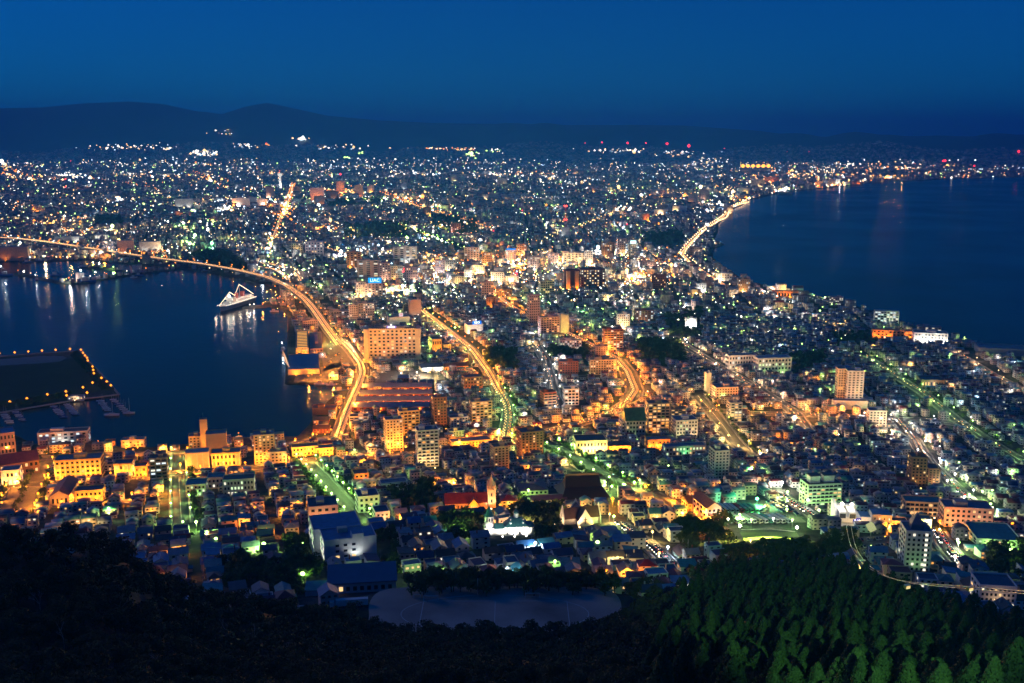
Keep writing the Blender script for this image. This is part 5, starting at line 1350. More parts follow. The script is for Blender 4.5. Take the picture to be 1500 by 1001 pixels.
# ------------------------------------------------------------------ green island in the harbour
def flat_lot(pxs, name, m, z):
    x, y = flat([a for a, b in pxs], [b for a, b in pxs], z)
    o = MB().prism(list(zip(x.tolist(), y.tolist()))[::-1], z - 1, z).obj(name, m)
    return setting(o)
flat_lot([(-60, 541), (0, 538), (80, 532), (100, 526), (112, 524), (126, 540), (150, 572), (128, 577), (60, 586), (0, 596), (-60, 600)], 'island_lawn', mat('island_grass', (.035, .042, .02), .95, .3, .03), 2.3)
flat_lot([(-60, 530), (0, 526.5), (60, 521.8), (92, 521.8), (98, 524.5), (88, 529.5), (60, 532), (0, 535.5), (-60, 538)], 'island_plaza', pave, 2.34)
ip_ = polys[1]
qm = MB()
for a, b in zip(ip_[:-2], ip_[1:-1]):
    d = (b - a) / np.hypot(*(b - a))
    n_ = np.array([-d[1], d[0]]) * 3.0
    for s_ in (1,):
        v = [(*a, 1.0), (*b, 1.0), (*(b + n_ * (1 if (np.dot(n_, ip_.mean(0) - a) > 0) else -1)), 1.0), (*(a + n_ * (1 if (np.dot(n_, ip_.mean(0) - a) > 0) else -1)), 1.0)]
        qm.add(v + [(x, y, 2.42) for x, y, z in v], [(0, 1, 5, 4), (1, 2, 6, 5), (2, 3, 7, 6), (3, 0, 4, 7), (4, 5, 6, 7)])
setting(qm.obj('quay', conc))
B('clubhouse', 'small white lit clubhouse among the island lamps', 'clubhouse', 101, 123, 586, 580, 'white', 'slate', 'grid', 1, 1, ('warm', 'white'), 8, 8, ('P', 3000, 1), '')
# ------------------------------------------------------------------ boats
def hull(m, L, bw_, h, mi=0, z0=-.4):
    st = [(-.5, .72, 1), (-.2, 1, 1), (.15, .95, 1.02), (.38, .5, 1.12), (.5, .04, 1.25)]
    v = []
    for u, k, s in st:
        v += [(u * L, -bw_ / 2 * k, h * s), (u * L * .94, -bw_ / 2 * k * .6, z0), (u * L * .94, bw_ / 2 * k * .6, z0), (u * L, bw_ / 2 * k, h * s)]
    f = []
    for k in range(len(st) - 1):
        a, b = k * 4, k * 4 + 4
        f += [(a, b, b + 1, a + 1), (a + 1, b + 1, b + 2, a + 2), (a + 2, b + 2, b + 3, a + 3), (a + 3, b + 3, b, a)]
    f += [(0, 1, 2, 3), (16, 19, 18, 17)]
    return m.add(v, f, mi)
HM = {}
def boat_mesh(k):
    if not HM:
        HM['hull'] = hull(MB(), 9.5, 2.9, 1.1).mesh('hull', mat('boat_white', (.75, .76, .78), .35, .08))
        HM['blue'] = hull(MB(), 9.5, 2.9, 1.1).mesh('hull', mat('boat_blue', (.05, .12, .35), .35, .08))
        HM['cabin'] = MB().extr([(-1.8, 1.05), (-1.8, 1.6), (1.0, 1.6), (2.0, 1.15)], -.9, .9).mesh('cabin', mat('boat_cream', (.6, .6, .58), .4, .05))
        HM['mast'] = MB().tube((.6, 0, 1.1), (.6, 0, 13), .11, .06, 6).mesh('mast', trimm)
        HM['boom'] = MB().tube((.5, 0, 2.2), (-3.4, 0, 2.2), .2, .16, 6).mesh('boom', mat('sail_cover', (.06, .12, .3), .8))
        HM['house'] = MB().box(-2.4, .6, -1, 1, 1.1, 2.9).box(-1.8, .2, -.8, .8, 2.91, 3.1).mesh('wheelhouse', trimm)
        HM['derrick'] = MB().tube((-3, 0, 1), (-3, 0, 6.5), .12, .08, 6).tube((-3, 0, 5.6), (.5, 0, 4.4), .07, .07, 5).mesh('derrick', steel)
        HM['lamp'] = MB().lathe([(.05, 6.2), (.5, 6.8), (.05, 7.4)], 6, (-3, 0)).mesh('mast_lamp', glow('boat_lamp', (.75, .95, 1), 12))
    return HM[k]
def sailboat(px, py, rz, s=1.0, sail=True, c='hull'):
    x, y = flat(px, py, 0)
    t = thing('sailing_boat' if sail else 'motor_boat', 'x', 'boat', (float(x), float(y), 0), rz, 'boats in the marina')
    t.scale = (s, s, s)
    link('hull', boat_mesh(c), t); link('cabin', boat_mesh('cabin'), t)
    if sail:
        link('mast', boat_mesh('mast'), t); link('boom', boat_mesh('boom'), t)
    auto.append((t, ('white' if c == 'hull' else 'blue') + (' sailing boat' if sail else ' motor boat'), px, py))
random.seed(9)
ANCH += [('the island lamp quay', 60, 590), ('the island clubhouse', 112, 583), ('the marina end', 170, 600)]
for (x0, y0), (x1, y1), n in [((5, 606), (15, 620), 7), ((23, 604), (34, 617), 7), ((79, 596), (93, 612), 8), ((98, 593), (111, 608), 8), ((147, 588), (158, 602), 8), ((166, 586), (184, 603), 8)]:
    for k in range(n):
        f = k / (n - 1)
        sailboat(x0 + (x1 - x0) * f, y0 + (y1 - y0) * f, R(8 + random.uniform(-4, 4)), random.uniform(.85, 1.1), random.random() < (.8 if x0 > 120 or x0 < 30 else .25), 'hull' if random.random() < .85 else 'blue')
sailboat(164, 609, R(6), 1.9); sailboat(189, 606, R(8), 1.5)
def workboat(px, py, rz, s, lit, lab):
    x, y = flat(px, py, 0)
    t = thing('fishing_boat', lab, 'fishing boat', (float(x), float(y), 0), rz)
    t.scale = (s, s, s)
    for k in ('blue' if s > 2 else 'hull', 'house', 'derrick'):
        link(boat_mesh(k).name.split('.')[0], boat_mesh(k), t)
    if lit:
        link('mast_lamp', boat_mesh('lamp'), t)
        light('deck_light', (-1, 0, 7), (.75, .95, 1), 2600 * s, t, .4)
for a in [(9, 404, 8, 4.2, 1, 'blue work ship moored at the left tip of the harbour mole'), (54, 411, 95, 2.6, 1, 'brightly lit small ship at the end of the harbour mole'), (128, 414, 12, 5.2, 1, 'long white lit ship moored along the harbour mole'), (146, 410, 15, 3.4, 1, 'lit trawler behind the long white ship at the mole'), (82, 404, 0, 3.6, 0, 'dark trawler inside the harbour mole'), (204, 404, 14, 2.8, 0, 'dark fishing boat at the right part of the mole'),
          (120, 392, 0, 2.4, 0, 'dark fishing boat by the inner spit'), (236, 388, 8, 2.6, 0, 'white boat moored under the elevated highway'), (40, 385, 40, 3, 0, 'white fishing boat at the fish market quay'), (60, 383, 10, 3, 0, 'second fishing boat at the fish market quay'), (88, 378, 8, 3, 0, 'fishing boat before the green lit quay'), (415, 514, 88, 2.6, 1, 'green white lit sightseeing boat at the pier end'), (470, 564, 4, 2.4, 0, 'white boat moored left of the bay bridge'), (487, 565, 4, 2.2, 0, 'white boat moored nearest the bay bridge'), (499, 574, 6, 2.6, 0, 'white tour boat in the inner basin by the road'), (402, 457, 4, 2.2, 0, 'dark low barge off the orange quay'), (300, 398, 10, 2.4, 0, 'fishing boat on the shore beside the green tinted quay'), (196, 407, 12, 2.2, 0, 'small fishing boat at the mole bend')]:
    workboat(a[0], a[1], R(a[2]), a[3] * .8, a[4], a[5])
# museum ship dressed with strings of lamps
A, Bq = np.array(flat(322, 457, 0)).T, np.array(flat(372, 441, 0)).T
ctr = (A + Bq) / 2
dv = A - Bq
L = float(np.hypot(*dv))
t = thing('museum_ship', 'white moored museum ship outlined with strings of bright lamps', 'ship', (float(ctr[0]), float(ctr[1]), 0), math.atan2(dv[1], dv[0]))
hull(MB(), L, 18, 7.5, 0, -1).obj('hull', mat('ship_navy', (.03, .07, .2), .4, .1), t)
hull(MB(), L * .995, 18.3, 9.2, 0, 7.0).obj('hull_stripe', white, t)
MB().box(-L * .4, L * .3, -7.5, 7.5, 9.0, 14).obj('superstructure', white, t)
MB().box(-L * .36, L * .22, -6.5, 6.5, 14.01, 17.5).obj('upper_deck', white, t)
MB().box(L * .14, L * .24, -8.5, 8.5, 17.51, 22).obj('bridge', white, t)
for u in (.02, -.16):
    MB().extr([(u * L - 4, 17.5), (u * L - 4.6, 27), (u * L + 2.6, 27), (u * L + 3.5, 17.5)], -3, 3).obj('funnel', mat('ship_red', (.4, .06, .04), .5), t)
MB().tube((L * .2, 0, 22), (L * .2, 0, 32), .6, .3, 6).obj('mast', trimm, t); MB().tube((-L * .08, 0, 17), (-L * .08, 0, 42), .7, .3, 6).obj('mast', trimm, t)
bulb = glow('ship_bulb', (1, .8, .5), 5)
line_pts = [(L * .5, 0, 12), (L * .2, 0, 32), (L * .06, 0, 23), (-L * .08, 0, 42), (-L * .36, 0, 24), (-L * .5, 0, 14)]
m = MB()
for a, b in zip(line_pts[:-1], line_pts[1:]):
    n = int(np.linalg.norm(np.subtract(a, b)) / 2.6)
    for k in range(n):
        q = np.array(a) + (np.array(b) - a) * k / n
        m.lathe([(.05, q[2] - .7), (.7, q[2]), (.05, q[2] + .7)], 5, (q[0], q[1]))
setting(m.obj('light_string', bulb, t), 'stuff')
m = MB()
for k in range(int(L / 4)):
    u = -L * .45 + k * 4 * .93
    for y in (-9.2, 9.2):
        m.lathe([(.05, 9.9), (.55, 10.4), (.05, 10.9)], 5, (u, y))
setting(m.obj('deck_lamps', glow('deck_bulb', (1, .95, .8), 5), t), 'stuff')
for k in range(10):
    link('window', win_mesh('white'), t, (-L * .36 + k * L * .065, 7.6, 11.5), 0, (2.4, .2, 1.4)); link('window', win_mesh('white'), t, (-L * .36 + k * L * .065, -7.6, 11.5), 0, (2.4, .2, 1.4))
for u in (-.3, -.1, .1, .3, .45):
    for y in (-13, 13):
        light('deck_light', (u * L, y, 18), (1, .92, .72), 4500, t, 1)
MB().lathe([(.3, 23), (2.2, 25), (.3, 27)], 8, (L * .22, 0)).obj('searchlight', glow('searchlight', (1, 1, .85), 30), t)
# ------------------------------------------------------------------ where scattered houses may stand
PARKS = [[(1062, 809), (1215, 807), (1230, 826), (1062, 836)], [(712, 516), (758, 516), (758, 541), (712, 541)], [(804, 512), (862, 510), (862, 527), (804, 527)], [(932, 502), (1000, 500), (1004, 532), (940, 532)], [(972, 460), (1026, 468), (1026, 498), (980, 496)], [(1222, 491), (1286, 488), (1290, 506), (1226, 509)],
         [(1158, 524), (1206, 520), (1210, 540), (1162, 546)], [(746, 736), (826, 740), (830, 792), (752, 796)], [(985, 772), (1070, 766), (1080, 800), (1000, 812)], [(640, 764), (716, 760), (716, 800), (650, 800)], [(548, 792), (582, 790), (585, 852), (560, 856)], [(566, 716), (640, 716), (640, 750), (574, 750)],
         [(1440, 800), (1500, 796), (1500, 850), (1450, 850)], [(420, 798), (470, 796), (470, 860), (430, 868)], [(320, 822), (440, 832), (440, 880), (330, 868)], [(1004, 452), (1030, 455), (1030, 470), (1004, 470)], [(1196, 800), (1250, 790), (1256, 830), (1200, 830)],
         [(630, 318), (700, 322), (700, 345), (640, 345)], [(505, 330), (600, 326), (600, 350), (505, 352)], [(140, 318), (180, 318), (180, 330), (140, 330)], [(940, 345), (1000, 340), (1000, 362), (940, 362)], [(280, 375), (330, 370), (370, 398), (310, 398)], [(470, 296), (560, 290), (560, 300), (480, 304)], [(600, 856), (900, 858), (900, 874), (600, 876)]]
PW = [poly_world(P) for P in PARKS]
def inside(x, y, P):
    x, y = np.asarray(x, float), np.asarray(y, float)
    ins = np.zeros(x.shape, bool)
    for (ax, ay), (bx_, by_) in zip(P, np.roll(P, -1, 0)):
        if ay != by_:
            ins ^= ((ay > y) != (by_ > y)) & (x < (bx_ - ax) * (y - ay) / (by_ - ay) + ax)
    return ins
def hill_zone(x, y):
    d, az = np.hypot(x, y), np.arctan2(x, y)
    dc = np.interp(az, c_az, c_dc)
    return d < dc + 18
def free(x, y, r=6.0, parks=True, road=3.0):
    ok = (land_sdf(x, y) > r + 6) & ~hill_zone(x, y)
    ok &= sdf_poly(x, y, polys[1]) < 5
    ok &= np.hypot((x - FIELD[0]) / 84, (y - FIELD[1]) / 46) > 1
    for P in (PW if parks else []) + KEEP:
        ok &= ~inside(x, y, P)
    for fx, fy, a, b, th in FOOT:
        near = (np.abs(x - fx) < a + 25) & (np.abs(y - fy) < a + 25)
        c, s = math.cos(th), math.sin(th)
        u, v = (x - fx) * c + (y - fy) * s, -(x - fx) * s + (y - fy) * c
        ok &= ~(near & (np.abs(u) < a + r) & (np.abs(v) < b + r))
    i = np.where(ok)[0]
    if len(i):
        ok[i] = road_gap(x[i], y[i]) > r * .7 + road
    return ok
def grid_town(dmin, dmax, th, pxlo, pxhi, wa=12.0, wb=12.5, na=4, nb=2, st=7.0):
    c, s = math.cos(R(th)), math.sin(R(th))
    n = int(dmax * 1.3 / wa)
    ia, ib = np.meshgrid(np.arange(-n, n), np.arange(-n, n))
    a = ia * wa + (ia // na) * st
    b = ib * wb + (ib // nb) * st
    x, y = (a * c - b * s).ravel(), (a * s + b * c).ravel()
    d = np.hypot(x, y)
    m = (d > dmin) & (d < dmax) & (np.abs(np.arctan2(x, y)) < R(29)) & (y > 0)
    x, y = x[m], y[m]
    z = terrain(x, y)
    px, py, dep = project(x, y, z)
    m = (px >= pxlo) & (px < pxhi)
    x, y, z, px, py = x[m], y[m], z[m], px[m], py[m]
    x = x + rng.uniform(-1.3, 1.3, len(x)); y = y + rng.uniform(-1.3, 1.3, len(x))
    street = np.zeros(len(x))
    return x, y, z, px, py
ZN = [(17, -400, 830), (6, 830, 1000), (9, 1000, 1240), (-6, 1240, 2100)]
HX = []
for th, lo, hi in ZN:
    x, y, z, px, py = grid_town(430, 2000, th, lo, hi)
    ok = free(x, y, 5.5)
    ok &= rng.random(len(x)) < .93
    HX.append(np.c_[x, y, z, px, py, np.full(len(x), th)][ok])
HX = np.concatenate(HX)
HX = HX[np.argsort(np.hypot(HX[:, 0], HX[:, 1]))]
# visible to the viewer? (the wooded spur hides the nearest ones)
tt = np.linspace(.25, .985, 40)
lx, ly = HX[:, 0][:, None] * tt, HX[:, 1][:, None] * tt
lz = H + (HX[:, 2] + 5 - H)[:, None] * tt
vis = (lz > terrain(lx, ly) - .5).all(1) & (HX[:, 3] > -30) & (HX[:, 3] < 1530)
HX = HX[vis | (np.hypot(HX[:, 0], HX[:, 1]) > 900)]
print('houses', len(HX))
# ------------------------------------------------------------------ the 300 nearest houses, each with its parts
WC = ['white', 'white', 'white', 'cream', 'grey', 'pale blue', 'tan', 'pink', 'white', 'pale green', 'cream']
RC = ['navy', 'navy', 'charcoal', 'slate', 'blue', 'blue', 'teal', 'red', 'plum', 'brown', 'slate', 'charcoal']
random.seed(31)
def house(x, y, z, th, px, py):
    wc, rc = random.choice(WC), random.choice(RC)
    turn = random.random() < .35
    w_, d_ = random.uniform(8.0, 11.5), random.uniform(7.0, 9.5)
    e = random.choice([3.2, 5.6, 5.8, 5.8, 6.1, 8.2])
    kind = random.choice(['gable', 'gable', 'hip', 'flat', 'shed', 'gable'])
    rh = random.uniform(1.6, 2.8)
    t = thing('house', 'x', 'house', (x, y, z), R(th + (90 if turn else 0) + random.uniform(-4, 4)), 'houses on the lower slope')
    x0, x1, y0, y1 = -w_ / 2, w_ / 2, -d_ / 2, d_ / 2
    m = MB().box(x0, x1, y0, y1, -3.5, e)
    if kind == 'gable':
        v = [(x, y, z_) for x in (x0 + .01, x1 - .01) for y, z_ in ((y0 + .01, e), (y1 - .01, e), (0, e + rh))]
        m.add(v, [(0, 2, 1), (3, 4, 5), (0, 3, 5, 2), (1, 2, 5, 4)])
    m.obj('wall', wm(wc), t)
    r = MB()
    o = .55
    if kind == 'gable':
        k = rh / (d_ / 2)
        pr = [(y0 - o, e - o * k + .02), (y0 - o, e - o * k + .25), (0, e + rh + .27), (y1 + o, e - o * k + .25), (y1 + o, e - o * k + .02), (0, e + rh + .03)]
        v = [(xx, a, b) for xx in (x0 - o, x1 + o) for a, b in pr]
        r.add(v, [(0, 1, 7, 6), (1, 2, 8, 7), (2, 3, 9, 8), (3, 4, 10, 9), (4, 5, 11, 10), (5, 0, 6, 11), (0, 5, 2, 1), (5, 4, 3, 2), (6, 7, 8, 11), (11, 8, 9, 10)])
    elif kind == 'hip':
        g = min(w_, d_) * .48
        a, b = (x0 + g, x1 - g) if w_ > d_ else (-.2, .2)
        r.add([(x0 - o, y0 - o, e), (x1 + o, y0 - o, e), (x1 + o, y1 + o, e), (x0 - o, y1 + o, e), (a, 0, e + rh), (b, 0, e + rh)], [(0, 1, 5, 4), (1, 2, 5), (2, 3, 4, 5), (3, 0, 4), (3, 2, 1, 0)])
    elif kind == 'shed':
        r.add([(x0 - o, y0 - o, e + .02), (x1 + o, y0 - o, e + .02), (x1 + o, y1 + o, e + 1.3), (x0 - o, y1 + o, e + 1.3), (x0 - o, y0 - o, e + .3), (x1 + o, y0 - o, e + .3), (x1 + o, y1 + o, e + 1.6), (x0 - o, y1 + o, e + 1.6)], [(0, 1, 5, 4), (1, 2, 6, 5), (2, 3, 7, 6), (3, 0, 4, 7), (4, 5, 6, 7), (3, 2, 1, 0)])
        MB().box(x0 + .02, x1 - .02, y0 + 3, y1 - .02, e, e + .7).obj('upper_wall', wm(wc), t)
    else:
        r.box(x0 + .2, x1 - .2, y0 + .2, y1 - .2, e + .003, e + .15)
        MB().box(x0 - .1, x1 + .1, y0 - .1, y0 + .2, e + .004, e + .6).box(x0 - .1, x1 + .1, y1 - .2, y1 + .1, e + .004, e + .6).box(x0 - .1, x0 + .2, y0 + .2, y1 - .2, e + .004, e + .6).box(x1 - .2, x1 + .1, y0 + .2, y1 - .2, e + .004, e + .6).obj('parapet', wm(wc), t)
    ro = r.obj('roof', rm(rc), t)
    if random.random() < .35:
        cx_, cy_ = random.uniform(-.25, .25) * w_, random.uniform(.1, .3) * d_
        MB().box(cx_ - .35, cx_ + .35, cy_ - .35, cy_ + .35, e, e + rh + 1.2).obj('chimney', wm('brick red' if random.random() < .5 else 'grey'), ro)
    if random.random() < .4:
        an = MB().box(x0 + .6, x0 + w_ * .5, y0 - 2.6, y0 - .003, -3.5, 2.7).obj('porch', wm(wc), t)
        MB().box(x0 + .3, x0 + w_ * .5 + .3, y0 - 2.9, y0 - .004, 2.71, 2.95).obj('porch_roof', rm(rc), an)
    fl = 1 if e < 4 else (2 if e < 7 else 3)
    lit = random.random() < .36
    wk = random.choice(['warm', 'warm', 'orange', 'white', 'white'])
    sx = 1 if math.degrees(math.atan2(x, y)) < 0 else -1
    nb = random.choice([2, 2, 3])
    faces = [('x', y0, -1), ('y', x1 if sx > 0 else x0, sx)] if not turn else [('y', x0, -1), ('x', y0 if sx > 0 else y0, -1)]
    for r_ in range(fl):
        for b in range(nb):
            k = wk if lit and random.random() < .4 else 'dark'
            if faces[0][0] == 'x':
                link('window', win_mesh(k), t, (x0 + (b + .5) * w_ / nb, y0 - .03, 1.6 + r_ * 2.8), 0, (random.choice([1.3, 1.7]), .14, 1.15))
            else:
                link('window', win_mesh(k), t, (x0 - .03, y0 + (b + .5) * d_ / nb, 1.6 + r_ * 2.8), 0, (.14, random.choice([1.3, 1.7]), 1.15))
        k = wk if lit and random.random() < .4 else 'dark'
        if faces[1][0] == 'y':
            link('window', win_mesh(k), t, (faces[1][1] + sx * .03, random.uniform(-.2, .2) * d_, 1.6 + r_ * 2.8), 0, (.14, 1.4, 1.15))
        else:
            link('window', win_mesh(k), t, (random.uniform(-.2, .2) * w_, y0 - .03, 1.6 + r_ * 2.8), 0, (1.4, .14, 1.15))
    link('door', MBdoor, t, (x0 + w_ * .72, y0 - .03, 1.0), 0, (1, .12, 2.1)) if not turn else link('door', MBdoor, t, (x0 - .03, y0 + d_ * .72, 1.0), 0, (.12, 1, 2.1))
    sz = {1: 'low ', 2: '', 3: 'tall '}[fl]
    auto.append((t, '%s%s house with %s %s roof' % (sz, wc, rc, {'gable': 'gabled', 'hip': 'hipped', 'flat': 'flat', 'shed': 'sloping'}[kind]), px, py))
MBdoor = MB().box(-.5, .5, -.5, .5, -.5, .5).mesh('door', mat('door_brown', (.12, .07, .05), .6))
NH = 300
for r in HX[:NH]:
    house(*[float(v) for v in (r[0], r[1], r[2], r[5], r[3], r[4])])
# ------------------------------------------------------------------ the rest of the town: one mass
def wall_mat(name, cols, litf, strength):
    m, t, b = nodes_of(name)
    uv = t.nodes.new('ShaderNodeUVMap')
    sep = t.nodes.new('ShaderNodeSeparateXYZ')
    t.links.new(uv.outputs[0], sep.inputs[0])
    def mth(op, a, bb=None, c=None):
        n = t.nodes.new('ShaderNodeMath'); n.operation = op
        for i, vv in enumerate((a, bb, c)):
            if vv is None:
                continue
            if isinstance(vv, (int, float)):
                n.inputs[i].default_value = vv
            else:
                t.links.new(vv, n.inputs[i])
        return n.outputs[0]
    cu, cv = mth('DIVIDE', sep.outputs[0], 3.2), mth('DIVIDE', sep.outputs[1], 2.9)
    fu, fv = mth('FRACT', cu), mth('FRACT', cv)
    mask = mth('MULTIPLY', mth('MULTIPLY', mth('GREATER_THAN', fu, .26), mth('LESS_THAN', fu, .74)), mth('MULTIPLY', mth('GREATER_THAN', fv, .34), mth('LESS_THAN', fv, .74)))
    cmb = t.nodes.new('ShaderNodeCombineXYZ')
    t.links.new(mth('FLOOR', cu), cmb.inputs[0]); t.links.new(mth('FLOOR', cv), cmb.inputs[1])
    wn = t.nodes.new('ShaderNodeTexWhiteNoise'); wn.noise_dimensions = '2D'
    t.links.new(cmb.outputs[0], wn.inputs['Vector'])
    lit = mth('MULTIPLY', mask, mth('GREATER_THAN', wn.outputs['Value'], 1 - litf))
    mx = t.nodes.new('ShaderNodeMix'); mx.data_type = 'RGBA'
    t.links.new(mask, mx.inputs[0])
    mx.inputs[6].default_value = (*cols, 1); mx.inputs[7].default_value = (.015, .02, .028, 1)
    t.links.new(mx.outputs[2], b.inputs['Base Color'])
    cr = t.nodes.new('ShaderNodeValToRGB')
    cr.color_ramp.interpolation = 'CONSTANT'
    cr.color_ramp.elements[0].color = (1, .6, .22, 1)
    cr.color_ramp.elements[1].position = .45; cr.color_ramp.elements[1].color = (1, .92, .7, 1)
    el = cr.color_ramp.elements.new(.8); el.color = (.75, .95, 1, 1)
    sp = t.nodes.new('ShaderNodeSeparateColor')
    t.links.new(wn.outputs['Color'], sp.inputs[0]); t.links.new(sp.outputs[1], cr.inputs[0])
    t.links.new(cr.outputs[0], b.inputs['Emission Color'])
    t.links.new(mth('MULTIPLY', lit, strength), b.inputs['Emission Strength'])
    b.inputs['Roughness'].default_value = .75
    m.cycles.emission_sampling = 'NONE'
    return m
def mass(name, A, litf, strength, label, hscale=1.0, pflat=.35):
    """A: x, y, z, th(deg), w, d, h"""
    n = len(A)
    x, y, z, th, w_, d_, h = A.T
    c, s = np.cos(np.radians(th)), np.sin(np.radians(th))
    flatr = rng.random(n) < pflat
    rh = np.where(flatr, .25, d_ * rng.uniform(.18, .3, n))
    lx = np.array([-1, 1, 1, -1, -1, 1, 1, -1, -1, 1]) * .5
    ly = np.array([-1, -1, 1, 1, -1, -1, 1, 1, 0, 0]) * .5
    lz = np.array([0, 0, 0, 0, 1, 1, 1, 1, 1, 1])
    X, Y = lx[None] * w_[:, None], ly[None] * d_[:, None]
    Z = np.where(lz[None] > 0, h[:, None], -3.5) + 0 * X
    Z[:, 8:] += rh[:, None]
    V = np.stack([x[:, None] + X * c[:, None] - Y * s[:, None], y[:, None] + X * s[:, None] + Y * c[:, None], z[:, None] + Z], -1).reshape(-1, 3)
    q = np.array([(0, 1, 5, 4), (1, 2, 6, 5), (2, 3, 7, 6), (3, 0, 4, 7), (4, 5, 9, 8), (6, 7, 8, 9)])
    tr = np.array([(5, 6, 9), (7, 4, 8)])
    base = (np.arange(n) * 10)[:, None, None]
    Q = (base + q[None]).reshape(-1, 4)
    T = (base + tr[None]).reshape(-1, 3)
    nw, nr = len(WALLM), len(ROOFM)
    wi, ri = rng.integers(0, nw, n), nw + rng.integers(0, nr, n)
    fq = np.stack([wi, wi, wi, wi, ri, ri], 1).ravel()
    ft = np.stack([wi, wi], 1).ravel()
    U0 = (rng.integers(0, 4000, n) * 3.2)[:, None]
    H3 = h[:, None] + 3.5
    uvq = np.zeros((n, 6, 4, 2))
    for k, wd in enumerate((w_, d_, w_, d_)):
        uvq[:, k, :, 0] = U0 + k * 64 + np.array([0, 1, 1, 0])[None] * (np.maximum(1, np.round(wd / 3.2)) * 3.2)[:, None]
        uvq[:, k, :, 1] = np.array([-1, -1, 1, 1])[None] * 0 + np.where(np.array([0, 0, 1, 1])[None] > 0, h[:, None], -3.5)
    uvt = np.full((n * 2, 3, 2), .05)
    me = mesh_np(name, V, [Q, T], WALLM + ROOFM, np.concatenate([fq, ft]), np.concatenate([uvq.reshape(-1, 2), uvt.reshape(-1, 2)]))
    return setting(link(name, me), 'stuff', label)
WALLM = [wall_mat('town_wall_' + k.replace(' ', '_'), tuple(.85 * v for v in WALL[k]), .065, 1.2) for k in ('white', 'cream', 'grey', 'pale blue', 'tan', 'pink', 'mauve')]
ROOFM = [rm(k) for k in ('navy', 'charcoal', 'slate', 'blue', 'teal', 'red', 'plum', 'slate', 'pale grey', 'charcoal')]
r = HX[NH:]
n = len(r)
mass('closely_built_houses', np.c_[r[:, 0], r[:, 1], r[:, 2], r[:, 5] + np.where(rng.random(n) < .35, 90, 0) + rng.normal(0, 2, n), rng.uniform(8, 11.5, n), rng.uniform(7, 9.5, n), rng.choice([3.2, 5.6, 5.9, 6.2, 8.5, 9], n)], .16, 1.5, 'densely packed low houses covering the town between the streets')
MX = []
for th, lo, hi in [(17, -400, 760), (0, 760, 960), (-4, 960, 2100)]:
    x, y, z, px, py = grid_town(2000, 4600, th, lo, hi, 14.5, 15, 4, 2, 9)
    ok = free(x, y, 6, True, 2.5) & (rng.random(len(x)) < .85)
    MX.append(np.c_[x, y, z, np.full(len(x), th)][ok])
MX = np.concatenate(MX)
n = len(MX)
big = rng.random(n) < .10
mass('distant_houses', np.c_[MX[:, 0], MX[:, 1], MX[:, 2], MX[:, 3] + np.where(rng.random(n) < .4, 90, 0), np.where(big, rng.uniform(13, 22, n), rng.uniform(8, 12, n)), np.where(big, rng.uniform(10, 14, n), rng.uniform(7, 10, n)), np.where(big, rng.uniform(8, 20, n), rng.choice([3.5, 6, 6, 8.5], n))], .16, 1.5, 'far low houses and small blocks spreading across the plain', 1, .45)
k = 52000
rr = np.sqrt(rng.uniform(4600 ** 2, 14500 ** 2, k)); aa = rng.uniform(R(-29), R(29), k)
x, y = rr * np.sin(aa), rr * np.cos(aa)
ok = land_sdf(x, y) > 20
ok &= rng.random(k) < np.clip(1.5 - rr / 14500, .2, 1)
i = np.where(ok)[0]; ok[i] &= road_gap(x[i], y[i]) > 12
x, y, rr = x[ok], y[ok], rr[ok]; n = len(x)
big = rng.random(n) < .12
mass('farthest_houses', np.c_[x, y, terrain(x, y), rng.choice([10, 35, -20], n) + rng.normal(0, 3, n), np.where(big, rng.uniform(20, 45, n), rng.uniform(10, 18, n)), np.where(big, rng.uniform(14, 24, n), rng.uniform(9, 14, n)), np.where(big, rng.uniform(9, 24, n), rng.uniform(5, 9, n))], .1, 1.4, 'farthest part of the town reading as a fine grain of small buildings', 1, .5)
# ------------------------------------------------------------------ trees
def leaf_mat(name, a, b_):
    m, t, b = nodes_of(name)
    oi = t.nodes.new('ShaderNodeObjectInfo')
    gm = t.nodes.new('ShaderNodeNewGeometry')
    ad = t.nodes.new('ShaderNodeMath'); ad.operation = 'MULTIPLY_ADD'; ad.inputs[1].default_value = .5
    t.links.new(oi.outputs['Random'], ad.inputs[0])
    hm = t.nodes.new('ShaderNodeMath'); hm.operation = 'MULTIPLY'; hm.inputs[1].default_value = .5
    t.links.new(gm.outputs['Random Per Island'], hm.inputs[0]); t.links.new(hm.outputs[0], ad.inputs[2])
    mx = t.nodes.new('ShaderNodeMix'); mx.data_type = 'RGBA'
    mx.inputs[6].default_value = (*a, 1); mx.inputs[7].default_value = (*b_, 1)
    t.links.new(ad.outputs[0], mx.inputs[0])
    t.links.new(mx.outputs[2], b.inputs['Base Color'])
    b.inputs['Roughness'].default_value = .7
    b.inputs['Specular IOR Level'].default_value = .15
    return m
LEAF = leaf_mat('broad_leaves', (.05, .062, .03), (.10, .10, .045))
NEED = leaf_mat('cedar_sprays', (.016, .04, .02), (.075, .125, .045))
STREET = leaf_mat('street_leaves', (.05, .085, .025), (.09, .13, .04))
bark = mat('bark', (.07, .055, .045), .9, .3, 2)
def quads(P, N, S, up=None):
    """leaf faces: centres P, normals N, half sizes S"""
    n = len(P)
    a = np.cross(N, rng.normal(size=(n, 3)))
    a /= np.linalg.norm(a, axis=1)[:, None] + 1e-9
    b = np.cross(N, a)
    b /= np.linalg.norm(b, axis=1)[:, None] + 1e-9
    S = S[:, None]
    V = np.stack([P + a * S, P + b * S * .75, P - a * S, P - b * S * .75], 1).reshape(-1, 3)
    return V, np.arange(n * 4).reshape(n, 4)
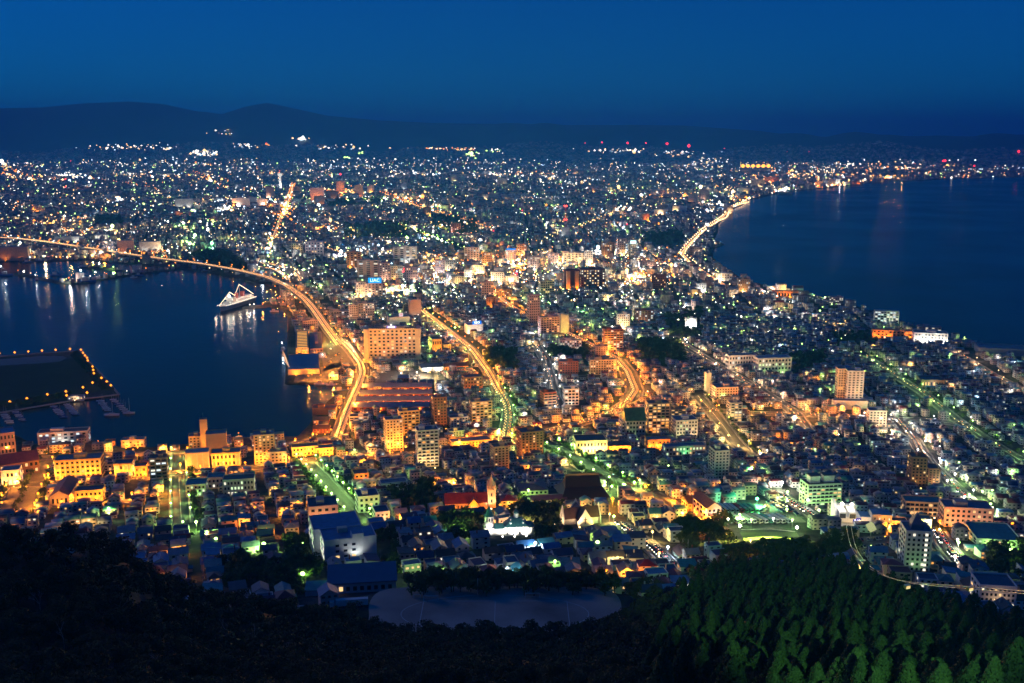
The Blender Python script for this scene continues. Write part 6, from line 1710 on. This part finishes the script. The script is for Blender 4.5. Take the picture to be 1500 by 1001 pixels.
def broad_pts(n, r, h, lobes):
    c = np.stack([rng.uniform(-.55, .55, lobes) * r, rng.uniform(-.55, .55, lobes) * r, h * rng.uniform(.42, .8, lobes)], 1)
    c[0] = (0, 0, h * .72)
    rad = r * rng.uniform(.42, .66, lobes)
    k = rng.integers(0, lobes, n)
    d = rng.normal(size=(n, 3)); d /= np.linalg.norm(d, axis=1)[:, None]
    d[:, 2] = np.where(d[:, 2] < -.45, -d[:, 2], d[:, 2])
    q = rad[k] * rng.uniform(.72, 1.08, n)
    return c[k] + d * q[:, None] * (1, 1, .85), d + rng.normal(scale=.45, size=(n, 3))
def cedar_pts(n, r, h):
    u = rng.random(n) ** .75                        # 0 top .. 1 bottom of the crown
    z = h * (1 - u * .84)
    tier = np.abs((u * 11) % 1 - .3)
    rr = r * (.06 + u ** .68 * .95) * (1.08 - .42 * tier) * rng.uniform(.72, 1.05, n)
    a = rng.uniform(0, 2 * math.pi, n)
    rr *= 1 + .16 * np.sin(a * 3 + u * 5) + .10 * np.sin(a * 7 - u * 9)
    P = np.stack([rr * np.cos(a), rr * np.sin(a), z - rr * .22], 1)
    return P, np.stack([np.cos(a), np.sin(a), np.full(n, .55)], 1) + rng.normal(scale=.4, size=(n, 3))
def crown(kind, n, r, h, s, m):
    if kind == 'cedar':
        P, N = cedar_pts(n, r, h)
    else:
        P, N = broad_pts(n, r, h, rng.integers(6, 10))
    V, Fq = quads(P, N, rng.uniform(.6, 1.2, n) * s)
    return mesh_np('crown', V, Fq, m)
def trunk(kind, r, h):
    m = MB()
    m.tube((0, 0, -1.5), (0, 0, h * (.95 if kind == 'cedar' else .62)), .26, .05 if kind == 'cedar' else .12, 6)
    if kind != 'cedar':
        for k in range(5):
            a = k * 2.4
            m.tube((0, 0, h * (.28 + .06 * k)), (math.cos(a) * r * .5, math.sin(a) * r * .5, h * (.55 + .05 * k)), .12, .04, 5)
    return m.mesh('trunk', bark)
PROTO = {'cedar': [(crown('cedar', 4200, a, b, .30, NEED), trunk('cedar', 3, b)) for a, b in ((4.4, 13.5), (5.0, 13), (3.8, 15), (4.6, 11.5), (5.2, 14), (3.6, 12.5), (4.5, 14.5))],
         'broad': [(crown('broad', 2400, 4.2, 8.5, .25, LEAF), trunk('broad', 4, 8)) for k in range(5)],
         'street': [(crown('broad', 420, 3.0, 6.5, .42, STREET), trunk('broad', 3, 6.5)) for k in range(4)]}
def tree(kind, name, x, y, s, px, py, desc, cat, group, z=None):
    z = float(terrain(x, y)) if z is None else z
    t = thing(name, 'x', cat, (x, y, z - .2), random.uniform(0, 6.28), group)
    c, tr = random.choice(PROTO[kind])
    sc_ = (s * random.uniform(.9, 1.12), s * random.uniform(.9, 1.12), s * random.uniform(.88, 1.12))
    link('crown', c, t, (0, 0, 0), 0, sc_); link('trunk', tr, t, (0, 0, 0), 0, sc_)
    auto.append((t, desc, px, py))
def tree_mass(name, A, kind, nface, s, m, label):
    """A: x, y, z, scale -> one mass of foliage"""
    P0 = []
    for k in range(6):
        P, N = cedar_pts(nface, 4.5, 13.5) if kind == 'cedar' else broad_pts(nface, 4.2 if kind == 'broad' else 3.0, 8.5 if kind == 'broad' else 6.5, 7)
        P0.append((P, N))
    VV, n0 = [], 0
    for x, y, z, sc_ in A:
        P, N = P0[rng.integers(0, 6)]
        a = rng.uniform(0, 6.28)
        c, s_ = math.cos(a), math.sin(a)
        Rm = np.array([[c, -s_, 0], [s_, c, 0], [0, 0, 1]])
        VV.append((P @ Rm.T * sc_ + (x, y, z - .3), N @ Rm.T, np.full(len(P), s * sc_)))
    P = np.concatenate([v[0] for v in VV]); N = np.concatenate([v[1] for v in VV]); S = np.concatenate([v[2] for v in VV])
    V, Fq = quads(P, N, S * rng.uniform(.6, 1.2, len(P)))
    return setting(link(name, mesh_np(name, V, Fq, m)), 'stuff', label)
# the wooded mountainside below the viewer
n = 9500
dd = np.sqrt(rng.uniform(205 ** 2, 600 ** 2, n)); aa = rng.uniform(R(-28), R(28), n)
x, y = dd * np.sin(aa), dd * np.cos(aa)
dcz = np.interp(aa, c_az, c_dc)
keep = dd < dcz + 55
x, y, dd, aa = x[keep], y[keep], dd[keep], aa[keep]
z = terrain(x, y)
ok = ~((np.abs(x - FIELD[0]) < 69) & (y > FIELD[1] - 27 - 3 * np.sin(x * .09)) & (y < FIELD[1] + 40))
x, y, dd, aa, z = x[ok], y[ok], dd[ok], aa[ok], z[ok]
sel = []
cell = {}
for i in np.argsort(dd):                       # keep them apart
    gap = 5.9 if math.degrees(aa[i]) > 8.5 else 5.0
    kx, ky = int(x[i] // 7.5), int(y[i] // 7.5)
    if all((x[i] - x[j]) ** 2 + (y[i] - y[j]) ** 2 > gap * gap for ux in (-1, 0, 1) for uy in (-1, 0, 1) for j in cell.get((kx + ux, ky + uy), ())):
        cell.setdefault((kx, ky), []).append(i); sel.append(i)
sel = np.array(sel)
x, y, z, dd, aa = x[sel], y[sel], z[sel], dd[sel], aa[sel]
px, py, dp_ = project(x, y, z + 6)
ced = (px > 985 + (py - 860) * -.25) & (rng.random(len(px)) < .90)
inview = (px > -25) & (px < 1525) & (py < 1050)
size = 1.0 / dp_
random.seed(17)
ANCH += [('the bottom edge', 400, 1000), ('the bottom right corner', 1500, 1000), ('the bottom left corner', 0, 1000)]
for kind, msk, nm, desc, cat, grp, sc0 in (('cedar', ced, 'cedar_tree', 'dark green cedar', 'tree', 'cedars on the lit mountainside', 1.0), ('broad', ~ced, 'broadleaf_tree', 'dark broadleaf tree', 'tree', 'broadleaf trees on the dark spur', 1.0)):
    i = np.where(msk & inview)[0]
    i = i[np.argsort(-size[i])]
    for j in i[:300]:
        tree(kind, nm, float(x[j]), float(y[j]), sc0 * random.uniform(.72, 1.12), float(px[j]), float(py[j]), desc, cat, grp, float(z[j]))
    rest = i[300:]
    if len(rest):
        tree_mass('cedar_wood' if kind == 'cedar' else 'broadleaf_wood', np.c_[x[rest], y[rest], z[rest], rng.uniform(.72, 1.12, len(rest)) * sc0], kind, 620 if kind == 'cedar' else 480, .58 if kind == 'cedar' else .52, NEED if kind == 'cedar' else LEAF,
                  'cedar wood climbing the mountainside, lit faint green' if kind == 'cedar' else 'dark broadleaf wood along the crest of the spur')
print('hill trees', len(x), int((ced & inview).sum()), int((~ced & inview).sum()))
# street and park trees
ST = []
for idx, sp, off in ((10, 8, 11.5), (10, 8, -11.5), (13, 9, 12), (13, 9, -12), (12, 12, 17), (12, 12, -17), (12, 16, 0), (31, 14, 14), (31, 14, -14), (11, 13, 11), (2, 11, 11), (20, 22, 9), (15, 18, 10)):
    g = resample(LINES[idx][0], sp)
    q = g + side(g) * off
    for a, b in q:
        ST.append((a + random.uniform(-1, 1), b + random.uniform(-1, 1), random.uniform(.8, 1.25)))
for P, den in zip(PW, [1] * len(PW)):
    x0, y0, x1, y1 = P[:, 0].min(), P[:, 1].min(), P[:, 0].max(), P[:, 1].max()
    dist = math.hypot(x0, y0)
    k = int((x1 - x0) * (y1 - y0) / (34 if dist < 1600 else (120 if dist < 3000 else 500)))
    tx, ty = rng.uniform(x0, x1, k), rng.uniform(y0, y1, k)
    m = inside(tx, ty, P)
    m &= road_gap(tx, ty) > 2
    for fx, fy, a, b, th in FOOT:
        m &= ~((np.abs(tx - fx) < a + 3) & (np.abs(ty - fy) < a + 3))
    for a, b in zip(tx[m], ty[m]):
        ST.append((a, b, random.uniform(.9, 1.7)))
hx = HX[:, :2]
for k in range(420):                            # garden trees among the houses
    r_ = HX[random.randrange(len(HX))]
    ST.append((r_[0] + random.uniform(-8, 8), r_[1] + random.choice((-8.2, 8.2)), random.uniform(.55, .95)))
ip = polys[1]
for k in range(330):
    u = random.random(); j = random.choice([3, 4, 3, 6, 7, 8])
    a, b = ip[j], ip[j + 1]
    q = a + (b - a) * u
    c_ = ip.mean(0)
    q = q + (c_ - q) * random.uniform(.06, .22)
    ST.append((q[0], q[1], random.uniform(.6, 1.0)))
ST = np.array(ST)
sz = ST[:, 2] / np.hypot(ST[:, 0], ST[:, 1])
ST = ST[np.argsort(-sz)]
zz = terrain(ST[:, 0], ST[:, 1])
spx, spy, _ = project(ST[:, 0], ST[:, 1], zz + 3)
vis = (spx > -10) & (spx < 1510)
ST, zz, spx, spy = ST[vis], zz[vis], spx[vis], spy[vis]
for j in range(300):
    tree('street', 'street_tree', float(ST[j, 0]), float(ST[j, 1]), float(ST[j, 2]), float(spx[j]), float(spy[j]), ('large' if ST[j, 2] > 1.2 else ('small' if ST[j, 2] < .8 else 'round')) + ' leafy tree', 'tree', 'trees along the streets and gardens', float(zz[j]))
tree_mass('town_trees', np.c_[ST[300:, 0], ST[300:, 1], zz[300:], ST[300:, 2] * np.where(np.hypot(ST[300:, 0], ST[300:, 1]) > 2500, 1.7, 1.1)], 'street', 70, .85, STREET, 'tree tops scattered through gardens, avenues and parks further off')
# ------------------------------------------------------------------ street lamps
random.seed(77)
zl = lambda x, y: float(terrain(x, y))
L = [(x, y, c, p, h, None) for x, y, c, p, h in LAMPS] + BYL
def pick(px, py):
    if px < 560 and py > 640:
        return random.choice('OOOYG')
    if px < 620:
        return random.choice('OOYYGW')
    if py > 640 and px < 960:
        return random.choice('OGGOYG')
    if py > 560 and 980 < px < 1300:
        return random.choice('OOYGGW')
    return random.choice('GGGWWWBGYG')
hd = np.hypot(HX[:, 0], HX[:, 1])
for i in range(len(HX)):
    x, y, z, px, py, th = HX[i]
    if random.random() < (.115 if hd[i] < 1300 else .10):
        s = random.choice((-1, 1))
        lx_, ly_ = x - s * math.sin(R(th)) * 8.2, y + s * math.cos(R(th)) * 8.2
        m = (np.abs(HX[:, 0] - lx_) < 6.0) & (np.abs(HX[:, 1] - ly_) < 6.0)
        m[i] = False
        if m.any():
            continue
        L.append((lx_, ly_, pick(px, py), random.uniform(.25, .75) * (.45 if px > 950 and py > 610 else 1.0), 6.0, None))
ISL = [(0, 523), (22, 522), (42, 520.7), (62, 519.3), (82, 518.2), (103, 517), (119, 518), (122, 522.5), (125, 526.5), (128, 530), (129, 534), (136, 543), (137, 548), (138, 553), (136, 567), (149, 560), (157, 565.5), (163, 571), (122, 574), (97, 580), (98, 586), (128, 582), (70, 584.5), (40, 590.5), (15, 595.5)]
for px, py in ISL:
    q = flat(px, py, 2)
    L.append((float(q[0]), float(q[1]), 'O', 1.5, 6.0, 2.0))
for px, py, c, p in [(x_, y_, 'O', .7) for y_ in (575, 584.5, 594.5) for x_ in (540, 562, 584, 606, 628)] + [(27, 398.5, 'O', 2), (101, 409.5, 'O', 2), (130, 385, 'O', 2), (200, 396, 'O', 1.5), (214, 395, 'O', 1.5), (248, 391, 'O', 2), (207, 380, 'O', 3), (257, 387, 'O', 3), (391, 426, 'O', 1.5), (397, 424, 'O', 1.5), (403, 422, 'O', 1.5), (420, 427, 'O', 1.5), (424, 429, 'O', 1.5), (428, 431, 'O', 1.5), (407, 440, 'O', 2), (410, 437.5, 'O', 2), (419, 440, 'O', 2), (427, 438, 'O', 2), (434, 440, 'O', 2), (440, 446, 'O', 2), (415, 446, 'O', 4), (422, 452, 'O', 4), (426, 458, 'O', 4),
                    (372, 449, 'W', 1), (366, 449.5, 'W', 1), (385, 448.5, 'O', 1), (488, 556, 'O', 4), (470, 555, 'O', 3), (452, 556, 'O', 3), (476, 543, 'O', 3), (485, 535, 'O', 3), (478, 528, 'O', 3), (492, 525, 'O', 2), (588, 552, 'W', 2), (611, 551, 'W', 6), (630, 551, 'Y', 6), (519, 504, 'W', 8),
                    (1108.5, 741, 'E', 4.5), (1066, 772, 'W', .25), (1100, 773, 'G', .35), (1132, 771, 'W', .35), (1160, 773, 'G', .35), (1120, 752, 'G', .7), (1138, 739, 'Y', .9), (1153, 730, 'G', 1.2), (1199, 758, 'G', 1.2), (1152, 757, 'G', .7), (1083, 765, 'G', .6), (1099, 804, 'Y', .8), (1063, 795, 'Y', .5), (1297, 778, 'O', 1.2), (1376, 774, 'O', 1.2), (1330, 795, 'G', .9), (1403, 807, 'G', 1.0), (1450, 748, 'G', .9), (1459, 765, 'G', 1), (1478, 818, 'G', 1.2), (1482, 778, 'O', 1.6), (1419, 734, 'G', 1), (1438, 729, 'G', 1), (1386, 686, 'G', 1), (1414, 706, 'G', 1.1), (1393, 712, 'G', .8), (1482, 698, 'G', 1),  # lamps along the near edge of the bus park are added for brightness
                    (387, 810, 'G', 3.2), (317, 802, 'G', 1.6), (304, 792, 'G', 1.2), (288, 776, 'G', 1.2), (444, 856, 'G', 2.2), (374, 754, 'O', 1.2), (417, 706, 'O', 1.2), (437, 746, 'O', 1.2), (239, 721, 'O', 1.4), (166, 734, 'O', 1.2), (160, 755, 'G', 1.2), (527, 698, 'O', 1.4), (617, 687, 'Y', .8), (631, 716, 'O', 1.2), (665, 712, 'O', 1.5), (587, 766, 'O', 1.3), (666, 755, 'O', 1.5), (733, 751, 'O', 1.5), (770, 776, 'P', 1.0), (768, 741, 'G', 1.3), (774, 728, 'G', .8), (672, 785, 'G', 1.4), (661, 761, 'G', .6), (589, 793, 'E', .5), (624, 823, 'E', .6), (637, 848, 'G', .7),
                    (750, 671, 'O', 1.6), (843, 731, 'O', 1.6), (853, 757, 'Y', 1.6), (897, 741, 'O', 2.2), (932, 743, 'O', .8), (988, 745, 'O', 1.6), (899, 768, 'G', .9), (875, 808, 'G', 2.2), (940, 801, 'Y', 2.0), (784, 809, 'B', .9), (743, 848, 'B', .9), (978, 815, 'B', .5), (913, 719, 'G', 1.2), (896, 722, 'G', 1), (886, 716, 'G', 1), (929, 716, 'G', 1.5), (1020, 762, 'O', 1.8), (1128, 717, 'P', 1.4), (1145, 716, 'W', 1.8), (1101, 693, 'G', 1), (1010, 650, 'E', 3), (1305, 637, 'P', 2.2), (1355, 648, 'P', 2.2), (1198, 611, 'O', 2)]:
    q = at1(px, py + 2)
    L.append((float(q[0]), float(q[1]), c, p * 1.3, 7.0, None))
PB = {'O': 2900, 'Y': 3200, 'P': 3400, 'W': 1500, 'G': 1400, 'B': 1000, 'E': 2400, 'R': 500}
rows = []
for x, y, c, p, h, zb in L:
    z = zl(x, y) if zb is None else zb
    px, py, dp_ = project(x, y, z + h)
    d = math.hypot(x, y)
    if not (-40 < px < 1540):
        continue
    # hidden behind the wooded spur?
    k = np.linspace(.3, .97, 24)
    if (H + (z + h - H) * k < terrain(x * k, y * k)).any():
        continue
    rows.append((d, x, y, z, c, p, h, float(px), float(py)))
rows.sort()
LG = {c: glow('lamp_' + c, LCOL[c], {'O': 3.4, 'Y': 5, 'P': 6, 'W': 9, 'G': 9, 'B': 8, 'E': 14, 'R': 6}[c]) for c in LCOL}
headm = {c: MB().lathe([(.08, -.42), (.40, -.25), (.5, 0), (.34, .3), (.08, .42)], 8).mesh('lamp_head', LG[c]) for c in LCOL}
polem = {h: MB().tube((0, 0, -1), (0, 0, h - .35), .11, .07, 6).mesh('pole', steel) for h in (6.0, 7.0, 7, 8.5, 9.0)}
armm = MB().tube((0, 0, -.4), (.0, .0, -.34), .3, .12, 6).mesh('bracket', steel)
cname = {'O': 'orange', 'Y': 'yellow', 'P': 'peach', 'W': 'white', 'G': 'pale green', 'B': 'bluish', 'E': 'vivid green', 'R': 'red'}
def lamp_obj(d, x, y, z, c, p, h, px, py):
    t = thing('street_lamp', 'x', 'street lamp', (x, y, z), 0, 'street lamps of the near streets')
    link('pole', polem[h], t); link('bracket', armm, t, (0, 0, h))
    s = 1.5 + .4 * min(p, 3)
    link('lamp_head', headm[c], t, (0, 0, h), 0, (s, s, s))
    light('lamp_light', (0, -.7, h - 1.2), LCOL[c], PB[c] * p * LAMP_K, t, .5)
    auto.append((t, cname[c] + ' street lamp', px, py))
for r in rows[:300]:
    lamp_obj(*r)
octv = np.array([(1, 0, 0), (0, 1, 0), (-1, 0, 0), (0, -1, 0), (0, 0, 1), (0, 0, -1)], float)
octf = np.array([(0, 1, 4), (1, 2, 4), (2, 3, 4), (3, 0, 4), (1, 0, 5), (2, 1, 5), (3, 2, 5), (0, 3, 5)])
def dots(name, P, r, mi, mats, label):
    n = len(P)
    V = (P[:, None, :] + octv[None] * r[:, None, None]).reshape(-1, 3)
    Fc = (np.arange(n)[:, None, None] * 6 + octf[None]).reshape(-1, 3)
    return setting(link(name, mesh_np(name, V, Fc, mats, np.repeat(mi, 8))), 'stuff', label)
keys = list('OYPWGBER')
far = rows[300:]
P = np.array([(x, y, z + h) for d, x, y, z, c, p, h, px, py in far])
rr_ = np.array([max(.8, d / 1044 * .5) * (.8 + .25 * min(p, 2.2)) for d, x, y, z, c, p, h, px, py in far]) * np.array([1.9 if r[3] == 2.0 and r[7] < 185 and 510 < r[8] < 600 else 1.0 for r in far])
dots('further_street_lamps', P, rr_, np.array([keys.index(r[4]) for r in far]), [LG[k] for k in keys], 'further street lamps strung along the roads and lanes')
pm = MB()
for d, x, y, z, c, p, h, px, py in far[:900]:
    light('lamp_light', (x, y, z + h + .8), LCOL[c], PB[c] * p * LAMP_K, None, .6)
for d, x, y, z, c, p, h, px, py in far:
    pm.tube((x, y, z - .5), (x, y, z + h - .6), .12, .08, 4)
setting(pm.obj('further_lamp_poles', steel), 'stuff', 'slim poles of the further street lamps')
# ------------------------------------------------------------------ the sea of lights on the plain
def sample(n, poly=None, box=None, ybias=1.0):
    x0, x1, y0, y1 = box
    px = rng.uniform(x0, x1, n)
    py = y0 + (y1 - y0) * rng.random(n) ** ybias
    x, y = flat(px, py, 4)
    ok = land_sdf(x, y) > 8
    ok &= ~inside_px(px, py)
    return px[ok], py[ok]
DARKP = [[(630, 318), (700, 320), (700, 332), (640, 332)], [(945, 345), (1000, 340), (1000, 362), (945, 362)], [(140, 318), (180, 318), (180, 330), (140, 330)], [(290, 375), (330, 372), (360, 392), (315, 392)], [(470, 296), (555, 291), (555, 299), (480, 303)], [(700, 300), (760, 306), (760, 314), (700, 310)], [(520, 332), (580, 328), (580, 340), (520, 342)]]
def inside_px(px, py):
    o = np.zeros(px.shape, bool)
    for Q in DARKP:
        o |= inside(px, py, np.array(Q, float))
    return o
SETS = []   # px, py, colour index, radius px, strength class
mixes = {'res': 'WWPBYGGWPYO', 'warm': 'OOYYPPWO', 'gw': 'GGWWYG', 'white': 'WWPWYB'}
def add(px, py, mix, rpx, dz=5.0):
    n = len(px)
    ks = np.array([keys.index(c) for c in mixes[mix]])
    SETS.append(np.c_[px, py, ks[rng.integers(0, len(ks), n)], rpx * rng.uniform(.55, 1.35, n), np.full(n, dz)])
for box, n, yb, mix, r in [((-10, 1250, 238, 300), 4200, 1.0, 'res', .34), ((-10, 1120, 300, 360), 2500, 1.0, 'res', .37), ((-10, 1060, 355, 440), 1900, 1.0, 'res', .40), ((480, 1240, 430, 520), 600, 1.0, 'gw', .42), ((-10, 1250, 240, 262), 700, 1.0, 'white', .45), ((-10, 700, 262, 360), 420, 1.0, 'warm', .45), ((700, 1130, 250, 330), 280, 1.0, 'warm', .45), ((1130, 1420, 240, 275), 260, 1.0, 'warm', .5), ((1330, 1510, 242, 262), 150, 1, 'res', .42),
                           ((620, 1000, 372, 420), 800, 1, 'warm', .5), ((560, 960, 380, 450), 480, 1, 'white', .5)]:
    a, b = sample(n, None, box, yb)
    add(a, b, mix, r)
for cx_, cy_, sx_, sy_, n, mix, r in [(105, 259, 20, 3, 60, 'white', .75), (60, 262, 26, 3, 50, 'warm', .7), (15, 251, 12, 6, 40, 'warm', .8), (190, 256, 16, 3, 40, 'white', .7), (165, 294, 14, 3, 40, 'white', .8), (235, 258, 40, 3, 60, 'warm', .6), (85, 325, 30, 6, 60, 'warm', .7), (120, 340, 30, 5, 60, 'warm', .65), (310, 262, 15, 6, 40, 'warm', .7), (330, 309, 10, 3, 30, 'white', .8), (380, 298, 26, 5, 60, 'white', .75), (420, 305, 10, 14, 60, 'warm', .8), (540, 293, 28, 3, 50, 'gw', .8), (500, 283, 22, 5, 60, 'warm', .7), (590, 290, 25, 6, 60, 'warm', .75),
                                      (480, 335, 16, 5, 40, 'warm', .7), (565, 315, 14, 3, 24, 'warm', .6), (640, 350, 30, 9, 70, 'gw', .65), (660, 330, 20, 5, 40, 'warm', .7), (640, 305, 14, 2, 24, 'gw', .7), (610, 256, 40, 3, 70, 'white', .6), (720, 256, 30, 4, 50, 'white', .6), (800, 255, 40, 3, 50, 'warm', .6), (530, 244, 60, 3, 70, 'white', .55), (400, 254, 60, 2, 60, 'warm', .55), (720, 385, 30, 8, 80, 'warm', .8), (760, 392, 14, 6, 40, 'warm', .9), (830, 384, 30, 6, 70, 'warm', .8), (875, 372, 12, 2, 30, 'white', .9), (910, 372, 12, 5, 30, 'white', .9), (600, 400, 26, 8, 60, 'white', .7), (590, 431, 20, 4, 40, 'gw', .8), (570, 430, 20, 5, 50, 'warm', .8), (540, 371, 20, 5, 40, 'white', .8), (500, 378, 10, 3, 16, 'white', .9),
                                      (1000, 288, 20, 4, 40, 'warm', .7), (980, 288, 25, 3, 40, 'warm', .7), (1075, 285, 18, 8, 70, 'warm', .8), (1050, 305, 18, 6, 60, 'white', .8), (1110, 266, 25, 6, 70, 'warm', .7), (1170, 258, 40, 4, 90, 'warm', .7), (1220, 272, 30, 3, 60, 'warm', .7), (1140, 279, 20, 3, 40, 'white', .8), (1250, 247, 40, 2, 60, 'warm', .65), (1320, 247, 30, 2, 50, 'warm', .75), (1300, 262, 14, 2, 30, 'warm', .9), (1255, 267, 16, 1.5, 20, 'warm', .7), (905, 309, 12, 3, 30, 'white', .8), (830, 266, 40, 4, 50, 'white', .55), (285, 333, 30, 5, 30, 'gw', .8), (275, 359, 12, 2, 24, 'gw', 1.0), (20, 372, 20, 5, 50, 'warm', .9), (1140, 431, 22, 3, 40, 'warm', .8), (1322, 492, 16, 5, 40, 'warm', .8), (930, 409, 8, 4, 20, 'warm', .9), (395, 360, 6, 12, 30, 'gw', .7), (90, 380, 40, 3, 30, 'warm', .6), (220, 372, 70, 3, 40, 'warm', .6), (430, 398, 30, 10, 40, 'gw', .6)]:
    a, b = cx_ + rng.normal(size=n) * sx_ * .7, cy_ + rng.normal(size=n) * sy_ * .7
    x, y = flat(a, b, 4)
    ok = land_sdf(x, y) > 4
    add(a[ok], b[ok], mix, r)
# lamps up on the foothills
for cx_, cy_, sx_, sy_, n, mix, r in [(200, 216, 60, 4, 60, 'white', .5), (245, 219, 6, 1.5, 14, 'white', .8), (290, 226, 10, 3, 20, 'white', .8), (310, 224, 14, 5, 24, 'white', .6), (360, 214, 12, 4, 24, 'white', .65), (330, 195, 20, 5, 10, 'white', .5), (390, 213, 5, 1, 8, 'warm', .7), (444, 204, 7, 1, 16, 'white', .9), (490, 216, 40, 3, 26, 'white', .55), (530, 225, 6, 1, 8, 'gw', .8), (510, 232, 5, 1, 8, 'gw', .8), (640, 218, 34, 1.2, 34, 'warm', .55), (675, 220, 14, 1, 16, 'warm', .7), (692, 228, 8, 3, 20, 'gw', .9), (720, 222, 20, 2, 14, 'gw', .6), (900, 221, 34, 2, 34, 'white', .55), (930, 222, 6, 2, 10, 'white', .8), (990, 226, 34, 4, 44, 'white', .5), (1040, 236, 26, 4, 40, 'white', .5), (1000, 244, 60, 3, 60, 'white', .45), (600, 236, 200, 4, 90, 'white', .42), (250, 236, 150, 4, 70, 'white', .42), (1400, 236, 90, 2, 10, 'white', .6), (1250, 240, 80, 3, 40, 'white', .5)]:
    SETS.append(np.c_[cx_ + rng.normal(size=n) * sx_ * .6, cy_ + rng.normal(size=n) * sy_ * .6, np.array([keys.index(c) for c in (mixes[mix][k] for k in rng.integers(0, len(mixes[mix]), n))]), r * rng.uniform(.6, 1.3, n), np.full(n, 5.0)])
for px, py, dz in [(857, 213, 30), (882, 212, 30), (919, 213, 30), (946, 213, 30), (977, 214, 30), (1009, 217, 30), (1061, 221, 30), (1153, 226, 30), (1185, 226, 30), (1492, 226, 30), (1427, 246, 20), (97, 277, 60), (97, 284, 40), (104, 240, 30), (499, 268, 60), (723, 357, 40), (918, 349, 45), (592, 420, 40), (591, 417, 30), (756, 414, 20), (1004, 369, 20), (765, 328, 50), (390, 211, 8), (1382, 237, 8), (1384, 237, 8)]:
    SETS.append(np.array([[px, py, keys.index('R'), .75, dz]]))
for k in range(40):
    SETS.append(np.array([[1385 + k * 3 + rng.normal() * .5, 249.5 - k * .07 + rng.normal() * .3, keys.index('B'), .42, 3]]))
S = np.concatenate(SETS)
S = S[(S[:, 0] > -8) & (S[:, 0] < 1508)]
G = at(S[:, 0], S[:, 1])
D = np.hypot(G[:, 0], G[:, 1])
P = G + np.c_[0 * D, 0 * D, S[:, 4]]
FG = {c: glow('town_light_' + c, LCOL[c], {'O': 4.5, 'Y': 5, 'P': 6, 'W': 6.5, 'G': 7.5, 'B': 6, 'E': 8, 'R': 8}[c]) for c in LCOL}
dots('sea_of_town_lights', P, D / 1044 * S[:, 3] * 1.12 * np.exp(rng.normal(0, .33, len(D))), S[:, 2].astype(int), [FG[k] for k in keys], 'thousands of small street and house lights over the far plain')
ix = rng.permutation(len(P))[:620]
for j in ix:
    c = keys[int(S[j, 2])]
    light('town_light', (P[j, 0], P[j, 1], P[j, 2] + 6), LCOL[c], 150000 * (D[j] / 4500) ** 1.3 * S[j, 3] * 1.6, None, 2)
# floodlight on the lookout that tints the cedar slope below it
sp = thing('lookout_floodlight', 'floodlight on the summit terrace shining down on the cedars', 'floodlight', (34, -6, H - 7), 0)
MB().tube((0, 0, -8), (0, 0, 0), .2, .15).obj('pole', steel, sp); MB().box(-.6, .6, -.3, .3, 0, .8).obj('lamp_bank', glow('lookout_glow', (.6, 1, .5), 10), sp)
q = pix3(1195, 905, 300)
light('lookout_beam', (0, .6, .6), (.42, 1, .36), SPOT_W, sp, .5, 13, (q[0] - 34, q[1] + 6, q[2] + 6 - H + 7)).scale = (1.45, 1, 1)
# ------------------------------------------------------------------ utility poles and bare trees
random.seed(41)
ARM = MB().box(-1.2, 1.2, -.06, .06, 8.6, 8.75).mesh('crossarm', steel); ARM2 = MB().box(-.9, .9, -.06, .06, 7.7, 7.83).mesh('crossarm', steel)
PL = MB().tube((0, 0, -1), (0, 0, 9.6), .17, .11, 6).mesh('pole', conc); TRF = MB().lathe([(.28, 6.4), (.28, 7.4), (.1, 7.5)], 8, (.4, 0)).mesh('transformer', steel)
for k in range(0, 300, 7):
    r_ = HX[k]
    s = random.choice((-1, 1))
    x, y = r_[0] + s * 6.3 * math.cos(R(r_[5])) - math.sin(R(r_[5])) * 7, r_[1] + s * 6.3 * math.sin(R(r_[5])) + math.cos(R(r_[5])) * 7
    z = zl(x, y)
    t = thing('utility_pole', 'x', 'utility pole', (x, y, z), R(r_[5] + 90 * random.randint(0, 1)), 'utility poles among the near houses')
    link('pole', PL, t); link('crossarm', ARM, t); link('crossarm', ARM2, t)
    if random.random() < .5:
        link('transformer', TRF, t)
    q = project(x, y, z + 5)
    auto.append((t, 'pale utility pole', float(q[0]), float(q[1])))
twig = mat('bare_bark', (.30, .27, .26), .9, .2, 2)
def bare(m, p, d, L_, r_, n):
    q = p + d * L_
    m.tube(p, q, r_, r_ * .6, 5)
    if n:
        for k in range(3):
            e = d + np.array([random.uniform(-.7, .7), random.uniform(-.7, .7), random.uniform(-.1, .4)])
            bare(m, q, e / np.linalg.norm(e), L_ * random.uniform(.55, .8), r_ * .6, n - 1)
for px, py, d in ((125, 800, 345), (175, 870, 300), (265, 850, 330), (330, 905, 330), (372, 930, 320), (420, 955, 300), (95, 960, 262), (60, 905, 285), (230, 985, 250)):
    p = pix3(px, py, d)
    t = thing('bare_tree', 'x', 'tree', (p[0], p[1], zl(p[0], p[1]) - .3), random.uniform(0, 6), 'leafless trees on the dark spur')
    m = MB(); bare(m, np.array([0, 0, 4.0]), np.array([0, 0, 1.0]), 2.6, .12, 3)
    m.obj('branches', twig, t); MB().tube((0, 0, 0), (0, 0, 4.05), .2, .13, 6).obj('trunk', twig, t)
    auto.append((t, 'pale leafless tree', px, py))
# ------------------------------------------------------------------ every individual gets its own words
auto_labels(auto)
